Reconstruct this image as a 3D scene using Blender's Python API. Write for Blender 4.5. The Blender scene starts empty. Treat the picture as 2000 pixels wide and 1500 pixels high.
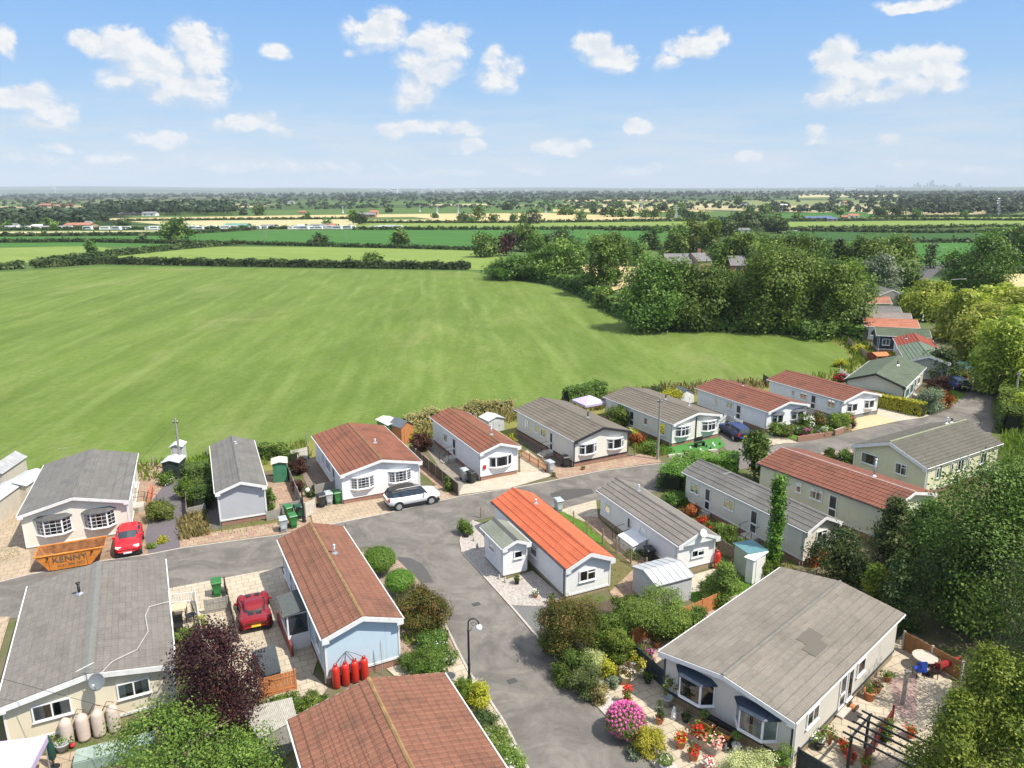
import bpy, math, random
import numpy as np
from mathutils import Vector, Matrix
R = math.radians
scene = bpy.context.scene
COL = scene.collection

# ------------------------------------------------------------------ camera
F_PX, PITCH, ROLL, CAM_H = 1452.9, R(14.62), R(0.295), 24.5
cam_data = bpy.data.cameras.new('camera')
cam = bpy.data.objects.new('camera', cam_data); COL.objects.link(cam)
cam_data.sensor_width = 36.0; cam_data.lens = 36.0*F_PX/2000.0
cam_data.clip_start = 0.1; cam_data.clip_end = 90000
cam.location = (0, 0, CAM_H)
cam.rotation_euler = (Matrix.Rotation(math.pi/2-PITCH, 3, 'X') @ Matrix.Rotation(-ROLL, 3, 'Z')).to_euler()
scene.camera = cam

# ------------------------------------------------------------------ sun, sky and exposure
SUN_EL, SUN_AZ = R(57), R(90+27)          # azimuth clockwise from +Y: right and a little behind
sun_dir = Vector((math.cos(SUN_EL)*math.sin(SUN_AZ), math.cos(SUN_EL)*math.cos(SUN_AZ), math.sin(SUN_EL)))
sd = bpy.data.lights.new('sun', 'SUN'); sd.energy = 4.5; sd.angle = R(0.53); sd.color = (1.0, 0.945, 0.84)
so = bpy.data.objects.new('sun', sd); COL.objects.link(so)
so.rotation_euler = (-sun_dir).to_track_quat('-Z', 'Y').to_euler(); so.location = (30, -20, 60)
scene.view_settings.view_transform = 'Standard'; scene.view_settings.look = 'None'
scene.view_settings.gamma = 1.0; scene.view_settings.exposure = 0.55
scene.cycles.max_bounces = 6; scene.cycles.diffuse_bounces = 3; scene.cycles.transparent_max_bounces = 8
scene.cycles.volume_bounces = 0; scene.cycles.caustics_reflective = False; scene.cycles.caustics_refractive = False

def pix_dir(px, py):                        # unit view direction of a photograph pixel (2000 x 1500)
    u2 = (px-1000)/F_PX; v2 = -(py-750)/F_PX
    u = u2*math.cos(ROLL)+v2*math.sin(ROLL); v = -u2*math.sin(ROLL)+v2*math.cos(ROLL)
    return Vector((u, math.cos(PITCH)+v*math.sin(PITCH), -math.sin(PITCH)+v*math.cos(PITCH)))
def at(px, py, z=0.0):
    d = pix_dir(px, py); t = (z-CAM_H)/d.z
    return Vector((d.x*t, d.y*t, z))
def depth(p):                               # distance along the view axis
    return p[1]*math.cos(PITCH)-(p[2]-CAM_H)*math.sin(PITCH)

class NT:
    def __init__(s, tree): s.t = tree; s.n = tree.nodes; s.l = tree.links
    def node(s, typ, **kw):
        n = s.n.new(typ)
        for k, v in kw.items(): setattr(n, k, v)
        return n
    def put(s, sock, v):
        if isinstance(v, bpy.types.NodeSocket): s.l.new(v, sock)
        else:
            if hasattr(sock.default_value, '__len__') and len(sock.default_value) == 4 and len(v) == 3: v = (*v, 1)
            sock.default_value = v
    def math(s, op, a, b=0.0, c=0.0, clamp=False):
        n = s.node('ShaderNodeMath', operation=op, use_clamp=clamp)
        s.put(n.inputs[0], a); s.put(n.inputs[1], b); s.put(n.inputs[2], c); return n.outputs[0]
    def mix(s, fac, a, b, mode='MIX'):
        n = s.node('ShaderNodeMix', data_type='RGBA', blend_type=mode)
        s.put(n.inputs[0], fac); s.put(n.inputs[6], a); s.put(n.inputs[7], b); return n.outputs[2]
    def ramp(s, fac, stops):
        n = s.node('ShaderNodeValToRGB'); e = n.color_ramp.elements
        while len(e) < len(stops): e.new(0.5)
        for i, (p, c) in enumerate(stops):
            e[i].position = p; e[i].color = (*c, 1) if len(c) == 3 else c
        s.put(n.inputs[0], fac); return n.outputs[0]
    def noise(s, vec, scale, detail=3, rough=0.55, dist=0.0):
        n = s.node('ShaderNodeTexNoise'); s.put(n.inputs['Vector'], vec)
        n.inputs['Scale'].default_value = scale; n.inputs['Detail'].default_value = detail
        n.inputs['Roughness'].default_value = rough; n.inputs['Distortion'].default_value = dist
        return n.outputs[0]
    def mr(s, v, a, b, c=0.0, d=1.0):
        n = s.node('ShaderNodeMapRange'); s.put(n.inputs[0], v)
        for i, x in enumerate((a, b, c, d)): n.inputs[i+1].default_value = x
        return n.outputs[0]
    def mapping(s, vec, scale=(1, 1, 1), rot=(0, 0, 0), loc=(0, 0, 0)):
        n = s.node('ShaderNodeMapping'); s.put(n.inputs[0], vec)
        n.inputs['Scale'].default_value = scale; n.inputs['Rotation'].default_value = rot; n.inputs['Location'].default_value = loc
        return n.outputs[0]

# ------------------------------------------------------------------ world: sky texture with cumulus cloud
world = bpy.data.worlds.new('World'); scene.world = world; world.use_nodes = True
w = NT(world.node_tree); w.n.clear()
bg = w.node('ShaderNodeBackground'); wo = w.node('ShaderNodeOutputWorld'); w.l.new(bg.outputs[0], wo.inputs[0])
sky = w.node('ShaderNodeTexSky', sky_type='NISHITA'); sky.sun_disc = False
sky.sun_elevation = SUN_EL; sky.sun_rotation = SUN_AZ; sky.altitude = 0; sky.air_density = 1.0; sky.dust_density = 0.6; sky.ozone_density = 1.6
tc = w.node('ShaderNodeTexCoord').outputs['Generated']
sep = w.node('ShaderNodeSeparateXYZ'); w.l.new(tc, sep.inputs[0])
az = w.math('ARCTAN2', sep.outputs[0], sep.outputs[1]); el = w.math('ARCSINE', sep.outputs[2])
cmb = w.node('ShaderNodeCombineXYZ'); w.put(cmb.inputs[0], az); w.put(cmb.inputs[1], el); ae = cmb.outputs[0]
# puffs of the cumulus: (photograph x, y, half width, half height, weight)
PUFFS = [(250,95,75,45,1),(185,85,45,28,.9),(300,130,95,60,1),(390,105,55,65,1),(370,170,85,45,.95),(230,150,60,30,.8),(320,190,40,25,.8),(395,55,28,22,.7),
 (40,190,75,30,.9),(110,215,50,28,.8),(8,70,22,40,.9),(90,240,60,18,.6),
 (740,60,60,40,1),(700,50,35,22,.7),(690,95,20,14,.5),(860,85,70,42,1),(840,130,70,40,1),(815,170,45,40,.9),(800,195,40,22,.9),(770,30,30,15,.6),
 (975,150,45,42,.95),(960,110,30,22,.7),(1000,140,25,30,.7),
 (1155,85,38,30,.9),(1190,110,55,30,1),(1225,120,30,20,.8),
 (1345,95,55,28,.95),(1310,120,40,20,.8),(1395,75,30,22,.7),(1355,65,20,12,.5),
 (1640,120,60,40,1),(1690,130,70,38,.95),(1760,130,70,40,1),(1830,125,50,42,1),(1660,165,80,30,.9),(1780,165,90,28,.9),(1600,195,50,18,.9),(1700,185,110,22,.9),(1860,105,28,22,.7),(1635,95,35,20,.7),
 (1790,8,95,14,.9),(490,245,75,24,.8),(540,258,40,14,.7),(455,240,35,18,.5),(820,250,95,18,.95),(900,255,40,20,.8),(915,288,38,15,.95),
 (315,275,55,24,.95),(1090,290,55,20,.95),(1130,282,35,15,.8),(1250,250,35,18,.95),(1595,262,35,20,.9),(1740,272,32,13,.8),(1465,300,30,14,.9),(1590,275,30,12,.7),
 (540,100,32,18,.7),(120,285,42,13,.6),(60,315,140,16,.55),(250,312,170,14,.5),(640,325,200,13,.45),(1480,335,40,10,.6),(1250,330,60,11,.6),(1050,330,60,9,.55),(470,325,120,12,.5),(1750,320,80,9,.4),(1900,335,90,10,.45),(880,335,90,9,.5),
 ]
warp = w.node('ShaderNodeTexNoise'); w.put(warp.inputs['Vector'], ae); warp.inputs['Scale'].default_value = 22; warp.inputs['Detail'].default_value = 4
wv = w.node('ShaderNodeVectorMath', operation='SUBTRACT'); w.l.new(warp.outputs['Color'], wv.inputs[0]); wv.inputs[1].default_value = (.5, .5, .5)
ws = w.node('ShaderNodeVectorMath', operation='MULTIPLY_ADD'); w.l.new(wv.outputs[0], ws.inputs[0]); ws.inputs[1].default_value = (.034, .028, 0); w.l.new(ae, ws.inputs[2])
def cloud_field(vec, big=False):
    f = None
    for (px, py, hw, hh, wt) in PUFFS:
        if big and (hh < 20 or wt < .7): continue
        d = pix_dir(px, py).normalized(); a0 = math.atan2(d.x, d.y); e0 = math.asin(d.z)
        d1 = pix_dir(px+hw, py).normalized(); d2 = pix_dir(px, py-hh).normalized()
        ra = abs(math.atan2(d1.x, d1.y)-a0); re = abs(math.asin(d2.z)-e0)
        s1 = w.node('ShaderNodeVectorMath', operation='SUBTRACT'); w.l.new(vec, s1.inputs[0]); s1.inputs[1].default_value = (a0, e0, 0)
        s2 = w.node('ShaderNodeVectorMath', operation='MULTIPLY'); w.l.new(s1.outputs[0], s2.inputs[0]); s2.inputs[1].default_value = (1/(1.3*ra), 1/(1.3*re), 0)
        ln = w.node('ShaderNodeVectorMath', operation='LENGTH'); w.l.new(s2.outputs[0], ln.inputs[0])
        m = w.math('MULTIPLY_ADD', ln.outputs['Value'], -wt, wt)
        f = w.math('MAXIMUM', m, 0.0) if f is None else w.math('MAXIMUM', f, m)
    return f
field = cloud_field(ws.outputs[0])
up = w.node('ShaderNodeVectorMath', operation='ADD'); w.l.new(ws.outputs[0], up.inputs[0]); up.inputs[1].default_value = (.010, .020, 0)
above = cloud_field(up.outputs[0], True)
nz = w.noise(w.mapping(ae, (1, 1.35, 1)), 30, 9, .66, .3)
nz2 = w.noise(w.mapping(ae, (1, 1.6, 1)), 13, 3, .5)
dens = w.math('ADD', field, w.math('MULTIPLY', w.math('SUBTRACT', nz, .5), 1.75))
dens = w.math('ADD', dens, w.math('MULTIPLY', w.math('SUBTRACT', nz2, .5), .45))
gate = w.mr(field, 0.0, 0.30)
bottom = w.mr(w.math('SUBTRACT', above, field), -.10, .30)          # more cloud overhead: the shaded underside, soft edge
thr = w.math('MULTIPLY_ADD', bottom, .30, .38)
mask = w.math('MULTIPLY', w.math('DIVIDE', w.math('SUBTRACT', dens, .10), thr, clamp=True), gate)
nzs = w.noise(w.mapping(ae, (1, 1.35, 1), loc=(.008, .012, 0)), 30, 6, .62, .3)
shade = w.mr(w.math('SUBTRACT', nz, nzs), -.10, .10)
shade = w.math('SUBTRACT', w.math('MULTIPLY_ADD', shade, .75, .30), w.math('MULTIPLY', bottom, .60), clamp=True)
ccol = w.mix(shade, (4.7, 5.2, 5.8), (6.5, 6.5, 6.5))
veil = w.math('MULTIPLY', w.mr(el, 0.13, 0.03), w.mr(w.noise(w.mapping(ae, (1, 7, 1)), 7, 7, .66), .36, .60))
grad = w.ramp(w.mr(el, 0.0, 0.25), [(0, (.385, .495, .60)), (.22, (.315, .455, .61)), (.5, (.225, .395, .62)), (1, (.125, .305, .63))])
skyc = w.mix(.85, w.mix(1.0, sky.outputs[0], (.75, .95, 1.15), 'MULTIPLY'), w.mix(1.0, grad, (10, 10, 10), 'MULTIPLY'))
# above the view: deeper blue, plus unseen bright broken cumulus added as fill light
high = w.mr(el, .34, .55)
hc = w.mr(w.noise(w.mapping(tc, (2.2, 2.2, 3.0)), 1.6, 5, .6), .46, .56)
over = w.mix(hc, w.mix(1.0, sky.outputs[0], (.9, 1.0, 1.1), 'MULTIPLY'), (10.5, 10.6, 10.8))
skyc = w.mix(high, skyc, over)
skyc = w.mix(w.math('MULTIPLY', veil, .9), skyc, (4.9, 5.35, 5.8))
fin = w.mix(mask, skyc, ccol)
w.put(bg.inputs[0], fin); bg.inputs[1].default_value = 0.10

# ------------------------------------------------------------------ mesh helpers
class MB:
    """collects faces; build() links them as one mesh object"""
    def __init__(s): s.v = []; s.f = []; s.uv = []; s.mi = []; s.m = 0
    def add(s, vs, fs, uvs=None):
        b = len(s.v); s.v += [tuple(x) for x in vs]
        for i, f in enumerate(fs):
            s.f.append([b+k for k in f]); s.mi.append(s.m)
            s.uv.append(uvs[i] if uvs else None)
        return s
    def box(s, c, d, rz=0.0, rx=0.0, ry=0.0):
        M = Matrix.Rotation(rz, 3, 'Z') @ Matrix.Rotation(ry, 3, 'Y') @ Matrix.Rotation(rx, 3, 'X')
        vs = [Vector(c)+M @ Vector((d[0]/2*i, d[1]/2*j, d[2]/2*k)) for i in (-1, 1) for j in (-1, 1) for k in (-1, 1)]
        return s.add(vs, [(0,1,3,2),(4,6,7,5),(0,4,5,1),(2,3,7,6),(0,2,6,4),(1,5,7,3)])
    def hexa(s, p8):                       # 4 bottom then 4 top corners
        return s.add(p8, [(3,2,1,0),(4,5,6,7),(0,1,5,4),(1,2,6,5),(2,3,7,6),(3,0,4,7)])
    def quad(s, a, b, c, d, uv=None): return s.add([a, b, c, d], [(0,1,2,3)], [uv] if uv else None)
    def poly(s, pts): return s.add(pts, [tuple(range(len(pts)))])
    def prism(s, pts, z0, z1):
        n = len(pts); vs = [(p[0], p[1], z0) for p in pts]+[(p[0], p[1], z1) for p in pts]
        return s.add(vs, [tuple(range(n))[::-1], tuple(range(n, 2*n))]+[(i, (i+1) % n, n+(i+1) % n, n+i) for i in range(n)])
    def tube(s, pts, rad, n=8, cap=True):
        pts = [Vector(p) for p in pts]; rad = rad if hasattr(rad, '__len__') else [rad]*len(pts)
        vs = []; up = Vector((0, 0, 1)); prev = None
        for i, p in enumerate(pts):
            t = (pts[min(i+1, len(pts)-1)]-pts[max(i-1, 0)]).normalized()
            a = prev if prev is not None else (up if abs(t.z) < .9 else Vector((1, 0, 0)))
            a = (a-t*a.dot(t)).normalized(); b = t.cross(a); prev = a
            for k in range(n):
                g = 2*math.pi*k/n; vs.append(p+(a*math.cos(g)+b*math.sin(g))*rad[i])
        fs = [(i*n+k, i*n+(k+1) % n, (i+1)*n+(k+1) % n, (i+1)*n+k) for i in range(len(pts)-1) for k in range(n)]
        if cap: fs += [tuple(range(n))[::-1], tuple((len(pts)-1)*n+k for k in range(n))]
        return s.add(vs, fs)
    def lathe(s, c, prof, n=14, sx=1.0, sy=1.0):
        vs = []
        for r, z in prof:
            for k in range(n):
                g = 2*math.pi*k/n; vs.append((c[0]+r*math.cos(g)*sx, c[1]+r*math.sin(g)*sy, c[2]+z))
        m = len(prof)
        fs = [(i*n+k, i*n+(k+1) % n, (i+1)*n+(k+1) % n, (i+1)*n+k) for i in range(m-1) for k in range(n)]
        fs += [tuple(range(n))[::-1], tuple((m-1)*n+k for k in range(n))]
        return s.add(vs, fs)
    def mesh(s, name, mats, smooth=False):
        me = bpy.data.meshes.new(name); me.from_pydata(s.v, [], s.f); me.update()
        for m in (mats if isinstance(mats, (list, tuple)) else [mats]): me.materials.append(m)
        if any(s.mi): me.polygons.foreach_set('material_index', s.mi)
        if any(u is not None for u in s.uv):
            ul = me.uv_layers.new(name='UVMap'); k = 0
            for i, p in enumerate(s.f):
                u = s.uv[i]
                for j in range(len(p)):
                    if u is not None: ul.data[k].uv = u[j]
                    k += 1
        if smooth: me.polygons.foreach_set('use_smooth', [True]*len(me.polygons))
        return me
    def build(s, name, mats, parent=None, smooth=False):
        o = bpy.data.objects.new(name, s.mesh(name, mats, smooth)); COL.objects.link(o)
        if parent is not None: o.parent = parent
        return o

def tag(o, label=None, cat=None, group=None, kind=None):
    for k, v in (('label', label), ('category', cat), ('group', group), ('kind', kind)):
        if v: o[k] = v
    return o
def thing(name, label, cat, loc=(0, 0, 0), rz=0.0, group=None):
    o = bpy.data.objects.new(name, None); COL.objects.link(o); o.location = loc; o.rotation_euler = (0, 0, rz)
    o.empty_display_size = .2
    return tag(o, label, cat, group)
def kids(o): return KID.get(o.name, [])
def dup(root, loc, rz=None, label=None, group=None, scale=None):
    def cp(o, par):
        c = o.copy(); COL.objects.link(c)
        if par is not None: c.parent = par
        for ch in [x for x in o.children]: cp(ch, c)
        return c
    r = cp(root, None); r.location = loc
    if rz is not None: r.rotation_euler = (0, 0, rz)
    if scale is not None: r.scale = scale
    if label: r['label'] = label
    if group: r['group'] = group
    return r

# ------------------------------------------------------------------ materials
MATS = {}
def mat(name, col, rough=.7, var=.12, scale=3.0, bump=0.0, bscale=20.0, metal=0.0, spec=.4, streak=0.0, coat=0.0):
    if name in MATS: return MATS[name]
    m = bpy.data.materials.new(name); m.use_nodes = True; t = NT(m.node_tree); t.n.clear()
    o = t.node('ShaderNodeOutputMaterial'); b = t.node('ShaderNodeBsdfPrincipled'); t.l.new(b.outputs[0], o.inputs[0])
    oc = t.node('ShaderNodeTexCoord').outputs['Object']
    n = t.noise(oc, scale, 5, .65)
    c = t.mix(t.mr(n, .3, .7), tuple(x*(1-var) for x in col), tuple(min(1, x*(1+var)) for x in col))
    if streak:
        sn = t.noise(t.mapping(oc, (3, 3, .35)), 2.5, 4, .65)
        c = t.mix(t.mr(sn, .52, .80, 0, streak), c, (.20, .19, .15))
    t.put(b.inputs['Base Color'], c); b.inputs['Roughness'].default_value = rough; b.inputs['Metallic'].default_value = metal
    b.inputs['Specular IOR Level'].default_value = spec; b.inputs['Coat Weight'].default_value = coat
    if bump:
        bp = t.node('ShaderNodeBump'); bp.inputs['Strength'].default_value = bump; bp.inputs['Distance'].default_value = .02
        t.put(bp.inputs['Height'], t.noise(oc, bscale, 3)); t.l.new(bp.outputs[0], b.inputs['Normal'])
    MATS[name] = m; return m

def roof_mat(name, col, stain=(.05, .045, .035), amount=.5, course=.40, tile=.19, rib=.5, line=.55, cross=0.0, cross_len=1.2, moss=None, sc=1.0, wob=0.0):
    """pressed tile / shingle covering on UVs in metres: u along the ridge, v up the slope"""
    m = bpy.data.materials.new(name); m.use_nodes = True; t = NT(m.node_tree); t.n.clear()
    o = t.node('ShaderNodeOutputMaterial'); b = t.node('ShaderNodeBsdfPrincipled'); t.l.new(b.outputs[0], o.inputs[0])
    uv = t.node('ShaderNodeTexCoord').outputs['UV']; s = t.node('ShaderNodeSeparateXYZ'); t.l.new(uv, s.inputs[0])
    u, v = s.outputs[0], s.outputs[1]
    n1 = t.noise(uv, .55*sc, 5, .62); n2 = t.noise(t.mapping(uv, (1.0, 2.5, 1)), 2.6, 5, .7); n3 = t.noise(uv, 22, 2, .5)
    c = t.mix(t.mr(n2, .25, .75), tuple(x*.78 for x in col), tuple(x*1.22 for x in col))
    # every course a little different
    ci = t.math('FLOOR', t.math('DIVIDE', v, course)); ti = t.math('FLOOR', t.math('DIVIDE', u, cross_len if cross else 1.3))
    cc = t.node('ShaderNodeCombineXYZ'); t.put(cc.inputs[0], ti); t.put(cc.inputs[1], ci)
    wn = t.node('ShaderNodeTexWhiteNoise', noise_dimensions='2D'); t.l.new(cc.outputs[0], wn.inputs[0])
    c = t.mix(.16, c, t.mix(wn.outputs[0], tuple(x*.45 for x in col), tuple(x*1.6 for x in col)))
    c = t.mix(t.mr(n1, .50, .78, 0, amount), c, stain)
    c = t.mix(t.mr(n3, .4, .8, 0, .35), c, tuple(x*.6 for x in col))
    if moss: c = t.mix(t.mr(t.noise(uv, 1.7, 6, .7), .52, .75, 0, .6), c, moss)
    vw = t.math('ADD', v, t.math('MULTIPLY', t.math('SINE', t.math('MULTIPLY', u, 2*math.pi/tile)), wob))
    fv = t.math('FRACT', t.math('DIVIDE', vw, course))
    ln = t.mr(fv, .05/course, .0, 0, line)                                    # step shadow and joint dirt under each course nose, painted into the colour
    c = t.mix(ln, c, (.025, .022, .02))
    if cross:
        fu = t.math('FRACT', t.math('DIVIDE', u, cross_len)); c = t.mix(t.math('MULTIPLY', t.mr(fu, (.05 if cross_len > .5 else .10)/cross_len, 0, 0, cross), t.mr(n2, .3, .6, .35, 1)), c, tuple(x*.28 for x in col))
    t.put(b.inputs['Base Color'], c); b.inputs['Roughness'].default_value = .8; b.inputs['Specular IOR Level'].default_value = .3
    wv = t.math('SINE', t.math('MULTIPLY', u, 2*math.pi/tile))
    h = t.math('MULTIPLY_ADD', wv, .5, t.math('MULTIPLY', n3, .25))
    bp = t.node('ShaderNodeBump'); bp.inputs['Strength'].default_value = rib; bp.inputs['Distance'].default_value = .045
    t.put(bp.inputs['Height'], h); t.l.new(bp.outputs[0], b.inputs['Normal'])
    return m

def slab_mat(name, c1, c2, mortar, bw=.6, bh=.6, msize=.012, rz=0.0, dirt=.35, offset=.5, rough=.9, vert=False):
    m = bpy.data.materials.new(name); m.use_nodes = True; t = NT(m.node_tree); t.n.clear()
    o = t.node('ShaderNodeOutputMaterial'); b = t.node('ShaderNodeBsdfPrincipled'); t.l.new(b.outputs[0], o.inputs[0])
    oc = t.mapping(t.node('ShaderNodeTexCoord').outputs['Object'], rot=(0, 0, rz))
    if vert:                                  # bricks laid up the wall: run along x+y, courses in z
        sp = t.node('ShaderNodeSeparateXYZ'); t.l.new(oc, sp.inputs[0]); cx_ = t.node('ShaderNodeCombineXYZ'); t.put(cx_.inputs[0], t.math('ADD', sp.outputs[0], sp.outputs[1])); t.put(cx_.inputs[1], sp.outputs[2]); oc = cx_.outputs[0]
    br = t.node('ShaderNodeTexBrick'); t.put(br.inputs['Vector'], oc); t.put(br.inputs['Color1'], c1); t.put(br.inputs['Color2'], c2); t.put(br.inputs['Mortar'], mortar)
    br.inputs['Scale'].default_value = 1; br.inputs['Mortar Size'].default_value = msize; br.inputs['Brick Width'].default_value = bw; br.inputs['Row Height'].default_value = bh
    br.offset = offset
    n = t.noise(oc, .8, 6, .7); n2 = t.noise(oc, 6, 4, .7)
    c = t.mix(t.mr(n, .48, .72, 0, dirt), br.outputs[0], tuple(x*.45 for x in c1))
    c = t.mix(t.mr(n2, .35, .75, 0, .3), c, tuple(x*.62 for x in c2))
    t.put(b.inputs['Base Color'], c); b.inputs['Roughness'].default_value = rough
    bp = t.node('ShaderNodeBump'); bp.inputs['Strength'].default_value = .3; bp.inputs['Distance'].default_value = .01
    t.put(bp.inputs['Height'], n2); t.l.new(bp.outputs[0], b.inputs['Normal'])
    return m

def wall_mat(name, col, joint=1.22, dirt=.25):
    """smooth painted panels with faint vertical joints and rain streaks"""
    m = bpy.data.materials.new(name); m.use_nodes = True; t = NT(m.node_tree); t.n.clear()
    o = t.node('ShaderNodeOutputMaterial'); b = t.node('ShaderNodeBsdfPrincipled'); t.l.new(b.outputs[0], o.inputs[0])
    oc = t.node('ShaderNodeTexCoord').outputs['Object']; s = t.node('ShaderNodeSeparateXYZ'); t.l.new(oc, s.inputs[0])
    geo = t.node('ShaderNodeNewGeometry')
    k = t.math('ADD', s.outputs[0], s.outputs[1])
    fr = t.math('FRACT', t.math('DIVIDE', k, joint)); j = t.mr(fr, .018, 0, 0, .30)
    st = t.noise(t.mapping(oc, (5, 5, .3)), 1.6, 5, .7)
    c = t.mix(t.mr(t.noise(oc, 1.2, 4), .3, .7), tuple(x*.94 for x in col), col)
    c = t.mix(t.mr(st, .50, .85, 0, dirt), c, tuple(x*.5 for x in (col[0], col[1]*.97, col[2]*.85)))
    low = t.math('MULTIPLY', t.mr(s.outputs[2], 1.3, .3), t.mr(t.noise(oc, 4, 5, .7), .4, .7))
    c = t.mix(t.math('MULTIPLY', low, .30), c, (.30, .28, .22))
    c = t.mix(j, c, (.18, .17, .15))
    t.put(b.inputs['Base Color'], c); b.inputs['Roughness'].default_value = .55
    bp = t.node('ShaderNodeBump'); bp.inputs['Strength'].default_value = .12; bp.inputs['Distance'].default_value = .01
    t.put(bp.inputs['Height'], t.noise(oc, 60, 2)); t.l.new(bp.outputs[0], b.inputs['Normal'])
    return m

def leaf_mat(name, dark, mid, light, trans=.28, spec=.25):
    m = bpy.data.materials.new(name); m.use_nodes = True; t = NT(m.node_tree); t.n.clear()
    o = t.node('ShaderNodeOutputMaterial'); b = t.node('ShaderNodeBsdfPrincipled')
    a = t.node('ShaderNodeAttribute', attribute_name='tint')
    oi = t.node('ShaderNodeObjectInfo')
    c = t.ramp(a.outputs['Fac'], [(0, dark), (.5, mid), (1, light)])
    hs = t.node('ShaderNodeHueSaturation'); t.put(hs.inputs['Color'], c)
    t.put(hs.inputs['Hue'], t.mr(oi.outputs['Random'], 0, 1, .488, .512)); t.put(hs.inputs['Value'], t.mr(oi.outputs['Random'], 0, 1, .85, 1.15))
    t.put(b.inputs['Base Color'], hs.outputs[0]); b.inputs['Roughness'].default_value = .45; b.inputs['Specular IOR Level'].default_value = spec*.6
    tr = t.node('ShaderNodeBsdfTranslucent'); t.put(tr.inputs[0], t.mix(1, hs.outputs[0], (1.0, 1.25, .5), 'MULTIPLY'))
    mx = t.node('ShaderNodeMixShader'); mx.inputs[0].default_value = trans
    t.l.new(b.outputs[0], mx.inputs[1]); t.l.new(tr.outputs[0], mx.inputs[2]); t.l.new(mx.outputs[0], o.inputs[0])
    return m

WHITE = mat('white_upvc', (.80, .80, .80), .35, .04, 2)
TRIM = mat('white_trim', (.74, .74, .73), .5, .07, 3, streak=.25)
TRIM_DARK = mat('black_trim', (.03, .032, .036), .5, .2)
NAVY = mat('navy_paint', (.035, .050, .075), .45, .15)
BRICK = slab_mat('skirt_brick', (.34, .13, .075), (.26, .10, .06), (.36, .30, .24), .22, .075, .012, dirt=.3, vert=True)
BUFF = slab_mat('buff_blockwork', (.38, .29, .17), (.30, .24, .15), (.25, .2, .14), .44, .2, .012, dirt=.4, vert=True)
GREYP = mat('grey_plinth', (.2, .2, .2), .8)
METAL = mat('galvanised_metal', (.55, .56, .57), .35, .12, 8, metal=.7)
PALE_METAL = mat('pale_metal_sheet', (.50, .51, .52), .55, .10, 2, streak=.3)
WOOD = mat('weathered_wood', (.26, .20, .14), .85, .3, 6, bump=.3, streak=.3)
ORWOOD = mat('orange_wood', (.48, .19, .07), .8, .2, 6, bump=.3, streak=.3)
DKWOOD = mat('dark_stained_wood', (.10, .07, .05), .8, .25, 6, bump=.3)
GREYW = mat('grey_wood', (.30, .28, .25), .9, .2, 6, bump=.3, streak=.35)
BURG = mat('burgundy_paint', (.16, .025, .03), .5, .2)
PLASTIC_K = mat('black_plastic', (.025, .026, .028), .45, .15)
TERRA = mat('terracotta', (.50, .20, .10), .8, .15, 8)
STONE = mat('stone', (.46, .42, .36), .9, .15, 6, bump=.3)
SOIL = mat('soil', (.09, .065, .045), .95, .3, 8, bump=.5)
TARP = mat('cream_cover', (.55, .46, .40), .8, .08, 5, bump=.4, bscale=9)
RED_TANK = mat('red_enamel', (.60, .028, .018), .35, .1, 5, spec=.5, streak=.15)
ORANGE_TANK = mat('orange_enamel', (.72, .10, .03), .4, .1, 5)
IRON = mat('black_iron', (.02, .022, .024), .4, .2)
CURTAIN = mat('net_curtain', (.62, .62, .60), .9, .12, 14)
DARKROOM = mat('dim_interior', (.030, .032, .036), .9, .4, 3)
RUBBER = mat('tyre_rubber', (.02, .02, .02), .85, .2)
PERSPEX = mat('glazing_dark', (.035, .045, .055), .08, .3, 2, spec=.8)
def glass_mat():
    m = bpy.data.materials.new('window_glass'); m.use_nodes = True; t = NT(m.node_tree); t.n.clear()
    o = t.node('ShaderNodeOutputMaterial'); g = t.node('ShaderNodeBsdfGlossy'); g.inputs['Roughness'].default_value = .02
    tr = t.node('ShaderNodeBsdfTransparent'); tr.inputs[0].default_value = (.80, .84, .84, 1)
    fr = t.node('ShaderNodeFresnel'); fr.inputs[0].default_value = 1.55
    mx = t.node('ShaderNodeMixShader'); t.put(mx.inputs[0], t.math('MULTIPLY_ADD', fr.outputs[0], 1.0, .05))
    t.l.new(tr.outputs[0], mx.inputs[1]); t.l.new(g.outputs[0], mx.inputs[2]); t.l.new(mx.outputs[0], o.inputs[0]); return m
GLASS = glass_mat()
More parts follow.
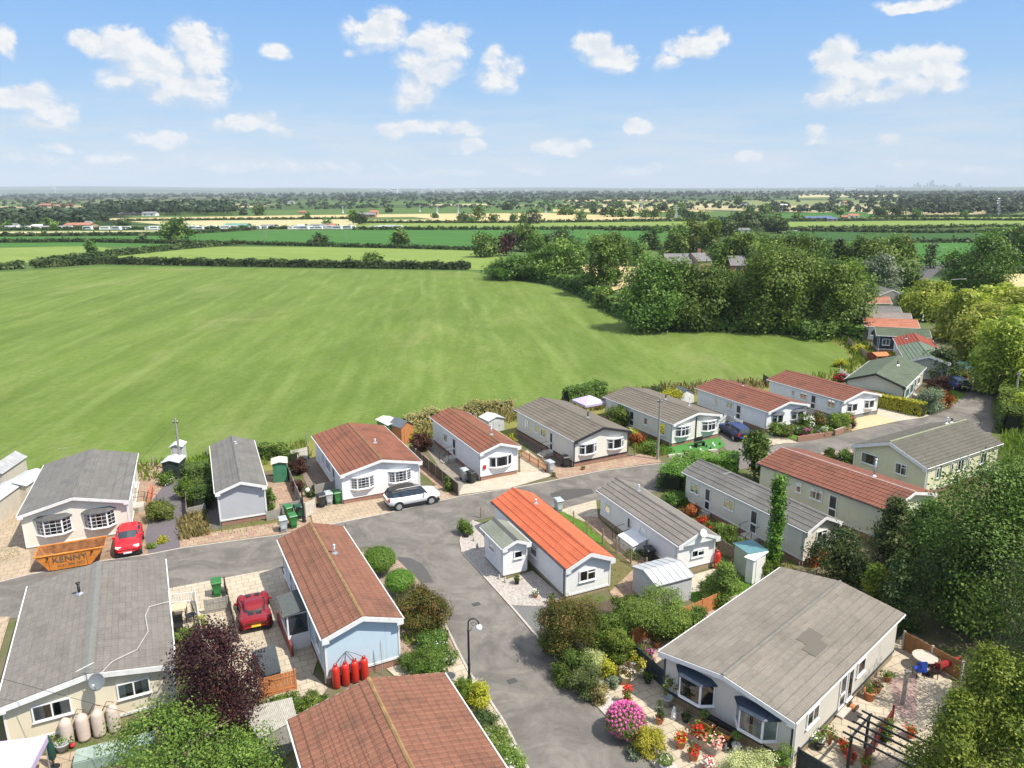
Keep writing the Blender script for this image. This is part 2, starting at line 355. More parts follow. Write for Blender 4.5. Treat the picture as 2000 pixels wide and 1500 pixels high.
# ------------------------------------------------------------------ foliage
def leaves_mesh(name, P, size, tint, mats, rng, flat=0.0, nrm=None, aspect=1.6, mi=None, tris=False):
    """one small quad per point, oriented outward with scatter; 'tint' is the leaf's own colour step"""
    n = len(P)
    if nrm is None: nrm = rng.normal(size=(n, 3))
    nrm = nrm+rng.normal(size=(n, 3))*.27; nrm[:, 2] += flat
    nrm /= np.linalg.norm(nrm, axis=1)[:, None]+1e-9
    r = rng.normal(size=(n, 3)); a = np.cross(nrm, r); a /= np.linalg.norm(a, axis=1)[:, None]+1e-9
    b = np.cross(nrm, a); s = (size*(.6+.8*rng.random(n)))[:, None] if np.ndim(size) == 0 else (size*(.6+.8*rng.random(n)))[:, None]
    a = a*s*.5*aspect; b = b*s*.5
    V = np.stack([P-a, P-b*1.0, P+a, P+b*1.0], 1).reshape(-1, 3)
    me = bpy.data.meshes.new(name); me.vertices.add(4*n); me.loops.add(4*n); me.polygons.add(n)
    me.vertices.foreach_set('co', V.astype(np.float32).ravel()); me.loops.foreach_set('vertex_index', np.arange(4*n, dtype=np.int32))
    me.polygons.foreach_set('loop_start', np.arange(0, 4*n, 4, dtype=np.int32)); me.polygons.foreach_set('loop_total', np.full(n, 4, dtype=np.int32))
    at_ = me.attributes.new('tint', 'FLOAT', 'FACE'); at_.data.foreach_set('value', np.clip(tint, 0, 1).astype(np.float32))
    for m in (mats if isinstance(mats, (list, tuple)) else [mats]): me.materials.append(m)
    if mi is not None: me.polygons.foreach_set('material_index', mi.astype(np.int32))
    me.update(calc_edges=True); return me

def lobes(rng, k, r0=(.28, .42), spread=.62, zc=.62, zs=.36, low=0.25):
    """overlapping lobes of a crown inside the unit column: x,y in -.5..5, z 0..1"""
    L = []
    for i in range(k):
        g = rng.random()*2*math.pi; q = math.sqrt(rng.random())*spread*.5; z = zc+(rng.random()*2-1)*zs
        shr = 1-.65*max(0, (z-zc)/max(1e-3, 1-zc))**1.5-.35*max(0, (zc-z)/zc)
        L.append((math.cos(g)*q*shr, math.sin(g)*q*shr, z*.88+.02, rng.uniform(*r0)*(.55+.45*shr)))
    return L
def sample_lobes(rng, L, n, hw, h, shell=.55):
    idx = rng.integers(0, len(L), n); A = np.array(L)[idx]
    d = rng.normal(size=(n, 3)); d[:, 2] = d[:, 2]*.9+.15; d /= np.linalg.norm(d, axis=1)[:, None]
    rr = A[:, 3]*(shell+(1-shell)*rng.random(n))*(1+.12*rng.normal(size=n))
    P = np.empty((n, 3)); P[:, 0] = (A[:, 0]+d[:, 0]*rr*.62)*hw*2; P[:, 1] = (A[:, 1]+d[:, 1]*rr*.62)*hw*2; P[:, 2] = (A[:, 2]+d[:, 2]*rr*.40)*h
    return P, d, idx
CLUMP_SEED = [0]
def crown_mesh(name, mats, w, h, n, leaf, seed, k=26, kind='round', tint0=.5, tvar=.28):
    rng = np.random.default_rng(seed); hw = w/2
    if kind == 'round':      # full broadleaf
        L = lobes(rng, k, (.30, .48), .80, .58, .42)
    elif kind == 'ball':     # clipped
        L = [(0, 0, .5, .78)]
    elif kind == 'loose':
        L = lobes(rng, k, (.18, .34), 1.0, .55, .42)
    elif kind == 'poplar':
        L = [((rng.random()-.5)*.5, (rng.random()-.5)*.5, z, rng.uniform(.25, .4)*(1-.55*max(0, z-.6)/.4)) for z in np.linspace(.15, .9, k)]
    elif kind == 'cone':
        L = [((rng.random()-.5)*.62*(1-z), (rng.random()-.5)*.62*(1-z), z*.92+.04, .12+.42*(1-z)) for z in np.linspace(.03, 1, k)]
    elif kind == 'column':
        L = [((rng.random()-.5)*.16, (rng.random()-.5)*.16, z, rng.uniform(.36, .46)*.9) for z in np.linspace(.04, .96, k)]
    elif kind == 'shrub':
        L = lobes(rng, k, (.26, .42), .85, .42, .36)
    elif kind == 'willow':
        L = lobes(rng, k, (.20, .34), 1.05, .55, .42)
    if len(L) > 1 and kind not in ('column',):       # keep the outer hull of the lobes: a lumpy surface that catches light
        P, d, idx = sample_lobes(rng, L, int(n*3.2), hw, h, shell=.80)
        inside = np.zeros(len(P), bool)
        for q in L:
            rr = (((P[:, 0]-q[0]*w)/(q[3]*.62*w))**2+((P[:, 1]-q[1]*w)/(q[3]*.62*w))**2+((P[:, 2]-q[2]*h)/(q[3]*.40*h))**2)
            inside |= rr < .50
        keep = np.where(~inside)[0]
        if len(keep) > n: keep = keep[:n]
        P, d, idx = P[keep], d[keep], idx[keep]; n = len(P)
    else: P, d, idx = sample_lobes(rng, L, n, hw, h, shell=.62 if kind != 'ball' else .9)
    if kind == 'column': P[:, 2] = np.clip(P[:, 2], 0, h)
    # twig clusters: pull leaves towards random cluster points so that the crown has gaps and clumps
    if kind not in ('ball',):
        nc = max(30, n//44); cs = rng.integers(0, n, nc); C = P[cs]; ci = rng.integers(0, nc, n); cn = d[cs]+rng.normal(size=(nc, 3))*.55
        sc = min(w, h)*.040+leaf*1.0
        off = rng.normal(size=(n, 3))*sc
        if kind == 'willow': off[:, 2] = -np.abs(off[:, 2])*3.2
        if kind == 'cone': off[:, 2] *= .5
        P2 = C[ci]+off; use = rng.random(n) < .88
        P = np.where(use[:, None], P2, P); d = np.where(use[:, None], cn[ci]/(np.linalg.norm(cn[ci], axis=1)[:, None]+1e-9), d); ct = rng.normal(size=nc)[ci]
    else: ct = rng.normal(size=n)*.4
    lt = rng.normal(size=len(L))[idx] if len(L) > 1 else 0
    keep = P[:, 2] > .02*h; 
    tint = tint0+tvar*(.55*lt+.8*ct+.4*rng.normal(size=n))
    P, d, tint = P[keep], d[keep], tint[keep]
    return leaves_mesh(name, P, leaf, tint, mats, rng, flat=.5, nrm=d, aspect=1.5 if kind != 'willow' else 2.6)

LM = dict(
 oak=leaf_mat('leaf_oak', (.036, .076, .014), (.098, .165, .030), (.23, .32, .080)),
 lush=leaf_mat('leaf_lush', (.042, .080, .012), (.115, .180, .030), (.27, .34, .080)),
 dark=leaf_mat('leaf_dark', (.025, .050, .018), (.065, .100, .030), (.16, .20, .07)),
 willow=leaf_mat('leaf_willow', (.16, .21, .03), (.35, .39, .06), (.60, .59, .16), .42),
 silver=leaf_mat('leaf_silver', (.11, .15, .09), (.20, .25, .16), (.34, .38, .28)),
 pale=leaf_mat('leaf_pale', (.06, .09, .02), (.12, .16, .035), (.22, .25, .06)),
 plum=leaf_mat('leaf_plum', (.016, .006, .009), (.036, .012, .015), (.10, .040, .032), .12),
 copper=leaf_mat('leaf_copper', (.035, .018, .014), (.075, .032, .022), (.14, .07, .04), .15),
 gold=leaf_mat('leaf_gold', (.20, .22, .02), (.42, .40, .035), (.60, .56, .10), .25),
 cypress=leaf_mat('leaf_cypress', (.07, .12, .015), (.17, .23, .03), (.32, .37, .07), .25),
 boxg=leaf_mat('leaf_box', (.05, .10, .014), (.10, .19, .025), (.20, .30, .05), .2),
 grass=leaf_mat('blade_grass', (.09, .14, .020), (.17, .24, .035), (.30, .34, .08), .3),
 straw=leaf_mat('blade_straw', (.14, .13, .04), (.30, .25, .10), (.42, .34, .16), .2),
 fux=leaf_mat('leaf_fuchsia', (.05, .06, .012), (.09, .10, .02), (.28, .10, .045), .2),
 rust=leaf_mat('leaf_rust', (.15, .05, .015), (.36, .13, .03), (.55, .26, .06), .2),
 farwood=leaf_mat('leaf_far_wood', (.018, .032, .014), (.032, .052, .022), (.065, .092, .040), .1),
 pink=leaf_mat('petal_pink', (.50, .05, .26), (.72, .13, .42), (.85, .30, .58), .15),
 salmon=leaf_mat('petal_salmon', (.70, .20, .20), (.85, .35, .33), (.9, .55, .5), .15),
 red=leaf_mat('petal_red', (.50, .012, .012), (.70, .025, .025), (.8, .06, .05), .15),
 white=leaf_mat('petal_white', (.6, .6, .55), (.75, .75, .72), (.85, .85, .82), .15),
 cream=leaf_mat('leaf_cream', (.28, .34, .10), (.55, .58, .26), (.75, .75, .50), .2),
 violet=leaf_mat('petal_violet', (.14, .05, .28), (.25, .12, .40), (.4, .25, .5), .15),
)
BARK = mat('bark', (.16, .12, .085), .95, .3, 5, bump=.6, bscale=12)
PALEBARK = mat('pale_bark', (.45, .42, .36), .9, .3, 5)
def trunk_mesh(w, h, seed, r=None, th=.62, limbs=7, bark=None):
    rng = random.Random(seed); mb = MB(); r = r or h*.022+.03
    mb.tube([(0, 0, -.15), (0, 0, .1), (rng.uniform(-.02, .02)*h, rng.uniform(-.02, .02)*h, th*.5*h), (rng.uniform(-.04, .04)*h, rng.uniform(-.04, .04)*h, th*h)], [r*1.35, r, r*.8, r*.3], 8)
    for i in range(limbs):
        g = i*2.4+rng.random(); z = h*(.22+.4*i/limbs); q = w*.33
        mb.tube([(0, 0, z), (math.cos(g)*q*.45, math.sin(g)*q*.45, z+h*.10), (math.cos(g)*q, math.sin(g)*q, z+h*.20)], [r*.5, r*.34, r*.1], 6)
    return mb.mesh('trunk', bark or BARK, True)
TREE_MESH = {}
# kind: (leaf material, crown kind, unit count, leaf factor, lobes, tint0)
TK = dict(oak=('oak', 'round', 1.0, 26, .5), lush=('lush', 'round', 1.0, 26, .5), dark=('dark', 'round', 1.0, 24, .5), willow=('willow', 'willow', 1.2, 34, .5),
 silver=('silver', 'round', 1.0, 22, .5), pale=('pale', 'loose', 1.0, 26, .5), poplar=('lush', 'poplar', .9, 14, .45), fir=('dark', 'cone', .9, 14, .5), cypress=('cypress', 'cone', 1.1, 16, .5),
 plum=('plum', 'round', 1.2, 24, .5), copper=('copper', 'round', 1.0, 22, .5), pine=('oak', 'loose', 1.0, 26, .42), birch=('pale', 'poplar', .8, 14, .55),
 ivy=('boxg', 'column', 1.0, 14, .4))
LIST_TREES = []
def tree(px, py, wpx, hpx, kind, label, name='tree', group=None, n=None, leafpx=1.0, seed=None, cat='tree', bare=.0):
    """stands at the ground point seen at (px, py); width and height from the photograph's scale there"""
    p = at(px, py); m = depth(p)/F_PX; w = wpx*m; h = hpx*m/math.cos(PITCH)
    LIST_TREES.append(1); seed = seed or 100+len(LIST_TREES)
    mt, ck, cf, k, t0 = TK[kind]
    leaf = max(.07, leafpx*2.0*m*1.55)
    if n is None: n = int(min(60000, max(260, cf*4.2*(w*w+w*h*1.2)/(leaf*leaf))))
    r = thing(name, label, cat, p, 0, group)
    cm = crown_mesh('crown', LM[mt], w, h*(1-bare), n, leaf, seed, k, ck, t0)
    c = bpy.data.objects.new('crown', cm); COL.objects.link(c); c.parent = r; c.location = (0, 0, h*bare)
    t = bpy.data.objects.new('trunk', trunk_mesh(w, h*.95, seed, bark=PALEBARK if kind == 'birch' else BARK, limbs=6)); COL.objects.link(t); t.parent = r
    return r
def shrub(px, py, wpx, hpx, mt, label, name='shrub', cat='shrub', kind='shrub', n=None, leafpx=.8, t0=.5, group=None, seed=None, flower=None, fshare=.25, z=0.0, wd=None, k=16, tvar=.22):
    p = at(px, py, z); m = depth(p)/F_PX; w = wpx*m; h = hpx*m*1.1; LIST_TREES.append(1); seed = seed or 300+len(LIST_TREES)
    leaf = max(.035, leafpx*2*m*1.2)
    if n is None: n = int(min(30000, max(150, 5.5*(w*w+w*h*1.2)/(leaf*leaf))))
    me = crown_mesh('foliage', LM[mt], w, h, n, leaf, seed, k, kind, t0, tvar)
    r = thing(name, label, cat, p, 0, group)
    c = bpy.data.objects.new('foliage', me); COL.objects.link(c); c.parent = r
    s = MB()
    rg = random.Random(seed)
    for i in range(5):
        g = i*1.26+rg.random(); s.tube([(0, 0, -.03), (math.cos(g)*w*.10, math.sin(g)*w*.10, h*.35), (math.cos(g)*w*.24, math.sin(g)*w*.24, h*.62)], [.03+.01*h, .02+.006*h, .008], 5)
    s.build('stem', BARK, r)
    if flower:
        rng = np.random.default_rng(seed+7); nf = int(n*fshare)
        P, d, _ = sample_lobes(rng, lobes(rng, k, (.26, .42), .85, .42, .36) if kind != 'ball' else [(0, 0, .5, .82)], nf, w/2, h, .97)
        kp = d[:, 2] > -.2
        fm = leaves_mesh('blossom', P[kp]+d[kp]*leaf*.8, leaf*1.1, .5+.25*rng.normal(size=kp.sum()), LM[flower], rng, nrm=d[kp], aspect=1.1)
        f = bpy.data.objects.new('blossom', fm); COL.objects.link(f); f.parent = r
    return r
def hedge_obj(path, width, height, mt, label, name='hedge', cat='hedge', leaf=None, dens=1.0, rough=.25, seed=5, group=None, top=True, z0=0.0, kind=None):
    """leafy hedge along ground points (metres)"""
    rng = np.random.default_rng(seed); P = [Vector(p) for p in path]; L = [(b-a).length for a, b in zip(P, P[1:])]; tot = sum(L)
    dmid = sum(depth(p) for p in P)/len(P); leaf = leaf or max(.06, 2*dmid/F_PX*1.15)
    n = int(min(60000, dens*3.0*tot*(width+2*height)/(leaf*leaf)))
    t = rng.random(n)*tot; cum = np.concatenate([[0], np.cumsum(L)]); si = np.clip(np.searchsorted(cum, t)-1, 0, len(L)-1)
    A = np.array([tuple(p) for p in P]); D = A[1:]-A[:-1]; D /= np.linalg.norm(D, axis=1)[:, None]; pos = A[si]+D[si]*(t-cum[si])[:, None]
    N = np.stack([-D[si][:, 1], D[si][:, 0], np.zeros(n)], 1)
    per = rng.random(n)*(width+2*height); wob = 1+rough*(np.sin(t/height*1.3+seed)*.5+np.sin(t/height*3.1)*.3+rng.normal(size=n)*.18)
    hh = height*wob; side = np.where(per < height, -1, np.where(per > height+width, 1, 0))
    off = np.where(side == 0, (per-height)/width-.5, side*.5)*width; z = np.where(side == 0, hh, rng.random(n)*hh)
    off = off*np.where(side == 0, 1, 1-.25*(z/height)**2)*(1+rough*.4*rng.normal(size=n))
    V = pos+N*off[:, None]; V[:, 2] = z+z0; V += rng.normal(size=(n, 3))*leaf*.35
    nr = N*side[:, None]*1.0; nr[:, 2] += np.where(side == 0, 1, .25)
    o = bpy.data.objects.new(name, leaves_mesh(name, V, leaf, .5+.17*rng.normal(size=n)+.12*np.sin(t*.7/height), LM[mt], rng, nrm=nr)); COL.objects.link(o)
    # woody core so that light does not shine through
    mb = MB()
    for a, b in zip(P, P[1:]):
        d = (b-a); mb.box(((a+b)/2+Vector((0, 0, z0+height*.40))), (d.length, width*.55, height*.72), rz=math.atan2(d.y, d.x))
    core = mb.build('branches', mat('hedge_core', (.015, .022, .008), .95, .3), o)
    return tag(o, label, cat, group, kind)
def grass_tuft_patch(poly_px, mt, label, name, h=.5, dens=6, seed=3, kind='stuff', leaf=None, t0=.5, z=0.0, cat=None, pts=None, maxn=60000):
    """upright blades over a polygon given by ground pixels"""
    G_ = pts or [at(*p, z) for p in poly_px]; rng = np.random.default_rng(seed)
    xs = [p.x for p in G_]; ys = [p.y for p in G_]; area = abs(sum(G_[i].x*G_[(i+1) % len(G_)].y-G_[(i+1) % len(G_)].x*G_[i].y for i in range(len(G_))))/2
    n = int(min(maxn, dens*area)); X = rng.uniform(min(xs), max(xs), n*6); Y = rng.uniform(min(ys), max(ys), n*6)
    ins = np.zeros(len(X), bool); j = len(G_)-1
    for i in range(len(G_)):
        yi, yj, xi, xj = ys[i], ys[j], xs[i], xs[j]
        ins ^= ((yi > Y) != (yj > Y)) & (X < (xj-xi)*(Y-yi)/(yj-yi+1e-12)+xi); j = i
    X, Y = X[ins][:n], Y[ins][:n]; n = len(X)
    hh = h*(.5+.8*rng.random(n)); patch = .5+.5*np.sin(X*.9+seed)*np.cos(Y*1.1); hh *= .6+.6*patch
    c = np.stack([X, Y, hh*.4+z], 1); leaf = leaf or max(.05, h*.35)
    g = rng.random(n)*2*math.pi; w_ = np.stack([np.cos(g), np.sin(g), np.zeros(n)], 1)*leaf*.35; ln = np.stack([rng.normal(size=n)*.3, rng.normal(size=n)*.3, np.ones(n)], 1)*hh[:, None]
    b = np.stack([X, Y, np.full(n, z-.02)], 1)
    V = np.stack([b-w_, b+w_, b+w_*.5+ln, b-w_*.5+ln], 1).reshape(-1, 3)
    me = bpy.data.meshes.new(name); me.vertices.add(4*n); me.loops.add(4*n); me.polygons.add(n)
    me.vertices.foreach_set('co', V.astype(np.float32).ravel()); me.loops.foreach_set('vertex_index', np.arange(4*n, dtype=np.int32))
    me.polygons.foreach_set('loop_start', np.arange(0, 4*n, 4, dtype=np.int32)); me.polygons.foreach_set('loop_total', np.full(n, 4, dtype=np.int32))
    a_ = me.attributes.new('tint', 'FLOAT', 'FACE'); a_.data.foreach_set('value', np.clip(t0+.3*(patch-.5)+.2*rng.normal(size=n), 0, 1).astype(np.float32))
    me.materials.append(LM[mt]); me.update(calc_edges=True)
    o = bpy.data.objects.new(name, me); COL.objects.link(o); return tag(o, label, cat or 'grass', None, kind)

# ------------------------------------------------------------------ houses
HF = dict(  # x, y, heading, width, length, eave height, rise: measured from the photograph
A=(-34.48,47.77,22.7,6.96,11.00,2.71,.85), B=(-22.05,51.34,23.1,3.66,11.63,2.86,.64), C=(-13.66,55.28,26.0,6.83,11.01,2.68,.76), D=(-2.79,60.13,26.8,3.96,12.0,2.70,.63),
E=(5.59,63.31,27.8,6.32,11.5,2.64,.86), F=(15.60,68.63,29.2,6.40,11.48,2.51,.69), G=(26.24,72.93,27.9,6.03,11.11,2.37,.72), H=(35.57,76.65,27.5,6.10,10.92,2.42,.74),
I=(39.45,85.43,-37.9,6.55,12.34,2.63,1.16), R1=(29.81,61.82,-58.9,6.75,11.6,2.71,1.28), R2=(26.18,47.69,32.9,6.05,11.4,2.76,.79), R3=(19.35,44.75,28.0,3.39,12.36,2.68,.76),
R4=(10.64,43.47,24.3,3.30,10.25,2.36,.69), R5=(3.21,40.60,25.0,3.48,11.35,2.31,.75), X=(-.65,43.35,25.5,2.03,3.62,2.30,.42), R6=(7.11,31.82,-47.0,6.96,12.10,2.71,.49),
S1=(-9.51,32.57,26.7,4.21,12.36,2.93,.71), S2=(-4.30,16.26,26.3,7.12,12.0,2.75,.86), S3=(-22.57,27.81,26.3,7.15,11.73,2.72,.62), J=(51.45,94.59,-20.4,5.11,10.09,2.67,.83), K=(55.05,104.01,-21.3,5.22,6.54,2.68,.91))
OV_S, OV_F = .18, .30
class House:
    def __init__(s, key, name, label, wall, roof, trim=TRIM, course=.42, plinth=BRICK, ph=.42, step=.03, group=None, ridge=None, gutter=TRIM, cat='mobile home', flue=None,
                 bargeh=.22, dims=None, overhang=OV_F, back_open=False, cap=.17, gable_fill=None, band=None):
        x, y, rot, W, L, ze, ri = dims or HF[key]
        s.W, s.L, s.ze, s.ri, s.ph = W, L, ze, ri, ph; s.of = overhang
        s.root = thing(name, label, cat, (x, y, 0), R(rot), group); s.trim = trim
        a, b = OV_S, W-OV_S; f, k = s.of, L-s.of; zt = ze+ri-.10; zw = ze-.04; mid = W/2
        sl = ri/(W/2)
        # plinth and walls
        MB().box(((a+b)/2, (f+k)/2, ph/2-.05), (b-a-.06, k-f-.06, ph+.1)).build('plinth', plinth, s.root)
        pts = [(a, ph), (b, ph), (b, zw+sl*OV_S-.05), (mid, zt-.03), (a, zw+sl*OV_S-.05)]
        wm = MB(); n = 5
        vs = [(p[0], f, p[1]) for p in pts]+[(p[0], k, p[1]) for p in pts]
        wm.add(vs, [(0,1,2,3,4), (9,8,7,6,5)]+[(i, 5+i, 5+(i+1) % 5, (i+1) % 5) for i in (1, 4)]+[(0, 5, 6, 1)])
        s.wall = wm.build('wall', wall, s.root)
        tb = MB(); tb.box((mid, f-.015, ph+.05), (b-a+.05, .03, .12)); tb.box((a-.015, (f+k)/2, ph+.05), (.03, k-f, .12)); tb.box((b+.015, (f+k)/2, ph+.05), (.03, k-f, .12))
        for xx in (a, b): tb.box((xx, f-.018, (ph+ze)/2), (.09, .036, ze-ph-.15))
        tb.build('base_trim', trim if band is None else band, s.root)
        # roof: saw-tooth courses extruded along the ridge
        nc = max(2, round((W/2)/course)); cw = (W/2)/nc; up = []
        for side in (0, 1):
            sec = []
            for i in range(nc):
                x0, x1 = i*cw, (i+1)*cw
                sec += [(x0, ze+sl*x0+step*(1 if i else .6)), (x1, ze+sl*x1)]
            sec = [(xx if side == 0 else W-xx, z) for xx, z in sec]; up.append(sec)
        rm = MB()
        ln = math.hypot(W/2, ri)/(W/2)
        uo = (HF_SEED.setdefault(key, len(HF_SEED)))*7.3
        for side in (0, 1):
            sec = up[side]
            for i in range(len(sec)-1):
                (x0, z0), (x1, z1) = sec[i], sec[i+1]; d0 = (x0 if side == 0 else W-x0)*ln; d1 = (x1 if side == 0 else W-x1)*ln
                q = [(x0, 0, z0), (x1, 0, z1), (x1, L, z1), (x0, L, z0)]; u = [(uo, d0), (uo, d1), (uo+L, d1), (uo+L, d0)]
                if side: q = q[::-1]; u = u[::-1]
                rm.quad(*q, uv=[(a_+side*50, b_) for a_, b_ in u])
        lo = .06
        for yy, rev in ((0, False), (L, True)):
            for side in (0, 1):
                sec = up[side]; pl = [(xx, yy, z) for xx, z in sec]; bt = [(sec[-1][0], yy, sec[-1][1]-lo), (sec[0][0], yy, sec[0][1]-lo)]
                P_ = pl+bt; P_ = P_[::-1] if (rev ^ (side == 0)) else P_
                rm.poly(P_)
        for side in (0, 1):
            x0 = 0 if side == 0 else W; zs = ze+step*.6
            rm.quad((x0, 0, zs), (x0, L, zs), (x0, L, zs-lo), (x0, 0, zs-lo)); rm.quad((x0, 0, zs-lo), (x0, L, zs-lo), (mid, L, ze+ri-lo), (mid, 0, ze+ri-lo))
        s.roof = rm.build('roof', roof, s.root)
        zr = ze+ri
        rc = MB(); c2 = cap*.5
        vs = [(mid-c2, -.02, zr-sl*c2+step+.012), (mid, -.02, zr+.045+step), (mid+c2, -.02, zr-sl*c2+step+.012), (mid+c2, -.02, zr-sl*c2-.04), (mid-c2, -.02, zr-sl*c2-.04)]
        vs += [(v_[0], L+.02, v_[2]) for v_ in vs]
        uvl = [[(0, 0), (0, cap), (L, cap), (L, 0)]]*5
        rc.add(vs, [(0, 1, 6, 5), (1, 2, 7, 6), (2, 3, 8, 7), (4, 0, 5, 9), (4, 3, 2, 1, 0), (5, 6, 7, 8, 9)], [[(.2, .21), (.2, .3), (L+.2, .3), (L+.2, .21)]]*4+[None, None])
        rc.build('ridge_cap', ridge or roof, s.roof)
        # barge boards front and back
        for yy, nm in ((-.022, 0), (L+.022, 1)):
            bb = MB()
            for side in (0, 1):
                x0 = -.02 if side == 0 else W+.02
                za, zb_ = ze-.02, ze+ri-.02
                for (xa, xb, z1, z2) in ((x0, mid, za, zb_),):
                    t2 = .02
                    bb.hexa([(xa, yy-t2, z1-bargeh), (xb, yy-t2, z2-bargeh), (xb, yy+t2, z2-bargeh), (xa, yy+t2, z1-bargeh), (xa, yy-t2, z1), (xb, yy-t2, z2), (xb, yy+t2, z2), (xa, yy+t2, z1)])
                # boxed end
                xe = .16 if side == 0 else W-.16
                bb.box((xe, yy+(.0 if nm == 0 else 0), ze-bargeh*.95), (.36, .05, .16))
            bb.build('bargeboard', trim, s.roof)
        for side in (0, 1):
            x0 = -.055 if side == 0 else W+.055
            g = MB(); g.tube([(x0, .02, ze-.05), (x0, L-.02, ze-.05)], .038, 6); g.build('gutter', gutter, s.root)
        dp = MB()
        for xx in (a-.05, b+.05):
            sg = -1 if xx < mid else 1
            MB().tube([(xx-(-sg)*.04, f+.18, ze-.07), (xx, f+.20, ze-.25), (xx, f+.20, .05)], .035, 6).build('downpipe', gutter, s.root)
        if gable_fill is not None:
            gm = MB(); gm.add([(.1, -.012, ze-.12), (W-.1, -.012, ze-.12), (W/2, -.012, ze+ri-.12)], [(0, 1, 2)]); 
            gm = MB(); z_ = ze-.14
            gm.add([(.05, .02, z_), (W-.05, .02, z_), (mid, .02, ze+ri-.06), (.05, .30, z_), (W-.05, .30, z_), (mid, .30, ze+ri-.06)], [(0,1,2), (5,4,3), (0,3,4,1)])
            gm.build('gable_panel', gable_fill, s.root)
        if flue: 
            for fl in flue: s.flue(*fl)
    def P(s, w, u, out, z):                  # a point of wall w: u along it, out from it
        if w == 'F': return (u, s.of-out, z)
        if w == 'L': return (OV_S-out, u, z)
        if w == 'R': return (s.W-OV_S+out, u, z)
        if w == 'B': return (u, s.L-s.of+out, z)
    def slab(s, mb, w, u0, u1, z0, z1, o0, o1):
        p = lambda u, o, z: s.P(w, u, o, z)
        mb.hexa([p(u0, o0, z0), p(u1, o0, z0), p(u1, o1, z0), p(u0, o1, z0), p(u0, o0, z1), p(u1, o0, z1), p(u1, o1, z1), p(u0, o1, z1)])
    def window(s, w, u0, u1, z0, z1, lights=2, bars=None, fan=False, curt=.5, frame=None, name='window', door=False, glassz=None):
        u0, u1 = min(u0, u1), max(u0, u1); t = .065
        fm = MB(); S = lambda *a: s.slab(fm, w, *a)
        S(u0, u1, z0, z0+t, .004, .07); S(u0, u1, z1-t, z1, .004, .07); S(u0, u0+t, z0+t, z1-t, .004, .07); S(u1-t, u1, z0+t, z1-t, .004, .07)
        S(u0-.04, u1+.04, z0-.035, z0-.002, .004, .12)
        for i in range(1, lights):
            um = u0+(u1-u0)*i/lights; S(um-t*.5, um+t*.5, z0+t, z1-t, .004, .068)
        if fan: zf = z1-(z1-z0)*.30; k = lights-1 if lights > 1 else 0; a_ = u0+(u1-u0)*k/lights; S(a_+t*.4, u1-t, zf-t*.5, zf+t*.5, .004, .066)
        if bars:
            nu, nv = bars
            for i in range(1, nu*lights):
                if i % nu: um = u0+(u1-u0)*i/(nu*lights); S(um-.014, um+.014, z0+t, z1-t, .046, .058)
            for i in range(1, nv): zm = z0+(z1-z0)*i/nv; S(u0+t, u1-t, zm-.014, zm+.014, .046, .058)
        o = fm.build(name, frame or WHITE, s.root)
        g = MB(); g.quad(s.P(w, u0+t, .045, z0+t), s.P(w, u1-t, .045, z0+t), s.P(w, u1-t, .045, z1-t), s.P(w, u0+t, .045, z1-t)); g.build('pane', GLASS, o)
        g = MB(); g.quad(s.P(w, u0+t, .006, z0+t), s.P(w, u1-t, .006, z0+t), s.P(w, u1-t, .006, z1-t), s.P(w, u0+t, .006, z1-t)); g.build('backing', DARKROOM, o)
        if curt:
            c = MB(); cw = (u1-u0-2*t)*curt/2
            for a_, b_ in ((u0+t, u0+t+cw), (u1-t-cw, u1-t)):
                k = max(3, int(cw/.05))
                for j in range(k):
                    x0 = a_+(b_-a_)*j/k; x1 = a_+(b_-a_)*(j+1)/k; o0, o1 = (.014, .024) if j % 2 else (.024, .014)
                    c.quad(s.P(w, x0, o0, z0+t), s.P(w, x1, o1, z0+t), s.P(w, x1, o1, z1-t), s.P(w, x0, o0, z1-t))
            c.build('curtain', CURTAIN, o)
        return o
    def door(s, w, u0, u1, z0=.45, z1=2.2, col=None, glass=1, steps=True, frame=None):
        u0, u1 = min(u0, u1), max(u0, u1); t = .08; fm = MB(); S = lambda *a: s.slab(fm, w, *a)
        S(u0, u0+t, z0, z1, .004, .06); S(u1-t, u1, z0, z1, .004, .06); S(u0+t, u1-t, z1-t, z1, .004, .06); S(u0+t, u1-t, z0, z0+t*1.4, .004, .06)
        zm = z0+(z1-z0)*.42; S(u0+t, u1-t, zm-.06, zm+.06, .004, .055)
        o = fm.build('door', frame or WHITE, s.root)
        for (a_, b_) in ((z0+t*1.4, zm-.06), (zm+.06, z1-t)):
            g = MB()
            s.slab(g, w, u0+t, u1-t, a_, b_, .004, .03); g.build('door_pane', PERSPEX if glass else (col or WHITE), o)
        h = MB(); s.slab(h, w, u0+t*.25, u0+t*.65, zm+.08, zm+.2, .06, .10); h.build('handle', METAL, o)
        if steps and z0 > .25:
            st = MB(); n = 2
            for i in range(n):
                h_ = z0*(n-i)/(n+.4); s.slab(st, w, u0-.15, u1+.15, -.03, h_, .05+.32*i, .05+.32*(i+1)-.003)
            st.build('doorstep', STONE, s.root)
        return o
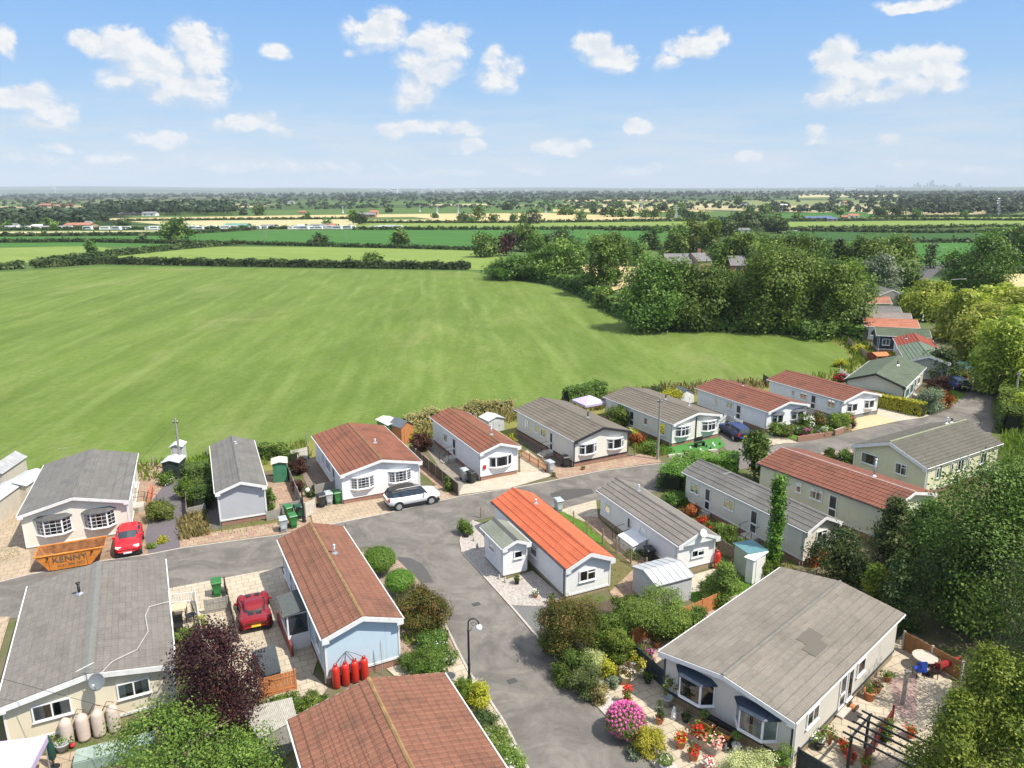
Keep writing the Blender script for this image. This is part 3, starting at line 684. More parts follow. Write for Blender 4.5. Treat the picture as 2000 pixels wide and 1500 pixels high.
    def bay(s, w, u0, u1, z0, z1, proj=.45, style='bow', bars=None, canopy=None, curt=.45, side=.24, lights=1, fans=False, frame=None, shell=None):
        """three-sided bay: frame with one pane per facet, sill shell below or a hipped canopy above"""
        u0, u1 = min(u0, u1), max(u0, u1); Wd = u1-u0; ks = [(u0, .03), (u0+Wd*side, proj), (u1-Wd*side, proj), (u1, .03)]
        fr = frame or WHITE; fm = MB(); t = .06
        p = lambda q, z, o=0: s.P(w, q[0], q[1]+o, z)
        def bar(mb, a, b, za, zb, dep=.05):
            A = Vector(s.P(w, a[0], a[1], 0)); B = Vector(s.P(w, b[0], b[1], 0)); d = (B-A).normalized(); n = Vector((d.y, -d.x, 0)); C0 = Vector(s.P(w, (u0+u1)/2, -1, 0))
            if (A-C0).dot(n) < 0: n = -n
            q = [A, B, B-n*dep, A-n*dep]; mb.hexa([(v.x, v.y, za) for v in q]+[(v.x, v.y, zb) for v in q]); return n
        pan = MB(); bk = MB(); cu = MB(); bm = MB()
        for i, (a, b) in enumerate(zip(ks, ks[1:])):
            L_ = math.hypot(a[0]-b[0], a[1]-b[1]); lerp = lambda k: (a[0]+(b[0]-a[0])*k, a[1]+(b[1]-a[1])*k); e = t/L_
            nrm = bar(fm, a, b, z0, z0+t); bar(fm, a, b, z1-t, z1)
            bar(fm, a, lerp(e), z0+t, z1-t); bar(fm, lerp(1-e), b, z0+t, z1-t)
            nl = 1 if i != 1 else lights
            for j in range(1, nl): bar(fm, lerp(j/nl-e*.5), lerp(j/nl+e*.5), z0+t, z1-t)
            if fans or (i != 1 and fans is None): zf = z1-(z1-z0)*.28; bar(fm, lerp(e), lerp(1-e), zf-.03, zf+.03)
            if bars:
                nu = bars[0] if i != 1 else bars[0]+1
                for j in range(1, nu): bar(bm, lerp(j/nu-.012), lerp(j/nu+.012), z0+t, z1-t, .02)
                for j in range(1, bars[1]): zz = z0+(z1-z0)*j/bars[1]; bar(bm, lerp(e), lerp(1-e), zz-.012, zz+.012, .02)
            def inn(k, o): v = Vector(s.P(w, *lerp(k), 0))-nrm*o; return v
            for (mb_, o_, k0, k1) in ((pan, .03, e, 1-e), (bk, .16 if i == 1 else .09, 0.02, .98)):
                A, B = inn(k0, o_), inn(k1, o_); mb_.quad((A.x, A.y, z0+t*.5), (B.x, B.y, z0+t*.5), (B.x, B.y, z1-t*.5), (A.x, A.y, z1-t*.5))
            if curt:
                segs = ((e, e+curt*.5), (1-e-curt*.5, 1-e)) if i == 1 else ((e, e+curt) if i == 0 else (1-e-curt, 1-e),)
                for k0, k1 in segs:
                    m_ = max(3, int((k1-k0)*L_/.06))
                    for j in range(m_):
                        A = inn(k0+(k1-k0)*j/m_, .045+.018*(j % 2)); B = inn(k0+(k1-k0)*(j+1)/m_, .045+.018*((j+1) % 2))
                        cu.quad((A.x, A.y, z0+t), (B.x, B.y, z0+t), (B.x, B.y, z1-t), (A.x, A.y, z1-t))
        o = fm.build('bay_window', fr, s.root); pan.build('pane', GLASS, o); bk.build('backing', DARKROOM, o)
        if curt: cu.build('curtain', CURTAIN, o)
        if bars: bm.build('glazing_bars', fr, o)
        sl_ = MB(); ex = .05
        def ring(e_, z, f=1.0): return [s.P(w, u0-e_, 0.004, z), s.P(w, u0-e_, .03*f+e_*.3, z), s.P(w, u0+Wd*side, (proj+e_)*f, z), s.P(w, u1-Wd*side, (proj+e_)*f, z), s.P(w, u1+e_, .03*f+e_*.3, z), s.P(w, u1+e_, .004, z)]
        def shellm(mb, rings):
            n = 6; vs = [v for r_ in rings for v in r_]
            mb.add(vs, [(i*n+k, i*n+(k+1) % n, (i+1)*n+(k+1) % n, (i+1)*n+k) for i in range(len(rings)-1) for k in range(n)]+[tuple(range(n))[::-1], tuple((len(rings)-1)*n+k for k in range(n))])
        um = (u0+u1)/2
        shellm(sl_, [ring(.05, z0-.06), ring(.05, z0-.001)])
        if style == 'bow':
            lowr = [s.P(w, um+(q-um)*.55, .006, z0-.34) for q in (u0, u0, u0+Wd*side, u1-Wd*side, u1, u1)]
            shellm(sl_, [lowr, ring(.0, z0-.062)])
        sl_.build('bay_sill', shell or TRIM, o)
        tp = MB()
        if canopy is None:
            shellm(tp, [ring(.04, z1+.001), ring(.05, z1+.07)]); tp.build('bay_head', TRIM, o)
        else:
            top = [s.P(w, um+(q-um)*.78, .006, z1+.24) for q in (u0, u0, u0+Wd*side, u1-Wd*side, u1, u1)]
            shellm(tp, [ring(.10, z1+.002), ring(.11, z1+.04), top]); tp.build('canopy', canopy, o)
        return o
    def flue(s, l, off, h=.55, dark=False, base=True):
        """off: metres from the ridge, + right"""
        x = s.W/2+off; z = s.ze+s.ri-abs(off)*s.ri/(s.W/2); m = IRON if dark else METAL
        f = MB(); f.lathe((x, l, z-.1), [(.07, 0), (.07, h+.1), (.045, h+.1), (.045, h+.16), (.12, h+.17), (.12, h+.21), (.03, h+.25)], 10)
        o = f.build('chimney', m, s.roof, True)
        if base: MB().lathe((x, l, z-.06), [(.24, 0), (.22, .10), (.10, .2)], 4).build('flashing', METAL, o)
HF_SEED = {}

# ------------------------------------------------------------------ street and garden things
def tag_prop(o, **k):
    for a, b in k.items(): o[a] = b
def px_m(p): return depth(p)/F_PX
def wheelie_bin(col, lab, group='wheelie bins standing by the homes'):
    t = thing('wheelie_bin', lab, 'bin', group=group)
    m = mat('bin_'+col, dict(black=(.028, .03, .032), green=(.03, .16, .04), grey=(.38, .41, .42), dark=(.02, .07, .035))[col], .45, .1, 4)
    b = MB(); b.hexa([(-.20, -.24, .06), (.20, -.24, .06), (.20, .24, .06), (-.20, .24, .06), (-.28, -.34, .98), (.28, -.34, .98), (.28, .34, .98), (-.28, .34, .98)])
    b.box((0, 0, .97), (.62, .74, .06)); b.box((0, -.30, .55), (.36, .02, .5), rx=-.1); b.build('body', m, t)
    l = MB(); l.hexa([(-.31, -.39, 1.0), (.31, -.39, 1.0), (.31, .38, 1.0), (-.31, .38, 1.0), (-.27, -.33, 1.07), (.27, -.33, 1.07), (.27, .33, 1.10), (-.27, .33, 1.10)])
    l.build('lid', m, t); h = MB(); h.tube([(-.28, .40, 1.0), (-.28, .46, 1.02), (.28, .46, 1.02), (.28, .40, 1.0)], .022, 6); h.build('handle', m, t)
    for sx in (-1, 1):
        w_ = MB(); w_.tube([(sx*.27-.03, .26, .12), (sx*.27+.03, .26, .12)], .12, 10); w_.build('wheel', RUBBER, t)
    return t
def gas_bottle(m, h=1.25, r=.19, cover=False, name='gas_bottle', label='', group=None):
    t = thing(name, label, 'gas bottle', group=group)
    if cover: MB().lathe((0, 0, 0), [(r*1.15, 0), (r*1.1, .1), (r*1.18, h*.5), (r*1.1, h*.82), (r*.95, h*.93), (r*.5, h*1.0), (r*.35, h*1.03)], 14).build('body', m, t, True)
    else:
        MB().lathe((0, 0, 0), [(r*.9, 0), (r*.9, .06), (r, .09), (r, h*.78), (r*.93, h*.86), (r*.6, h*.93), (r*.2, h*.96)], 16).build('body', m, t, True)
        c = MB(); c.lathe((0, 0, h*.93), [(r*.5, 0), (r*.52, h*.10), (r*.45, h*.10), (r*.43, 0)], 12); c.build('valve_guard', m, t)
        MB().lathe((0, 0, h*.95), [(.03, 0), (.03, .08), (.05, .09), (.05, .11)], 8).build('valve', METAL, t)
    return t
def pot(h=.4, r=.24, m=TERRA, plant='red', label='', ph=.35, pw=.5, name='flower_pot', group=None, kind='shrub', loc=(0, 0, 0), n=170, plant2=None, leaf=.07):
    t = thing(name, label, 'flower pot', loc, group=group)
    MB().lathe((0, 0, 0), [(r*.68, 0), (r*.92, h*.84), (r*1.04, h*.84), (r*1.04, h), (r*.9, h), (r*.88, h*.88), (.01, h*.88)], 16).build('pot', m, t, True)
    s = random.randint(1, 9999)
    def add(nm, mt, w_, h_, nn, lf, sd): 
        o = bpy.data.objects.new(nm, crown_mesh(nm, LM[mt], w_, h_, nn, lf, sd, 8, kind)); COL.objects.link(o); o.parent = t; o.location = (0, 0, h*.84)
    add('plant', plant2 or 'lush', pw, ph*.9, n, leaf, s)
    if plant: add('blossom', plant, pw*1.02, ph*1.15, int(n*.8), leaf, s+1)
    return t
def fence(pts, h, m, label, name='fence', kind='board', post_m=None, gap=1.8, thick=.04, cat='fence', z0=0.0, cap=True, postw=.09, group=None):
    """pts: ground points in metres; parts: panels and posts"""
    pts = [Vector((p[0], p[1], 0)) for p in pts]; t = thing(name, label, cat, (pts[0].x, pts[0].y, z0), group=group); o0 = pts[0]
    for a, b in zip(pts, pts[1:]):
        d = b-a; n = max(1, round(d.length/gap)); u = d.normalized(); rz = math.atan2(d.y, d.x); sg = d.length/n
        for i in range(n):
            c = a+u*(sg*(i+.5))-o0; mb = MB(); L_ = sg-postw-.006
            if kind == 'board':
                k = max(3, int(L_/.16)); bw = L_/k
                for j in range(k):
                    q = c+u*(-L_/2+bw*(j+.5)); mb.box((q.x, q.y, h*.5+.03), (bw-.012, thick*(.5 if j % 2 else .8), h-.06), rz)
                for zz in (.25, h-.25): mb.box((c.x, c.y, zz), (L_, thick*1.6, .07), rz)
            elif kind == 'slat':
                k = max(3, int(h/.16))
                for j in range(k): mb.box((c.x, c.y, h*(j+.5)/k), (L_, thick*.6, h/k-.018), rz)
            elif kind == 'picket':
                k = max(3, int(L_/.13))
                for j in range(k):
                    q = c+u*(-L_/2+L_/k*(j+.5)); mb.box((q.x, q.y, h*.5), (.05, .02, h*.95), rz)
                for zz in (.2, h-.2): mb.box((c.x, c.y, zz), (L_, thick, .06), rz)
            elif kind == 'rail':
                for zz in (h*.45, h*.92): mb.box((c.x, c.y, zz), (L_, thick, .06), rz)
            elif kind == 'mesh':
                for j in range(int(L_/.2)+1): q = c+u*(-L_/2+.2*j); mb.box((q.x, q.y, h*.5), (.012, .012, h), rz)
                for j in range(int(h/.2)+1): mb.box((c.x, c.y, .2*j), (L_, .012, .012), rz)
            elif kind == 'trellis':
                for sgn in (-1, 1):
                    k = int((L_+h)/.22)
                    for j in range(k+1):
                        s0 = -L_/2-h+.22*j if sgn > 0 else -L_/2+.22*j
                        x0, x1 = s0, s0+sgn*h; za, zb = 0.0, h
                        lo, hi = -L_/2, L_/2
                        def cl(x): return (x-x0)/(x1-x0)
                        ta, tb_ = sorted((cl(lo), cl(hi))); ta = max(0, ta); tb_ = min(1, tb_)
                        if tb_-ta < .05: continue
                        A = c+u*(x0+(x1-x0)*ta); B = c+u*(x0+(x1-x0)*tb_)
                        mb.tube([(A.x, A.y, za+h*ta+.02), (B.x, B.y, za+h*tb_+.02)], .013, 4)
                mb.box((c.x, c.y, h+.01), (L_, .03, .04), rz); mb.box((c.x, c.y, .03), (L_, .03, .04), rz)
            elif kind == 'solid': mb.box((c.x, c.y, h*.5), (L_+postw, thick, h), rz)
            mb.build('panel', m, t)
        for i in range(n+1):
            if i == 0 and a is not pts[0]: continue
            c = a+u*(sg*i)-o0; MB().box((c.x, c.y, h*.5+.02), (postw, postw, h+.08), rz).build('post', post_m or m, t)
    return t
def low_wall(pts, h, th, m, label, name='garden_wall', capm=None, cat='wall'):
    pts = [Vector((p[0], p[1], 0)) for p in pts]; mb = MB()
    for i, (a, b) in enumerate(zip(pts, pts[1:])):
        d = b-a; c = (a+b)/2; mb.box((c.x, c.y, h/2-.02-.002*i), (d.length, th, h+.04), math.atan2(d.y, d.x))
    o = mb.build(name, m); tag(o, label, cat)
    if capm:
        cb = MB()
        for i, (a, b) in enumerate(zip(pts, pts[1:])):
            d = b-a; c = (a+b)/2; cb.box((c.x, c.y, h+.03+.003*i), (d.length+.04, th+.06, .05), math.atan2(d.y, d.x))
        cb.build('coping', capm, o)
    return o
def shed(corner, rz, W, L, h, rise, wallm, roofm, label, name='shed', cat='shed', roof='gable', door='F', ov=.12, doorm=None, ribs=True):
    """corner: front-left ground corner in metres; x right, y back"""
    t = thing(name, label, cat, (corner[0], corner[1], 0), rz)
    w_ = MB(); mid = W/2
    if roof == 'gable':
        pts = [(0, -.03), (W, -.03), (W, h), (mid, h+rise), (0, h)]
    elif roof == 'pent': pts = [(0, -.03), (W, -.03), (W, h+rise), (0, h)]
    n = len(pts); vs = [(p[0], 0, p[1]) for p in pts]+[(p[0], L, p[1]) for p in pts]
    w_.add(vs, [tuple(range(n)), tuple(range(n, 2*n))[::-1]]+[((i+1) % n, i, n+i, n+(i+1) % n) for i in range(n)])
    w_.build('wall', wallm, t)
    r = MB(); tk = .05
    segs = [((-ov, h-ov*rise/max(.01, mid)), (mid, h+rise)), ((mid, h+rise), (W+ov, h-ov*rise/max(.01, mid)))] if roof == 'gable' else [((-ov, h-ov*rise/W), (W+ov, h+rise+ov*rise/W))]
    for (x0, z0), (x1, z1) in segs:
        r.hexa([(x0, -ov, z0+.012), (x1, -ov, z1+.012), (x1, L+ov, z1+.012), (x0, L+ov, z0+.012), (x0, -ov, z0+tk), (x1, -ov, z1+tk), (x1, L+ov, z1+tk), (x0, L+ov, z0+tk)])
        if ribs:
            k = max(2, int((L+2*ov)/.45))
            for j in range(k+1):
                yy = -ov+(L+2*ov)*j/k
                r.hexa([(x0, yy-.02, z0+tk), (x1, yy-.02, z1+tk), (x1, yy+.02, z1+tk), (x0, yy+.02, z0+tk), (x0, yy-.012, z0+tk+.03), (x1, yy-.012, z1+tk+.03), (x1, yy+.012, z1+tk+.03), (x0, yy+.012, z0+tk+.03)])
    r.build('roof', roofm, t)
    d = MB(); dw = min(.8, W*.6)
    if door == 'F': d.box((mid, -.018, h*.46), (dw, .03, h*.88))
    elif door == 'L': d.box((-.018, L/2, h*.46), (.03, dw, h*.88))
    elif door == 'R': d.box((W+.018, L/2, h*.46), (.03, dw, h*.88))
    if door:
        do = d.build('door', doorm or wallm, t); hb = MB()
        c = dict(F=(mid+dw*.4, -.05, h*.5), L=(-.05, L/2+dw*.4, h*.5), R=(W+.05, L/2+dw*.4, h*.5))[door]; hb.box(c, (.04, .04, .14)); hb.build('handle', IRON, do)
    return t
def sheet(name, pxs, m, z, label=None, kind='structure', pts=None, thick=None):
    P_ = pts or [at(*q) for q in pxs]; mb = MB(); 
    if thick: mb.prism([(p.x, p.y) for p in P_], z-thick, z)
    else: mb.add([(p.x, p.y, z) for p in P_], [tuple(range(len(P_)))])
    # face up
    a = sum(P_[i].x*P_[(i+1) % len(P_)].y-P_[(i+1) % len(P_)].x*P_[i].y for i in range(len(P_)))
    if a < 0 and not thick: mb.f = [f[::-1] for f in mb.f]
    o = mb.build(name, m); return tag(o, label, None, None, kind)
def ribbon(name, pxs, width, m, z0, h, label=None, kind='structure', pts=None):
    P_ = pts or [at(*q) for q in pxs]; mb = MB(); L_, R_ = [], []
    for i, p in enumerate(P_):
        d = (P_[min(i+1, len(P_)-1)]-P_[max(i-1, 0)]); d.z = 0; d.normalize(); n = Vector((-d.y, d.x, 0)); L_.append(p+n*width/2); R_.append(p-n*width/2)
    for i in range(len(P_)-1):
        a, b, c, d = R_[i], R_[i+1], L_[i+1], L_[i]; mb.hexa([(q.x, q.y, z0) for q in (a, b, c, d)]+[(q.x, q.y, z0+h) for q in (a, b, c, d)])
    o = mb.build(name, m); return tag(o, label, None, None, kind)
def paint(name, col): return mat(name, col, .32, .03, 1, spec=.45, coat=.35)

def car(name, label, p, heading, L, W, H, col, style, group=None):
    """x = forward. style gives the side profile"""
    t = thing(name, label, 'car', p, heading, group); body = paint('paint_'+name+str(len(MATS)), col)
    S = dict(
     hatch=dict(bon=[(-.5, .36, .62), (-.47, .30, .80), (-.36, .24, .84), (.16, .22, .84), (.26, .22, .80), (.42, .24, .66), (.485, .28, .54), (.5, .34, .46)], gh=[(-.46, .80, .80), (-.38, .84, .97), (-.1, .84, 1.0), (.06, .84, .97), (.28, .80, .80)], wb=(-.34, .35), wr=.195, roof=(1, 3)),
     suv=dict(bon=[(-.5, .36, .58), (-.48, .26, .66), (-.36, .22, .68), (.12, .21, .66), (.24, .21, .64), (.43, .24, .56), (.49, .28, .46), (.5, .34, .40)], gh=[(-.475, .62, .66), (-.40, .66, .93), (-.1, .66, .99), (.05, .66, .96), (.25, .63, .64)], wb=(-.31, .30), wr=.21, roof=(1, 3)),
     estate=dict(bon=[(-.5, .34, .60), (-.48, .26, .66), (-.36, .22, .69), (.12, .20, .66), (.24, .20, .63), (.43, .22, .54), (.49, .26, .46), (.5, .32, .40)], gh=[(-.475, .62, .66), (-.42, .66, .92), (-.1, .66, .99), (.05, .66, .96), (.25, .63, .63)], wb=(-.31, .30), wr=.20, roof=(1, 3)),
     sports=dict(bon=[(-.5, .40, .66), (-.48, .30, .78), (-.34, .20, .80), (-.1, .18, .70), (.18, .18, .66), (.34, .2, .68), (.46, .24, .52), (.5, .32, .42)], gh=[(-.30, .68, .76), (-.14, .68, .96), (-.02, .68, 1.0), (.06, .68, .97), (.24, .64, .66)], wb=(-.30, .31), wr=.27, roof=(0, 3)))[style]
    wr = S['wr']*H*(1.0 if style != 'sports' else 1.0); rings = []; hw = W/2
    prof = S['bon']
    def bodyring(x, z0, zt):
        e = 1-max(0, abs(x)-.40)*2.2; e = max(.55, e)*1.0; y = hw*e
        if style == 'sports': y *= 1.0 - .16*max(0, 1-abs(x-.02)/.24)
        z0, zt = z0*H, zt*H; return [(x*L, 0, z0), (x*L, y*.86, z0), (x*L, y*.99, z0+.08*H), (x*L, y, z0+(zt-z0)*.55), (x*L, y*.97, zt-.05*H), (x*L, y*.82, zt-.005*H), (x*L, y*.4, zt+.012*H), (x*L, 0, zt+.018*H)]
    xs = np.linspace(-.5, .5, 23)
    px_, pz0, pzt = [q[0] for q in prof], [q[1] for q in prof], [q[2] for q in prof]
    for x in xs: rings.append(bodyring(x, float(np.interp(x, px_, pz0)), float(np.interp(x, px_, pzt))))
    mb = MB(); vs = []; nr = 15
    for r_ in rings: full = r_+[(a, -b, c) for a, b, c in r_[-2:0:-1]]; vs += full; nr = len(full)
    fs = [(i*nr+k, i*nr+(k+1) % nr, (i+1)*nr+(k+1) % nr, (i+1)*nr+k) for i in range(len(rings)-1) for k in range(nr)]+[tuple(range(nr)), tuple((len(rings)-1)*nr+k for k in range(nr))[::-1]]
    mb.add(vs, fs)
    if style == 'sports':                    # swelling wings over the wheels
        for wx, rx, top in ((S['wb'][0], .74, .83), (S['wb'][1], .56, .76)):
            for sy in (-1, 1):
                e = MB(); e.lathe((0, 0, 0), [(max(.02, math.sin(a)), -math.cos(a)) for a in np.linspace(.0, math.pi, 9)], 14)
                mb.add([(wx*L+v[0]*rx, sy*(hw-.26)+v[1]*.29, .42*H+v[2]*(top-.42)*H) for v in e.v], e.f)
    bo = mb.build('body', body, t, True)
    # glasshouse
    g = S['gh']; gb = MB(); vs = []
    def gring(x, zb, zt, sc=1.0):
        y0 = hw*(.90 if style != 'sports' else .70+.25*max(0, x+.1))*(1-max(0, abs(x)-.36)*1.2); y1 = hw*(.70 if style != 'sports' else .56)*(1-max(0, abs(x)-.30)*.9); zb, zt = zb*H-.03, zt*H
        return [(x*L, y0, zb), (x*L, y1+(y0-y1)*.1, zt-.06*H), (x*L, y1*.88, zt-.012*H), (x*L, 0, zt), (x*L, -y1*.88, zt-.012*H), (x*L, -y1-(y0-y1)*.1, zt-.06*H), (x*L, -y0, zb)]
    gx = [q[0] for q in g]
    xx = sorted(set(gx+[-.25, 0.0])); G_ = [gring(x, float(np.interp(x, gx, [q[1] for q in g])), float(np.interp(x, gx, [q[2] for q in g]))) for x in xx]
    for r_ in G_: vs += r_
    gb.add(vs, [(i*7+k, i*7+k+1, (i+1)*7+k+1, (i+1)*7+k) for i in range(len(G_)-1) for k in range(6)]+[tuple(range(7)), tuple((len(G_)-1)*7+k for k in range(7))[::-1]])
    gb.build('windows', PERSPEX, t)
    # roof skin and pillars just proud of the glass
    i0, i1 = S['roof']; sel = [k for k, x in enumerate(xx) if gx[i0]-.001 <= x <= gx[i1]+.001]; rf = MB(); vs = []
    for k in sel: vs += [(a, b*1.02, c+.012) for a, b, c in G_[k][1:6]]
    rf.add(vs, [(i*5+k, i*5+k+1, (i+1)*5+k+1, (i+1)*5+k) for i in range(len(sel)-1) for k in range(4)])
    for ra, rb in ((0, 1), (len(xx)-1, len(xx)-2)):
        for q in (1, -1):
            A = Vector(G_[ra][0 if q == 1 else 6]); B = Vector(G_[rb][1 if q == 1 else 5]); rf.tube([A+Vector((0, q*.005, 0)), B+Vector((0, q*.005, .01))], .035, 5)
    k = min(range(len(xx)), key=lambda i: abs(xx[i]-(-.02)))
    for q in (0, 6): A = Vector(G_[k][q]); B = Vector(G_[k][1 if q == 0 else 5]); rf.tube([A, B], .03, 5)
    if style in ('estate', 'suv', 'hatch'):
        k = min(range(len(xx)), key=lambda i: abs(xx[i]-(-.26)))
        for q in (0, 6): A = Vector(G_[k][q]); B = Vector(G_[k][1 if q == 0 else 5]); rf.tube([A, B], .045, 5)
    rf.build('roof', body if style != 'suv' else mat('roof_dark', (.04, .035, .033), .3), t, False)
    for wx in S['wb']:
        for sy in (-1, 1):
            yy = sy*(hw-.10); tw = MB(); tw.tube([(wx*L, yy-.11, wr), (wx*L, yy+.11, wr)], wr, 18)
            to = tw.build('wheel', RUBBER, t); rm = MB(); rm.tube([(wx*L, yy+sy*.10, wr), (wx*L, yy+sy*.118, wr)], wr*.66, 14); ro = rm.build('rim', METAL, to)
            ar = MB()                                  # wheel arch
            n = 12; vs = []
            for a in range(n+1):
                gg = math.pi*a/n; 
                for rr in (wr*1.06, wr*1.24): vs.append((wx*L+rr*math.cos(gg), sy*(hw+.008), wr+rr*math.sin(gg)))
            ar.add(vs, [(2*a, 2*a+1, 2*a+3, 2*a+2) for a in range(n)]); ar.build('wheel_arch', PLASTIC_K if style == 'suv' else body, t)
            dk = MB(); dk.tube([(wx*L, sy*(hw-.15), wr), (wx*L, sy*(hw+.004), wr)], wr*1.07, 18); dk.build('wheel_well', PLASTIC_K, t)
            for o_ in (to,): o_.location = (0, sy*.02, 0)
    LT = mat('lamp_glass', (.75, .78, .8), .1, .05, spec=.8); RD = mat('tail_lamp', (.45, .01, .012), .15, .1, spec=.7)
    zf = np.interp(.46, px_, pzt)*H; zb = np.interp(-.49, px_, pzt)*H
    for sy in (-1, 1):
        MB().hexa([(L*.400, sy*hw*.62, zf-.05), (L*.452, sy*hw*.90, zf-.10), (L*.485, sy*hw*.72, zf-.12), (L*.47, sy*hw*.45, zf-.10)]+[(L*.395, sy*hw*.62, zf+.05), (L*.43, sy*hw*.90, zf+.03), (L*.478, sy*hw*.72, zf+.0), (L*.46, sy*hw*.45, zf+.02)]).build('headlight', LT, t)
        if style == 'sports':
            for q in (.72, .52): MB().lathe((0, 0, 0), [(.07, 0), (.07, .04), (.03, .05)], 10).build('tail_light', RD, t).matrix_local = Matrix.Translation((-L*.487, sy*hw*q, zb-.14)) @ Matrix.Rotation(-math.pi/2, 4, 'Y')
        else: MB().box((-L*.478, sy*hw*.80, zb-.08), (.12, .22, .20 if style != 'estate' else .34)).build('tail_light', RD, t)
        mr = MB(); mr.box((L*.17 if style != 'sports' else L*.14, sy*(hw+.07), .66*H if style != 'hatch' else .8*H), (.10, .18, .12)); mr.build('mirror', body, t)
    MB().box((-L*.502, 0, .46*H), (.02, .52, .12)).build('number_plate', mat('plate_yellow', (.75, .55, .05), .4), t)
    MB().box((L*.502, 0, .30*H), (.02, .52, .12)).build('number_plate', mat('plate_white', (.8, .8, .78), .4), t)
    gr = MB(); gr.box((L*.494, 0, .345*H), (.03, hw*1.1, .16*H)); gr.build('grille', PLASTIC_K, t)
    sk = MB(); sk.box((0, 0, .17*H), (L*.93, W*.93, .13*H)); sk.build('underbody', PLASTIC_K, t)
    return t, S
def plant_empty(): pass
# ================================================================== SETTING: ground, fields, roads
def ground_mat():
    m = bpy.data.materials.new('open_country'); m.use_nodes = True; t = NT(m.node_tree); t.n.clear()
    o = t.node('ShaderNodeOutputMaterial'); b = t.node('ShaderNodeBsdfPrincipled'); t.l.new(b.outputs[0], o.inputs[0])
    oc = t.node('ShaderNodeTexCoord').outputs['Object']
    vm = t.mapping(oc, (1/620, 1/420, 1), rot=(0, 0, .35))
    wv = t.node('ShaderNodeTexVoronoi', voronoi_dimensions='2D'); t.put(wv.inputs['Vector'], vm); wv.inputs['Scale'].default_value = 1
    r = t.node('ShaderNodeSeparateColor'); t.l.new(wv.outputs['Color'], r.inputs[0])
    fc = t.ramp(r.outputs[0], [(0, (.06, .10, .03)), (.22, (.09, .15, .04)), (.42, (.14, .19, .06)), (.58, (.20, .23, .09)), (.74, (.36, .30, .16)), (.90, (.42, .36, .21))])
    fc.node.color_ramp.interpolation = 'CONSTANT'
    ed = t.node('ShaderNodeTexVoronoi', voronoi_dimensions='2D', feature='DISTANCE_TO_EDGE'); t.put(ed.inputs['Vector'], vm); ed.inputs['Scale'].default_value = 1
    fc = t.mix(t.mr(ed.outputs[0], .03, .012), fc, (.018, .030, .010))
    wood = t.mr(t.noise(t.mapping(oc, (1/2400, 1/1500, 1)), 1, 5, .6), .37, .47)
    s = t.node('ShaderNodeSeparateXYZ'); t.l.new(oc, s.inputs[0])
    far = t.mr(s.outputs[1], 1500, 3200)
    fc = t.mix(t.math('MULTIPLY', wood, far), fc, (.020, .034, .012))
    fc = t.mix(t.mr(t.noise(oc, .02, 5, .7), .3, .7, 0, .3), fc, (.04, .07, .02))
    near = t.mix(t.mr(t.noise(oc, .5, 6, .7), .42, .62), (.15, .125, .085), (.085, .115, .03))
    c = t.mix(t.mr(s.outputs[1], 125, 150), near, fc)
    t.put(b.inputs['Base Color'], c); b.inputs['Roughness'].default_value = .95; b.inputs['Specular IOR Level'].default_value = .1
    return m
g = MB(); g.poly([(-32000, -400, 0), (32000, -400, 0), (32000, 45000, 0), (-32000, 45000, 0)]); tag(g.build('ground', ground_mat()), kind='structure')

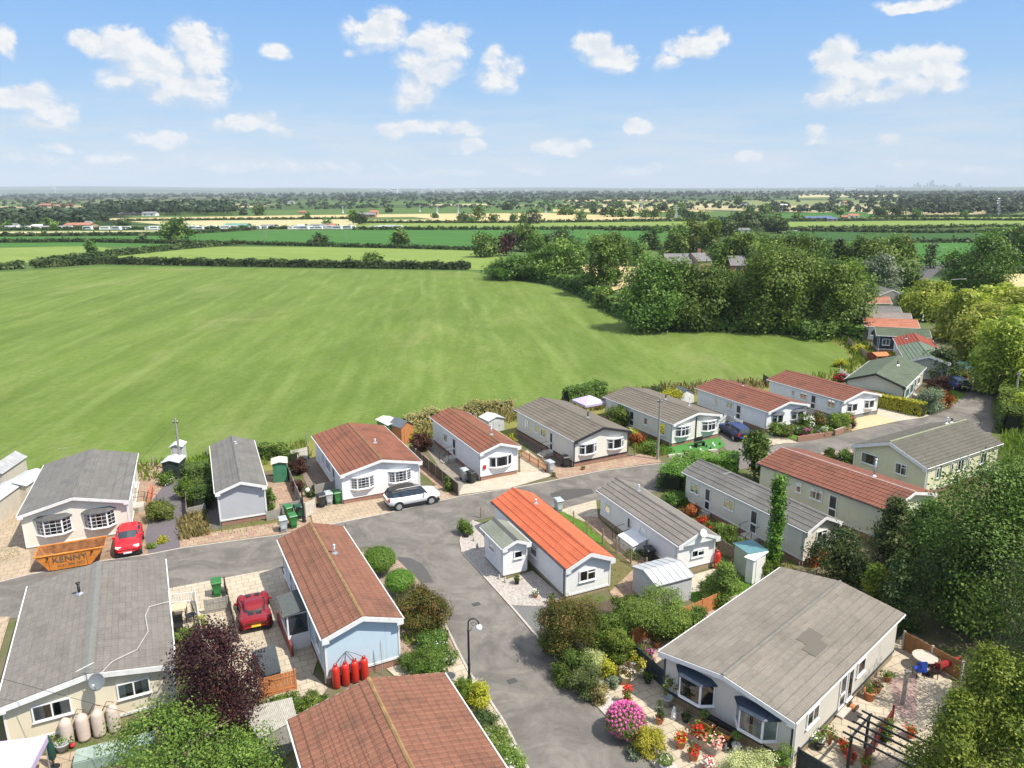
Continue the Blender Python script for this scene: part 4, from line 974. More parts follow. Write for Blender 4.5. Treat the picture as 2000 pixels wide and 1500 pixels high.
def field_mat(name, a, b_, c_, stripe=0.0, ang=0.0, period=2.5, nscale=.05, fine=1.2, arcs=None):
    m = bpy.data.materials.new(name); m.use_nodes = True; t = NT(m.node_tree); t.n.clear()
    o = t.node('ShaderNodeOutputMaterial'); b = t.node('ShaderNodeBsdfPrincipled'); t.l.new(b.outputs[0], o.inputs[0])
    oc = t.node('ShaderNodeTexCoord').outputs['Object']
    rc = t.mapping(oc, rot=(0, 0, ang))
    big = t.noise(t.mapping(rc, (.6, .18, 1)), nscale*1.6, 5, .6); mid = t.noise(t.mapping(rc, (1, .25, 1)), .35, 5, .65); sm = t.noise(oc, fine, 6, .75); sf = t.noise(oc, 7.0, 3, .7)
    c = t.mix(t.mr(big, .35, .65), a, b_); c = t.mix(t.mr(mid, .40, .66, 0, .75), c, c_); c = t.mix(t.mr(sm, .38, .72, 0, .62), c, tuple(x*.52 for x in a))
    c = t.mix(t.mr(sf, .35, .75, 0, .35), c, tuple(min(1, x*1.5) for x in b_))
    if arcs:
        st1 = t.noise(t.mapping(oc, (1, .10, 1), rot=(0, 0, R(24))), .16, 5, .62); st2 = t.noise(t.mapping(oc, (1, .14, 1), rot=(0, 0, R(-20))), .5, 4, .7); pt = t.noise(oc, .035, 5, .62, .8)
        c = t.mix(t.mr(st1, .46, .66, 0, .34), c, tuple(x*.62 for x in a)); c = t.mix(t.mr(st2, .52, .70, 0, .30), c, tuple(min(1, x*1.12) for x in c_)); c = t.mix(t.mr(pt, .48, .66, 0, .30), c, tuple(x*.74 for x in a))
        c = t.mix(t.mr(t.noise(t.mapping(oc, (1, .5, 1)), 1.6, 6, .8), .58, .74, 0, .5), c, tuple(x*.45 for x in a))
    if arcs: c = t.mix(t.mr(t.noise(t.mapping(oc, (1, .4, 1), rot=(0, 0, R(10))), .07, 6, .7, .5), .54, .70, 0, .55), c, (.215, .235, .085))
    if stripe:
        s = t.node('ShaderNodeSeparateXYZ'); t.l.new(rc, s.inputs[0]); d = t.noise(t.mapping(rc, (.03, .008, 1)), 1, 2)
        if arcs:                                  # mowing curves round the headland
            cx, cy = arcs; s2 = t.node('ShaderNodeSeparateXYZ'); t.l.new(oc, s2.inputs[0])
            dx = t.math('SUBTRACT', s2.outputs[0], cx); dy = t.math('MULTIPLY', t.math('SUBTRACT', s2.outputs[1], cy), .62)
            rad = t.math('SQRT', t.math('ADD', t.math('MULTIPLY', dx, dx), t.math('MULTIPLY', dy, dy)))
            sel = t.mr(s2.outputs[0], cx-25, cx+6)
            x_ = t.math('ADD', t.math('MULTIPLY', s.outputs[0], t.math('SUBTRACT', 1, sel)), t.math('MULTIPLY', rad, sel))
        else: x_ = s.outputs[0]
        q = t.math('SINE', t.math('MULTIPLY', t.math('ADD', x_, t.math('MULTIPLY', d, 7)), 2*math.pi/period))
        q2 = t.math('SINE', t.math('MULTIPLY', t.math('ADD', x_, t.math('MULTIPLY', d, 7)), 2*math.pi/(period*2.9)))
        msk = t.mr(t.noise(t.mapping(rc, (.10, .035, 1)), 1, 5, .7), .42, .62)
        fk = t.math('MULTIPLY', t.mr(t.math('ADD', q, q2), .2, 1.6), t.math('MULTIPLY', msk, stripe))
        c = t.mix(fk, c, tuple(min(1, x*1.45) for x in c_))
        ln = t.mr(t.noise(t.mapping(rc, (3.2, .05, 1)), 1, 4, .7), .66, .80, 0, stripe); c = t.mix(ln, c, tuple(x*.45 for x in a))
    t.put(b.inputs['Base Color'], c); b.inputs['Roughness'].default_value = .95; b.inputs['Specular IOR Level'].default_value = .12
    bp = t.node('ShaderNodeBump'); bp.inputs['Strength'].default_value = .7; bp.inputs['Distance'].default_value = .15
    t.put(bp.inputs['Height'], sm); t.l.new(bp.outputs[0], b.inputs['Normal'])
    return m
MEADOW = field_mat('mown_grass', (.098, .152, .026), (.136, .198, .038), (.168, .222, .064), .26, R(-6), 3.4, arcs=(40, 96))
F_LIGHT = field_mat('pasture', (.14, .21, .04), (.18, .25, .055), (.23, .28, .09), .25, R(-70), 6)
F_CROP = field_mat('green_crop', (.040, .120, .022), (.055, .150, .028), (.07, .16, .035), .3, R(-60), 8)
F_DEEP = field_mat('dark_crop', (.028, .075, .018), (.04, .10, .022), (.05, .11, .03), .2, R(-60), 8)
F_TAN = field_mat('ripe_barley', (.42, .33, .15), (.50, .40, .20), (.56, .46, .26), .25, R(40), 6)
F_PALE = field_mat('stubble', (.36, .34, .16), (.44, .39, .21), (.50, .45, .28), .2, R(-60), 8)
MEADOW_PX = [(-260,530),(0,532),(200,521),(500,524),(920,530),(965,541),(1040,554),(1100,566),(1160,592),(1205,626),(1290,646),(1400,646),(1500,650),(1560,652),(1620,665),(1655,685),(1660,705),(1640,724),(1600,736),(1500,746),(1350,752),(1200,768),(1000,806),(850,830),(600,862),(300,908),(0,930),(-300,955)]
sheet('meadow', MEADOW_PX, MEADOW, .02)
for nm, px, m_, z in [
 ('field', [(-300,492),(175,480),(250,490),(190,502),(70,512),(-300,528)], F_LIGHT, .03),
 ('field', [(120,516),(260,493),(420,482),(620,483),(960,489),(990,500),(965,528),(915,527)], F_LIGHT, .03),
 ('field', [(-400,466),(0,460),(340,453),(700,449),(1340,449),(1345,470),(960,486),(620,480),(420,479),(-400,486)], F_CROP, .03),
 ('field', [(-500,455),(150,452),(330,450),(330,452),(0,457),(-500,462)], F_PALE, .05),
 ('field', [(250,432),(700,428),(700,442),(360,444)], F_PALE, .05),
 ('field', [(560,421),(640,420),(900,417),(900,423),(200,430),(200,427)], F_TAN, .05),
 ('field', [(690,430),(960,428),(960,436),(690,441)], F_PALE, .06),
 ('field', [(760,419),(1060,416),(1300,425),(1400,430),(1200,434),(880,432)], F_TAN, .05),
 ('field', [(700,436),(1400,431),(1430,445),(690,447)], F_LIGHT, .04),
 ('field', [(1080,409),(1290,407),(1400,413),(1250,415),(1080,414)], F_TAN, .05),
 ('field', [(1150,400),(1400,398),(1380,405),(1160,405)], F_PALE, .05),
 ('field', [(1450,418),(1680,414),(1720,423),(1500,430)], F_CROP, .05),
 ('field', [(1540,434),(1990,430),(2300,430),(2300,444),(1530,448)], F_LIGHT, .04),
 ('field', [(1640,425),(2300,421),(2300,428),(1640,431)], F_LIGHT, .05),
 ('field', [(1520,452),(2010,449),(2300,452),(2300,472),(1780,474),(1560,468)], F_DEEP, .04),
 ('field', [(1640,472),(1980,474),(2300,478),(2300,500),(1870,504),(1830,520),(1700,515)], F_CROP, .05),
 ('field', [(1930,506),(2400,500),(2400,533),(1950,533),(1900,520)], F_CROP, .06),
 ('field', [(1940,536),(2500,536),(2700,640),(2010,640),(1960,575)], F_TAN, .07),
 ('field', [(1130,520),(1290,505),(1300,540),(1180,575)], F_TAN, .05),
 ('field', [(1560,380),(1750,379),(1760,384),(1560,386)], F_PALE, .06), ('field', [(820,399),(960,398),(960,401),(820,402)], F_PALE, .06),
 ('field', [(300,404),(520,402),(520,405),(300,407)], F_PALE, .06), ('field', [(1100,391),(1300,390),(1300,393),(1100,394)], F_TAN, .06)]:
    FZ = globals().get('FZ', 0)+1; sheet(nm, px, m_, z+FZ*.012)
# the unmown headland between the meadow and the homes
HEAD = field_mat('rough_grass', (.17, .17, .045), (.25, .22, .08), (.14, .18, .04), 0, 0, 3)
sheet('rough_grass', [(-300,955),(0,930),(300,908),(600,862),(850,830),(1000,806),(1200,768),(1350,752),(1500,746),(1600,736),(1640,724),(1660,705),(1655,685),(1620,665),(1560,652),(1600,640),(1670,650),(1700,690),(1690,730),(1560,775),(1300,800),(1100,835),(900,870),(600,910),(300,950),(0,985),(-300,1010)], HEAD, .012)

def asphalt_mat():
    m = bpy.data.materials.new('worn_asphalt'); m.use_nodes = True; t = NT(m.node_tree); t.n.clear()
    o = t.node('ShaderNodeOutputMaterial'); b = t.node('ShaderNodeBsdfPrincipled'); t.l.new(b.outputs[0], o.inputs[0])
    oc = t.node('ShaderNodeTexCoord').outputs['Object']
    n = t.noise(oc, .30, 6, .70, 1.6); n2 = t.noise(oc, 2.2, 6, .75); n3 = t.noise(oc, 45, 2, .6)
    c = t.mix(t.mr(n, .38, .62), (.112, .103, .093), (.215, .197, .174)); c = t.mix(t.mr(n2, .35, .75, 0, .5), c, (.09, .083, .075))
    c = t.mix(t.mr(n3, .45, .8, 0, .5), c, (.28, .26, .235))
    c = t.mix(t.mr(t.noise(t.mapping(oc, (.5, 1.6, 1), rot=(0, 0, .5)), 1.1, 6, .75, .6), .62, .78, 0, .5), c, (.34, .31, .265))
    v = t.node('ShaderNodeTexVoronoi', feature='DISTANCE_TO_EDGE'); t.put(v.inputs['Vector'], t.mapping(oc, (.16, .22, 1))); v.inputs['Scale'].default_value = 1
    c = t.mix(t.mr(v.outputs[0], .003, .0, 0, .25), c, (.045, .042, .038))
    t.put(b.inputs['Base Color'], c); b.inputs['Roughness'].default_value = .92; b.inputs['Specular IOR Level'].default_value = .2
    bp = t.node('ShaderNodeBump'); bp.inputs['Strength'].default_value = .35; bp.inputs['Distance'].default_value = .01; t.put(bp.inputs['Height'], n3); t.l.new(bp.outputs[0], b.inputs['Normal'])
    return m
ASPH = asphalt_mat()
TARMAC2 = mat('fresh_tarmac', (.085, .082, .08), .9, .12, 3, bump=.3)
ROAD_UP = [(-260,1195),(-60,1152),(60,1122),(186,1098),(288,1084),(348,1072),(405,1064),(540,1046),(665,1021),(745,1005),(897,970),(1000,954),(1090,937),(1175,920),(1290,905),(1400,884),(1477,874),(1532,868),(1620,855),(1665,843),(1752,824),(1802,812),(1860,790),(1885,772),(1898,745),(1893,715),(1878,690),(1858,665),(1835,640),(1812,615),(1795,595),(1778,575),(1765,560)]
ROAD_LO = [(1790,560),(1805,578),(1825,600),(1850,625),(1880,655),(1910,690),(1930,720),(1940,750),(1938,775),(1934,804),(1940,830),(1935,850),(1850,850),(1760,862),(1664,879),(1600,886),(1480,908),(1420,925),(1340,945),(1287,960),(1164,978),(1092,997),(1010,1012),(960,1010),(925,1018),(905,1036),(899,1058),(903,1080),(930,1110),(996,1183),(1043,1238),(1075,1275),(1117,1325),(1144,1355),(1210,1427),(1276,1493),(1370,1590),(1450,1700),(1100,1700),(1040,1520),(984,1411),(940,1345),(918,1318),(894,1272),(864,1210),(846,1165),(815,1130),(780,1095),(745,1075),(715,1068),(640,1085),(549,1110),(510,1116),(333,1150),(150,1185),(0,1213),(-300,1275)]
sheet('road', ROAD_UP+ROAD_LO, ASPH, .024)
sheet('road_patch', [(775,1088),(800,1090),(825,1102),(840,1125),(848,1138),(815,1140),(800,1125)], TARMAC2, .030)
sheet('road_patch', [(1074,965),(1100,956),(1155,955),(1160,964),(1105,978),(1080,974)], mat('patch_b', (.075, .07, .066), .9, .15, 3), .030)
KERB = mat('concrete_kerb', (.42, .38, .33), .9, .2, 5, bump=.3)
def kerb(px, wd=.12, h=.09): ribbon('kerb', px, wd, KERB, .0, h)
kerb([(-60,1152),(60,1122),(186,1098),(288,1084),(348,1072),(405,1064),(540,1046),(665,1021),(745,1005),(897,970),(1000,954),(1090,937),(1175,920),(1290,905)], .12, .05)
kerb([(899,1058),(903,1080),(930,1110),(996,1183),(1043,1238),(1075,1275),(1117,1325),(1144,1355),(1210,1427),(1276,1493),(1370,1590)])
kerb([(899,1058),(905,1036),(925,1018)])
kerb([(1100,1660),(1040,1520),(984,1411),(940,1345),(918,1318),(894,1272),(864,1210),(846,1165)])
# paved areas
FLAG = slab_mat('cream_flags', (.42, .36, .27), (.50, .43, .33), (.22, .17, .11), .75, .5, .018, -.44, dirt=.3)
FLAG2 = slab_mat('buff_flags', (.38, .30, .21), (.44, .34, .24), (.20, .15, .10), .6, .6, .02, -.45, dirt=.5)
FLAG3 = slab_mat('red_flags', (.34, .20, .15), (.40, .30, .20), (.16, .12, .09), .5, .5, .02, -.48, dirt=.5)
CONC = mat('pale_concrete', (.44, .39, .31), .9, .14, 1.2, bump=.2, streak=0)
GRAVEL = mat('pale_gravel', (.38, .34, .31), .95, .45, 9, bump=.8, bscale=30)
SLATE = mat('slate_chips', (.13, .115, .125), .9, .5, 22, bump=.8, bscale=25)
PINKG = mat('pink_gravel', (.36, .25, .22), .95, .35, 28, bump=.8, bscale=30)
WCHIP = mat('white_chippings', (.46, .43, .42), .95, .35, 25, bump=.8, bscale=30)
YGRAV = mat('straw_gravel', (.50, .40, .24), .95, .3, 12, bump=.6)
DGRAV = mat('dark_gravel', (.15, .15, .145), .95, .4, 30, bump=.7, bscale=30)
LAWN = field_mat('garden_lawn', (.07, .15, .02), (.10, .19, .028), (.14, .21, .045), 0, 0, 3)
FAKE = mat('artificial_turf', (.060, .20, .040), .95, .15, 5, bump=.3)
SCRUB = field_mat('weedy_soil', (.12, .12, .04), (.17, .14, .07), (.10, .13, .03), 0, 0, 3)
for nm, px, m_, z in [
 ('driveway', [(-160,1000),(42,985),(52,1060),(78,1090),(60,1121),(-60,1151),(-260,1190)], FLAG2, .026),
 ('driveway', [(42,1040),(285,960),(300,1083),(186,1097),(60,1121),(60,1080)], mat('stained_concrete', (.27,.19,.13), .9, .35, 1.5, bump=.2), .034),
 ('patio', [(262,905),(330,905),(332,940),(290,990),(275,990)], FLAG3, .030),
 ('slate_bed', [(300,975),(330,935),(362,935),(366,1000),(350,1070),(290,1082),(283,1050)], SLATE, .036),
 ('weedy_verge', [(345,1020),(410,1000),(430,1033),(520,1012),(560,1000),(600,1005),(610,1033),(540,1046),(405,1064),(348,1071)], SCRUB, .030),
 ('paving', [(350,1050),(550,1020),(605,1010),(612,1030),(540,1044),(405,1062),(352,1070)], FLAG3, .038),
 ('yard', [(395,920),(432,960),(436,1032),(408,1036),(398,990)], mat('dark_boards', (.12,.11,.10), .9, .3, 4), .032),
 ('yard', [(520,930),(570,935),(612,985),(600,1000),(530,1005)], FLAG3, .032),
 ('driveway', [(580,900),(640,890),(665,960),(668,985),(610,975)], mat('yard_brown', (.20,.155,.12), .9, .2, 2), .034),
 ('driveway', [(604,985),(668,985),(820,962),(870,940),(900,968),(745,1004),(665,1020),(612,1030)], FLAG2, .036),
 ('side_path', [(795,900),(830,890),(905,965),(880,972)], FLAG3, .040),
 ('side_yard', [(820,860),(845,855),(935,935),(905,950),(895,966)], mat('yard_grey', (.24,.21,.17), .9, .2, 3), .032),
 ('pavement', [(893,968),(905,948),(1018,922),(1060,915),(1078,930),(1000,953)], CONC, .042),
 ('path', [(1016,885),(1030,880),(1075,915),(1050,922),(1016,922)], FLAG, .046),
 ('side_yard', [(1004,840),(1020,838),(1125,905),(1105,918),(1065,905)], mat('yard_dark', (.13,.10,.085), .9, .3, 2), .036),
 ('paving', [(1064,905),(1110,915),(1229,893),(1275,880),(1292,903),(1175,919),(1090,936)], FLAG3, .048),
 ('side_garden', [(1228,830),(1300,820),(1310,870),(1290,900),(1240,890)], SCRUB, .034),
 ('turf_mat', [(1285,875),(1305,872),(1404,855),(1418,870),(1400,880),(1345,888),(1320,893),(1300,885)], FAKE, .055),
 ('driveway', [(1405,845),(1480,840),(1497,862),(1477,873),(1420,883),(1410,868)], mat('old_tarmac', (.17,.155,.135), .9, .2, 2), .040),
 ('driveway', [(1480,848),(1500,846),(1560,865),(1532,867),(1490,872)], FLAG, .044),
 ('lawn', [(1505,845),(1580,832),(1620,840),(1600,856),(1555,860)], LAWN, .038),
 ('gravel_drive', [(1655,815),(1712,810),(1790,815),(1750,824),(1665,842),(1650,830)], YGRAV, .040),
 ('driveway', [(1715,798),(1735,795),(1815,812),(1800,817),(1755,823),(1712,810)], CONC, .050),
 ('lawn', [(1790,790),(1865,760),(1885,772),(1860,790),(1815,808)], LAWN, .046),
 ('front_garden', [(1600,885),(1664,878),(1670,900),(1640,905)], PINKG, .036),
 ('gravel_bed', [(899,1058),(905,1036),(925,1018),(945,1024),(947,1090),(988,1133),(1040,1115),(1100,1168),(1075,1186),(996,1183),(930,1110),(903,1080)], GRAVEL, .040),
 ('tarmac_strip', [(996,1184),(1075,1186),(1110,1200),(1100,1260),(1075,1275),(1043,1238)], DGRAV, .044),
 ('side_garden', [(1082,990),(1095,985),(1230,1070),(1260,1110),(1200,1165),(1190,1155),(1110,1060)], SCRUB, .030),
 ('lawn', [(1085,1000),(1110,998),(1185,1062),(1168,1070)], LAWN, .040),
 ('paving', [(1092,997),(1164,977),(1168,1012),(1140,1020)], FLAG, .046),
 ('path', [(1135,1010),(1165,1010),(1290,1125),(1262,1160),(1200,1170),(1190,1158),(1240,1110)], FLAG3, .050),
 ('paving', [(1340,1128),(1400,1110),(1420,1125),(1420,1150),(1345,1158)], CONC, .048),
 ('lawn', [(1330,1145),(1450,1125),(1520,1160),(1400,1200),(1335,1165)], LAWN, .040),
 ('side_garden', [(1290,940),(1335,930),(1345,985),(1560,1110),(1500,1130),(1400,1065),(1300,975)], SCRUB, .034),
 ('driveway', [(330,1150),(510,1116),(549,1110),(575,1170),(620,1290),(600,1350),(500,1360),(400,1260),(330,1200)], FLAG, .036),
 ('yard', [(590,1300),(640,1345),(600,1400),(520,1370)], FLAG, .048),
 ('patio_path', [(-60,1490),(120,1475),(310,1420),(340,1450),(200,1490),(100,1560),(-80,1580)], FLAG2, .050),
 ('yard', [(-60,1210),(20,1205),(-20,1340),(-80,1380)], FLAG2, .046),
 ('garden_bed', [(700,1080),(745,1077),(780,1097),(815,1132),(846,1167),(864,1212),(892,1272),(860,1290),(780,1300),(720,1120)], mat('pink_soil', (.30,.22,.17), .95, .3, 6, bump=.5), .040),
 ('pavement', [(868,1290),(892,1272),(918,1318),(940,1345),(984,1411),(1040,1520),(1100,1660),(1010,1660),(960,1500),(900,1380)], FLAG, .052),
 ('path', [(755,1308),(790,1295),(880,1290),(870,1310),(780,1330)], CONC, .058),
 ('patio', [(1150,1310),(1230,1290),(1300,1300),(1340,1390),(1560,1490),(1480,1600),(1360,1575),(1276,1490),(1180,1395)], FLAG, .036),
 ('chip_bed', [(1160,1330),(1222,1300),(1245,1318),(1180,1350),(1300,1470),(1400,1600),(1375,1590),(1276,1488),(1144,1355)], WCHIP, .046),
 ('planting_bed', [(1045,1238),(1110,1195),(1200,1170),(1240,1245),(1230,1290),(1160,1328),(1117,1322),(1075,1273)], SOIL, .050),
 ('gravel_bed', [(1235,1240),(1400,1175),(1480,1150),(1400,1215),(1300,1265),(1255,1285)], PINKG, .048),
 ('path', [(1245,1285),(1300,1262),(1330,1300),(1300,1310)], FLAG, .056),
 ('patio', [(1560,1480),(1770,1230),(1860,1290),(1850,1600),(1560,1600)], FLAG, .040),
 ('gravel_bed', [(1735,1330),(1790,1320),(1790,1410),(1755,1400)], PINKG, .052),
 ]:
    sheet(nm, px, m_, z)

# ================================================================== HOMES
RED = roof_mat('roof_red_weathered', (.225, .086, .050), (.06, .035, .028), .75, .42, .19, .35, .62)
RED2 = roof_mat('roof_red_moss', (.245, .108, .068), (.06, .04, .03), .75, .40, .30, .9, .78, cross=.62, cross_len=.30, wob=.022, moss=(.15, .11, .05))
REDTILE = roof_mat('roof_red_tile', (.215, .082, .052), (.07, .04, .03), .75, .36, .30, .8, .78, cross=.3, cross_len=.30, wob=.015)
REDRIDGE = mat('ridge_mossy', (.22, .13, .06), .9, .3, 4)
ORANGE = roof_mat('roof_orange_new', (.56, .135, .060), (.35, .07, .03), .15, .42, .22, .9, .50)
BROWN = roof_mat('roof_grey_brown', (.165, .142, .112), (.07, .06, .05), .4, .42, .2, .35, .66)
GREYT = roof_mat('roof_grey_tile', (.200, .180, .158), (.07, .065, .06), .4, .43, .2, .4, .68)
GREYL = roof_mat('roof_grey_lichen', (.150, .143, .130), (.28, .27, .24), .55, .40, .2, .5, .66)
FELT = roof_mat('roof_grey_felt', (.165, .157, .143), (.075, .072, .066), .5, .55, .3, .2, .42, cross=.35, cross_len=.95)
FELT2 = roof_mat('roof_warm_felt', (.215, .190, .158), (.10, .088, .072), .5, .42, .16, .4, .40, cross=.20, cross_len=1.15)
FELT3 = roof_mat('roof_strip_felt', (.190, .172, .152), (.09, .08, .07), .45, .30, .22, .35, .25, cross=.5, cross_len=.62)
FELT4 = roof_mat('roof_dark_tile', (.122, .112, .092), (.06, .06, .04), .6, .34, .3, .6, .5, cross=.45, cross_len=.6, moss=(.12, .12, .05))
GREENF = roof_mat('roof_green_felt', (.095, .120, .078), (.06, .07, .04), .5, .6, .4, .2, .2, cross=.1, cross_len=1.0)
GREENT = roof_mat('roof_green_rib', (.13, .17, .12), (.08, .09, .06), .4, .42, .2, .4, .6)
W_WHITE = wall_mat('wall_white', (.81, .81, .80), 1.22, .12); W_CREAM = wall_mat('wall_cream', (.80, .75, .64), 2.44, .08); W_CREAM2 = wall_mat('wall_ochre_cream', (.74, .66, .50), 3.0, .12)
W_STONE = wall_mat('wall_stone_paint', (.72, .69, .59), .61, .25); W_OFF = wall_mat('wall_off_white', (.73, .70, .62), .61, .15); W_YEL = wall_mat('wall_pale_yellow', (.70, .68, .47), 1.2, .2)
W_BLUE = wall_mat('wall_pale_blue', (.52, .65, .75), 3.6, .08); W_GREY = wall_mat('wall_grey_paint', (.44, .46, .49), 5, .10); W_BEIGE = wall_mat('wall_beige_panel', (.62, .59, .53), 1.22, .15)
W_GRN = wall_mat('wall_pale_green', (.66, .65, .50), .61, .3); W_SAGE = wall_mat('wall_sage', (.56, .55, .46), 2.4, .25)
GH = None
hA = House('A', 'mobile_home', 'wide cream mobile home with grey roof and two bow windows behind the skip', W_CREAM, FELT, course=.55, ph=.12, plinth=BUFF)
hA.bay('F', .95, 3.15, .98, 2.12, .5, bars=(2, 4), canopy=mat('lead_canopy', (.10, .10, .10), .7, .2)); hA.bay('F', 3.92, 5.95, .98, 2.12, .5, bars=(2, 4), canopy=MATS['lead_canopy'])
hA.door('R', 4.2, 5.1, .5); hA.window('R', 7, 8.2, 1.1, 2.2)
hB = House('B', 'mobile_home', 'narrow grey mobile home with a blank gable and grey felt roof', W_GREY, FELT, course=.45, flue=[(9.4, .18, .12)])
hB.door('L', 7.3, 8.1, .45, steps=False); hB.window('R', 5, 6, 1.1, 2.1)
hC = House('C', 'mobile_home', 'wide white mobile home with weathered red roof behind the white car', W_WHITE, RED, ridge=REDRIDGE, flue=[(4.6, .75, .28)])
hC.bay('F', .86, 2.78, 1.2, 2.14, .32, bars=(2, 4), lights=1); hC.bay('F', 4.0, 5.93, 1.2, 2.14, .32, bars=(2, 4))
hC.window('L', 7.45, 6.85, 1.2, 2.1, 1); hC.window('L', 5.95, 5.2, 1.2, 2.2, 1); hC.window('L', 5.1, 4.45, 1.2, 2.2, 1); hC.door('L', 3.6, 2.75, .5)
MB().box((2.1, .27, 1.75), (.35, .05, .42)).build('wall_basket', mat('basket_red', (.25,.05,.05), .8), hC.root)
hD = House('D', 'mobile_home', 'narrow white mobile home with a red roof, tall silver flue and one bow window', W_WHITE, RED, trim=TRIM, ridge=REDRIDGE, flue=[(2.6, .35, .75)])
hD.bay('F', 1.02, 3.2, 1.12, 2.05, .32, curt=.3); hD.window('L', 8.75, 7.85, 1.15, 2.0, 2, fan=True); hD.door('L', 6.5, 5.75, .4, 2.15)
MB().box((.55, .24, 1.25), (.26, .08, .34)).build('post_box', mat('red_post_box', (.55, .02, .02), .4), hD.root)
hE = House('E', 'mobile_home', 'cream twin-unit home with grey-brown roof, black bargeboards and two bow windows', W_OFF, BROWN, trim=TRIM_DARK, gutter=TRIM, flue=[(3.4, .5, .45, True)])
for r_ in hE.root.children: pass
hE.bay('F', .68, 2.6, 1.15, 2.1, .34, curt=.35, fans=None); hE.bay('F', 3.8, 5.65, 1.15, 2.1, .34, curt=.3, fans=None)
hE.window('L', 9.55, 8.8, 1.25, 2.2, 2, fan=True); hE.window('L', 7.4, 6.9, 1.35, 2.2, 1); hE.window('L', 6.35, 5.4, 1.3, 2.2, 2); hE.door('L', 4.6, 4.0, .35, 2.2)
hF = House('F', 'mobile_home', 'pale yellow twin-unit home with grey-brown roof beside the bright green turf', W_YEL if False else W_OFF, BROWN, trim=TRIM, flue=[(5.6, .6, .4, True), (2.9, 1.4, .3)])
hF.bay('F', .55, 2.5, 1.05, 2.02, .36, lights=2, fans=True, curt=.5); hF.bay('F', 4.02, 6.0, 1.05, 2.0, .36, lights=2, fans=True, curt=.5)
hF.window('L', 2.3, 1.3, .9, 2.15, 1, curt=.9); hF.door('L', 6.95, 6.2, .45, 2.1); hF.window('L', 4.6, 4.0, 1.2, 2.0, 1)
MB().tube([(3.2, .23, .3), (3.2, .23, 2.9)], .05, 6).build('downpipe', TRIM_DARK, hF.root)
hG = House('G', 'mobile_home', 'white twin-unit home with red tile roof and dark canopied bay windows', W_WHITE, REDTILE, flue=[(7.6, .9, .35, True)])
CN = mat('slate_canopy', (.10, .105, .12), .6, .2)
hG.bay('F', .9, 2.55, .95, 1.82, .4, canopy=CN, fans=None); hG.bay('F', 3.7, 5.6, .92, 1.78, .4, canopy=CN, fans=None)
hG.window('L', 7.9, 7.5, 1.2, 1.95, 1); hG.window('L', 6.1, 5.65, 1.2, 1.98, 1); hG.window('L', 5.55, 5.1, 1.2, 1.98, 1); hG.door('L', 4.6, 3.9, .4, 2.0)
hH = House('H', 'mobile_home', 'white twin-unit home with red tile roof on a grey plinth beside the clipped hedge', W_WHITE, REDTILE, plinth=GREYP, ph=.5)
hH.bay('F', 1.0, 2.7, 1.02, 1.88, .34, fans=None); hH.bay('F', 3.75, 5.4, 1.02, 1.9, .34, fans=None)
hH.window('L', 7.2, 6.7, 1.25, 1.95, 2); hH.window('L', 5.95, 5.0, 1.15, 2.05, 2); hH.door('L', 4.4, 3.7, .45, 2.1); hH.window('L', 2.15, 1.2, 1.2, 2.15, 2)
hI = House('I', 'mobile_home', 'beige bungalow-style home with a large green felt roof beyond the clipped hedge', W_SAGE, GREENF, trim=TRIM_DARK, plinth=BRICK, course=.6, step=.012, flue=[(7.2, .9, .45, True)], overhang=.35)
hI.window('R', 1.5, 3.1, 1.0, 2.0, 3, frame=mat('teal_frame', (.35, .48, .50), .5)); hI.window('R', 4.2, 5.6, .9, 2.0, 3, frame=MATS['teal_frame']); hI.window('R', 8.5, 9.7, 1.1, 2.0, 2); hI.door('R', 6.4, 7.3, .3)
hR1 = House('R1', 'mobile_home', 'pale yellow twin-unit home with mossy dark tile roof and wide white bargeboards', W_YEL, FELT4, course=.34, bargeh=.30, flue=[(9.5, -.55, .5), (9.9, -.35, .3, True)], ridge=mat('green_ridge', (.22, .24, .15), .9, .2))
hR1.window('F', .85, 2.4, 1.35, 2.3, 1, curt=.5, fan=False); hR1.window('F', 3.98, 5.0, 1.37, 2.3, 2, fan=True)
hR1.window('R', 1.7, 2.5, 1.4, 2.3, 2); hR1.window('R', 3.85, 4.2, 1.5, 2.3, 1); hR1.window('R', 4.85, 5.8, 1.4, 2.35, 2); hR1.window('R', 6.35, 6.65, 1.2, 2.3, 1); hR1.window('R', 8.4, 9.4, 1.3, 2.3, 2)
hR2 = House('R2', 'mobile_home', 'long pale green home with red-brown tile roof behind the tall ivy column', W_GRN, REDTILE, gutter=TRIM_DARK, ridge=mat('pink_ridge', (.42, .28, .24), .8, .2), flue=[(3.6, .8, 1.3)])
hR2.window('L', 7.65, 7.15, 1.55, 2.4, 1, fan=True); hR2.window('L', 6.4, 5.3, 1.5, 2.42, 2, fan=True); hR2.door('L', 4.75, 4.05, .5, 2.4)
hR3 = House('R3', 'mobile_home', 'long stone-coloured narrow home with lichened grey roof and two glazed doors', W_STONE, GREYL, flue=None, trim=TRIM)
hR3.window('L', 11.5, 10.5, 1.3, 2.2, 2, fan=True); hR3.door('L', 9.82, 9.2, .45, 2.25); hR3.window('L', 7.8, 6.75, 1.4, 2.25, 2, fan=True); hR3.door('L', 5.1, 4.42, .5, 2.3, steps=False)
hR3.window('F', 1.25, 2.25, 1.45, 2.3, 2, fan=True, curt=.7)
hR4 = House('R4', 'mobile_home', 'narrow white home with grey tile roof, a boarded gable and one open hopper window', W_WHITE, GREYT, flue=[(7.5, .25, .42)], gable_fill=W_WHITE, plinth=BUFF, ph=.45, trim=TRIM)
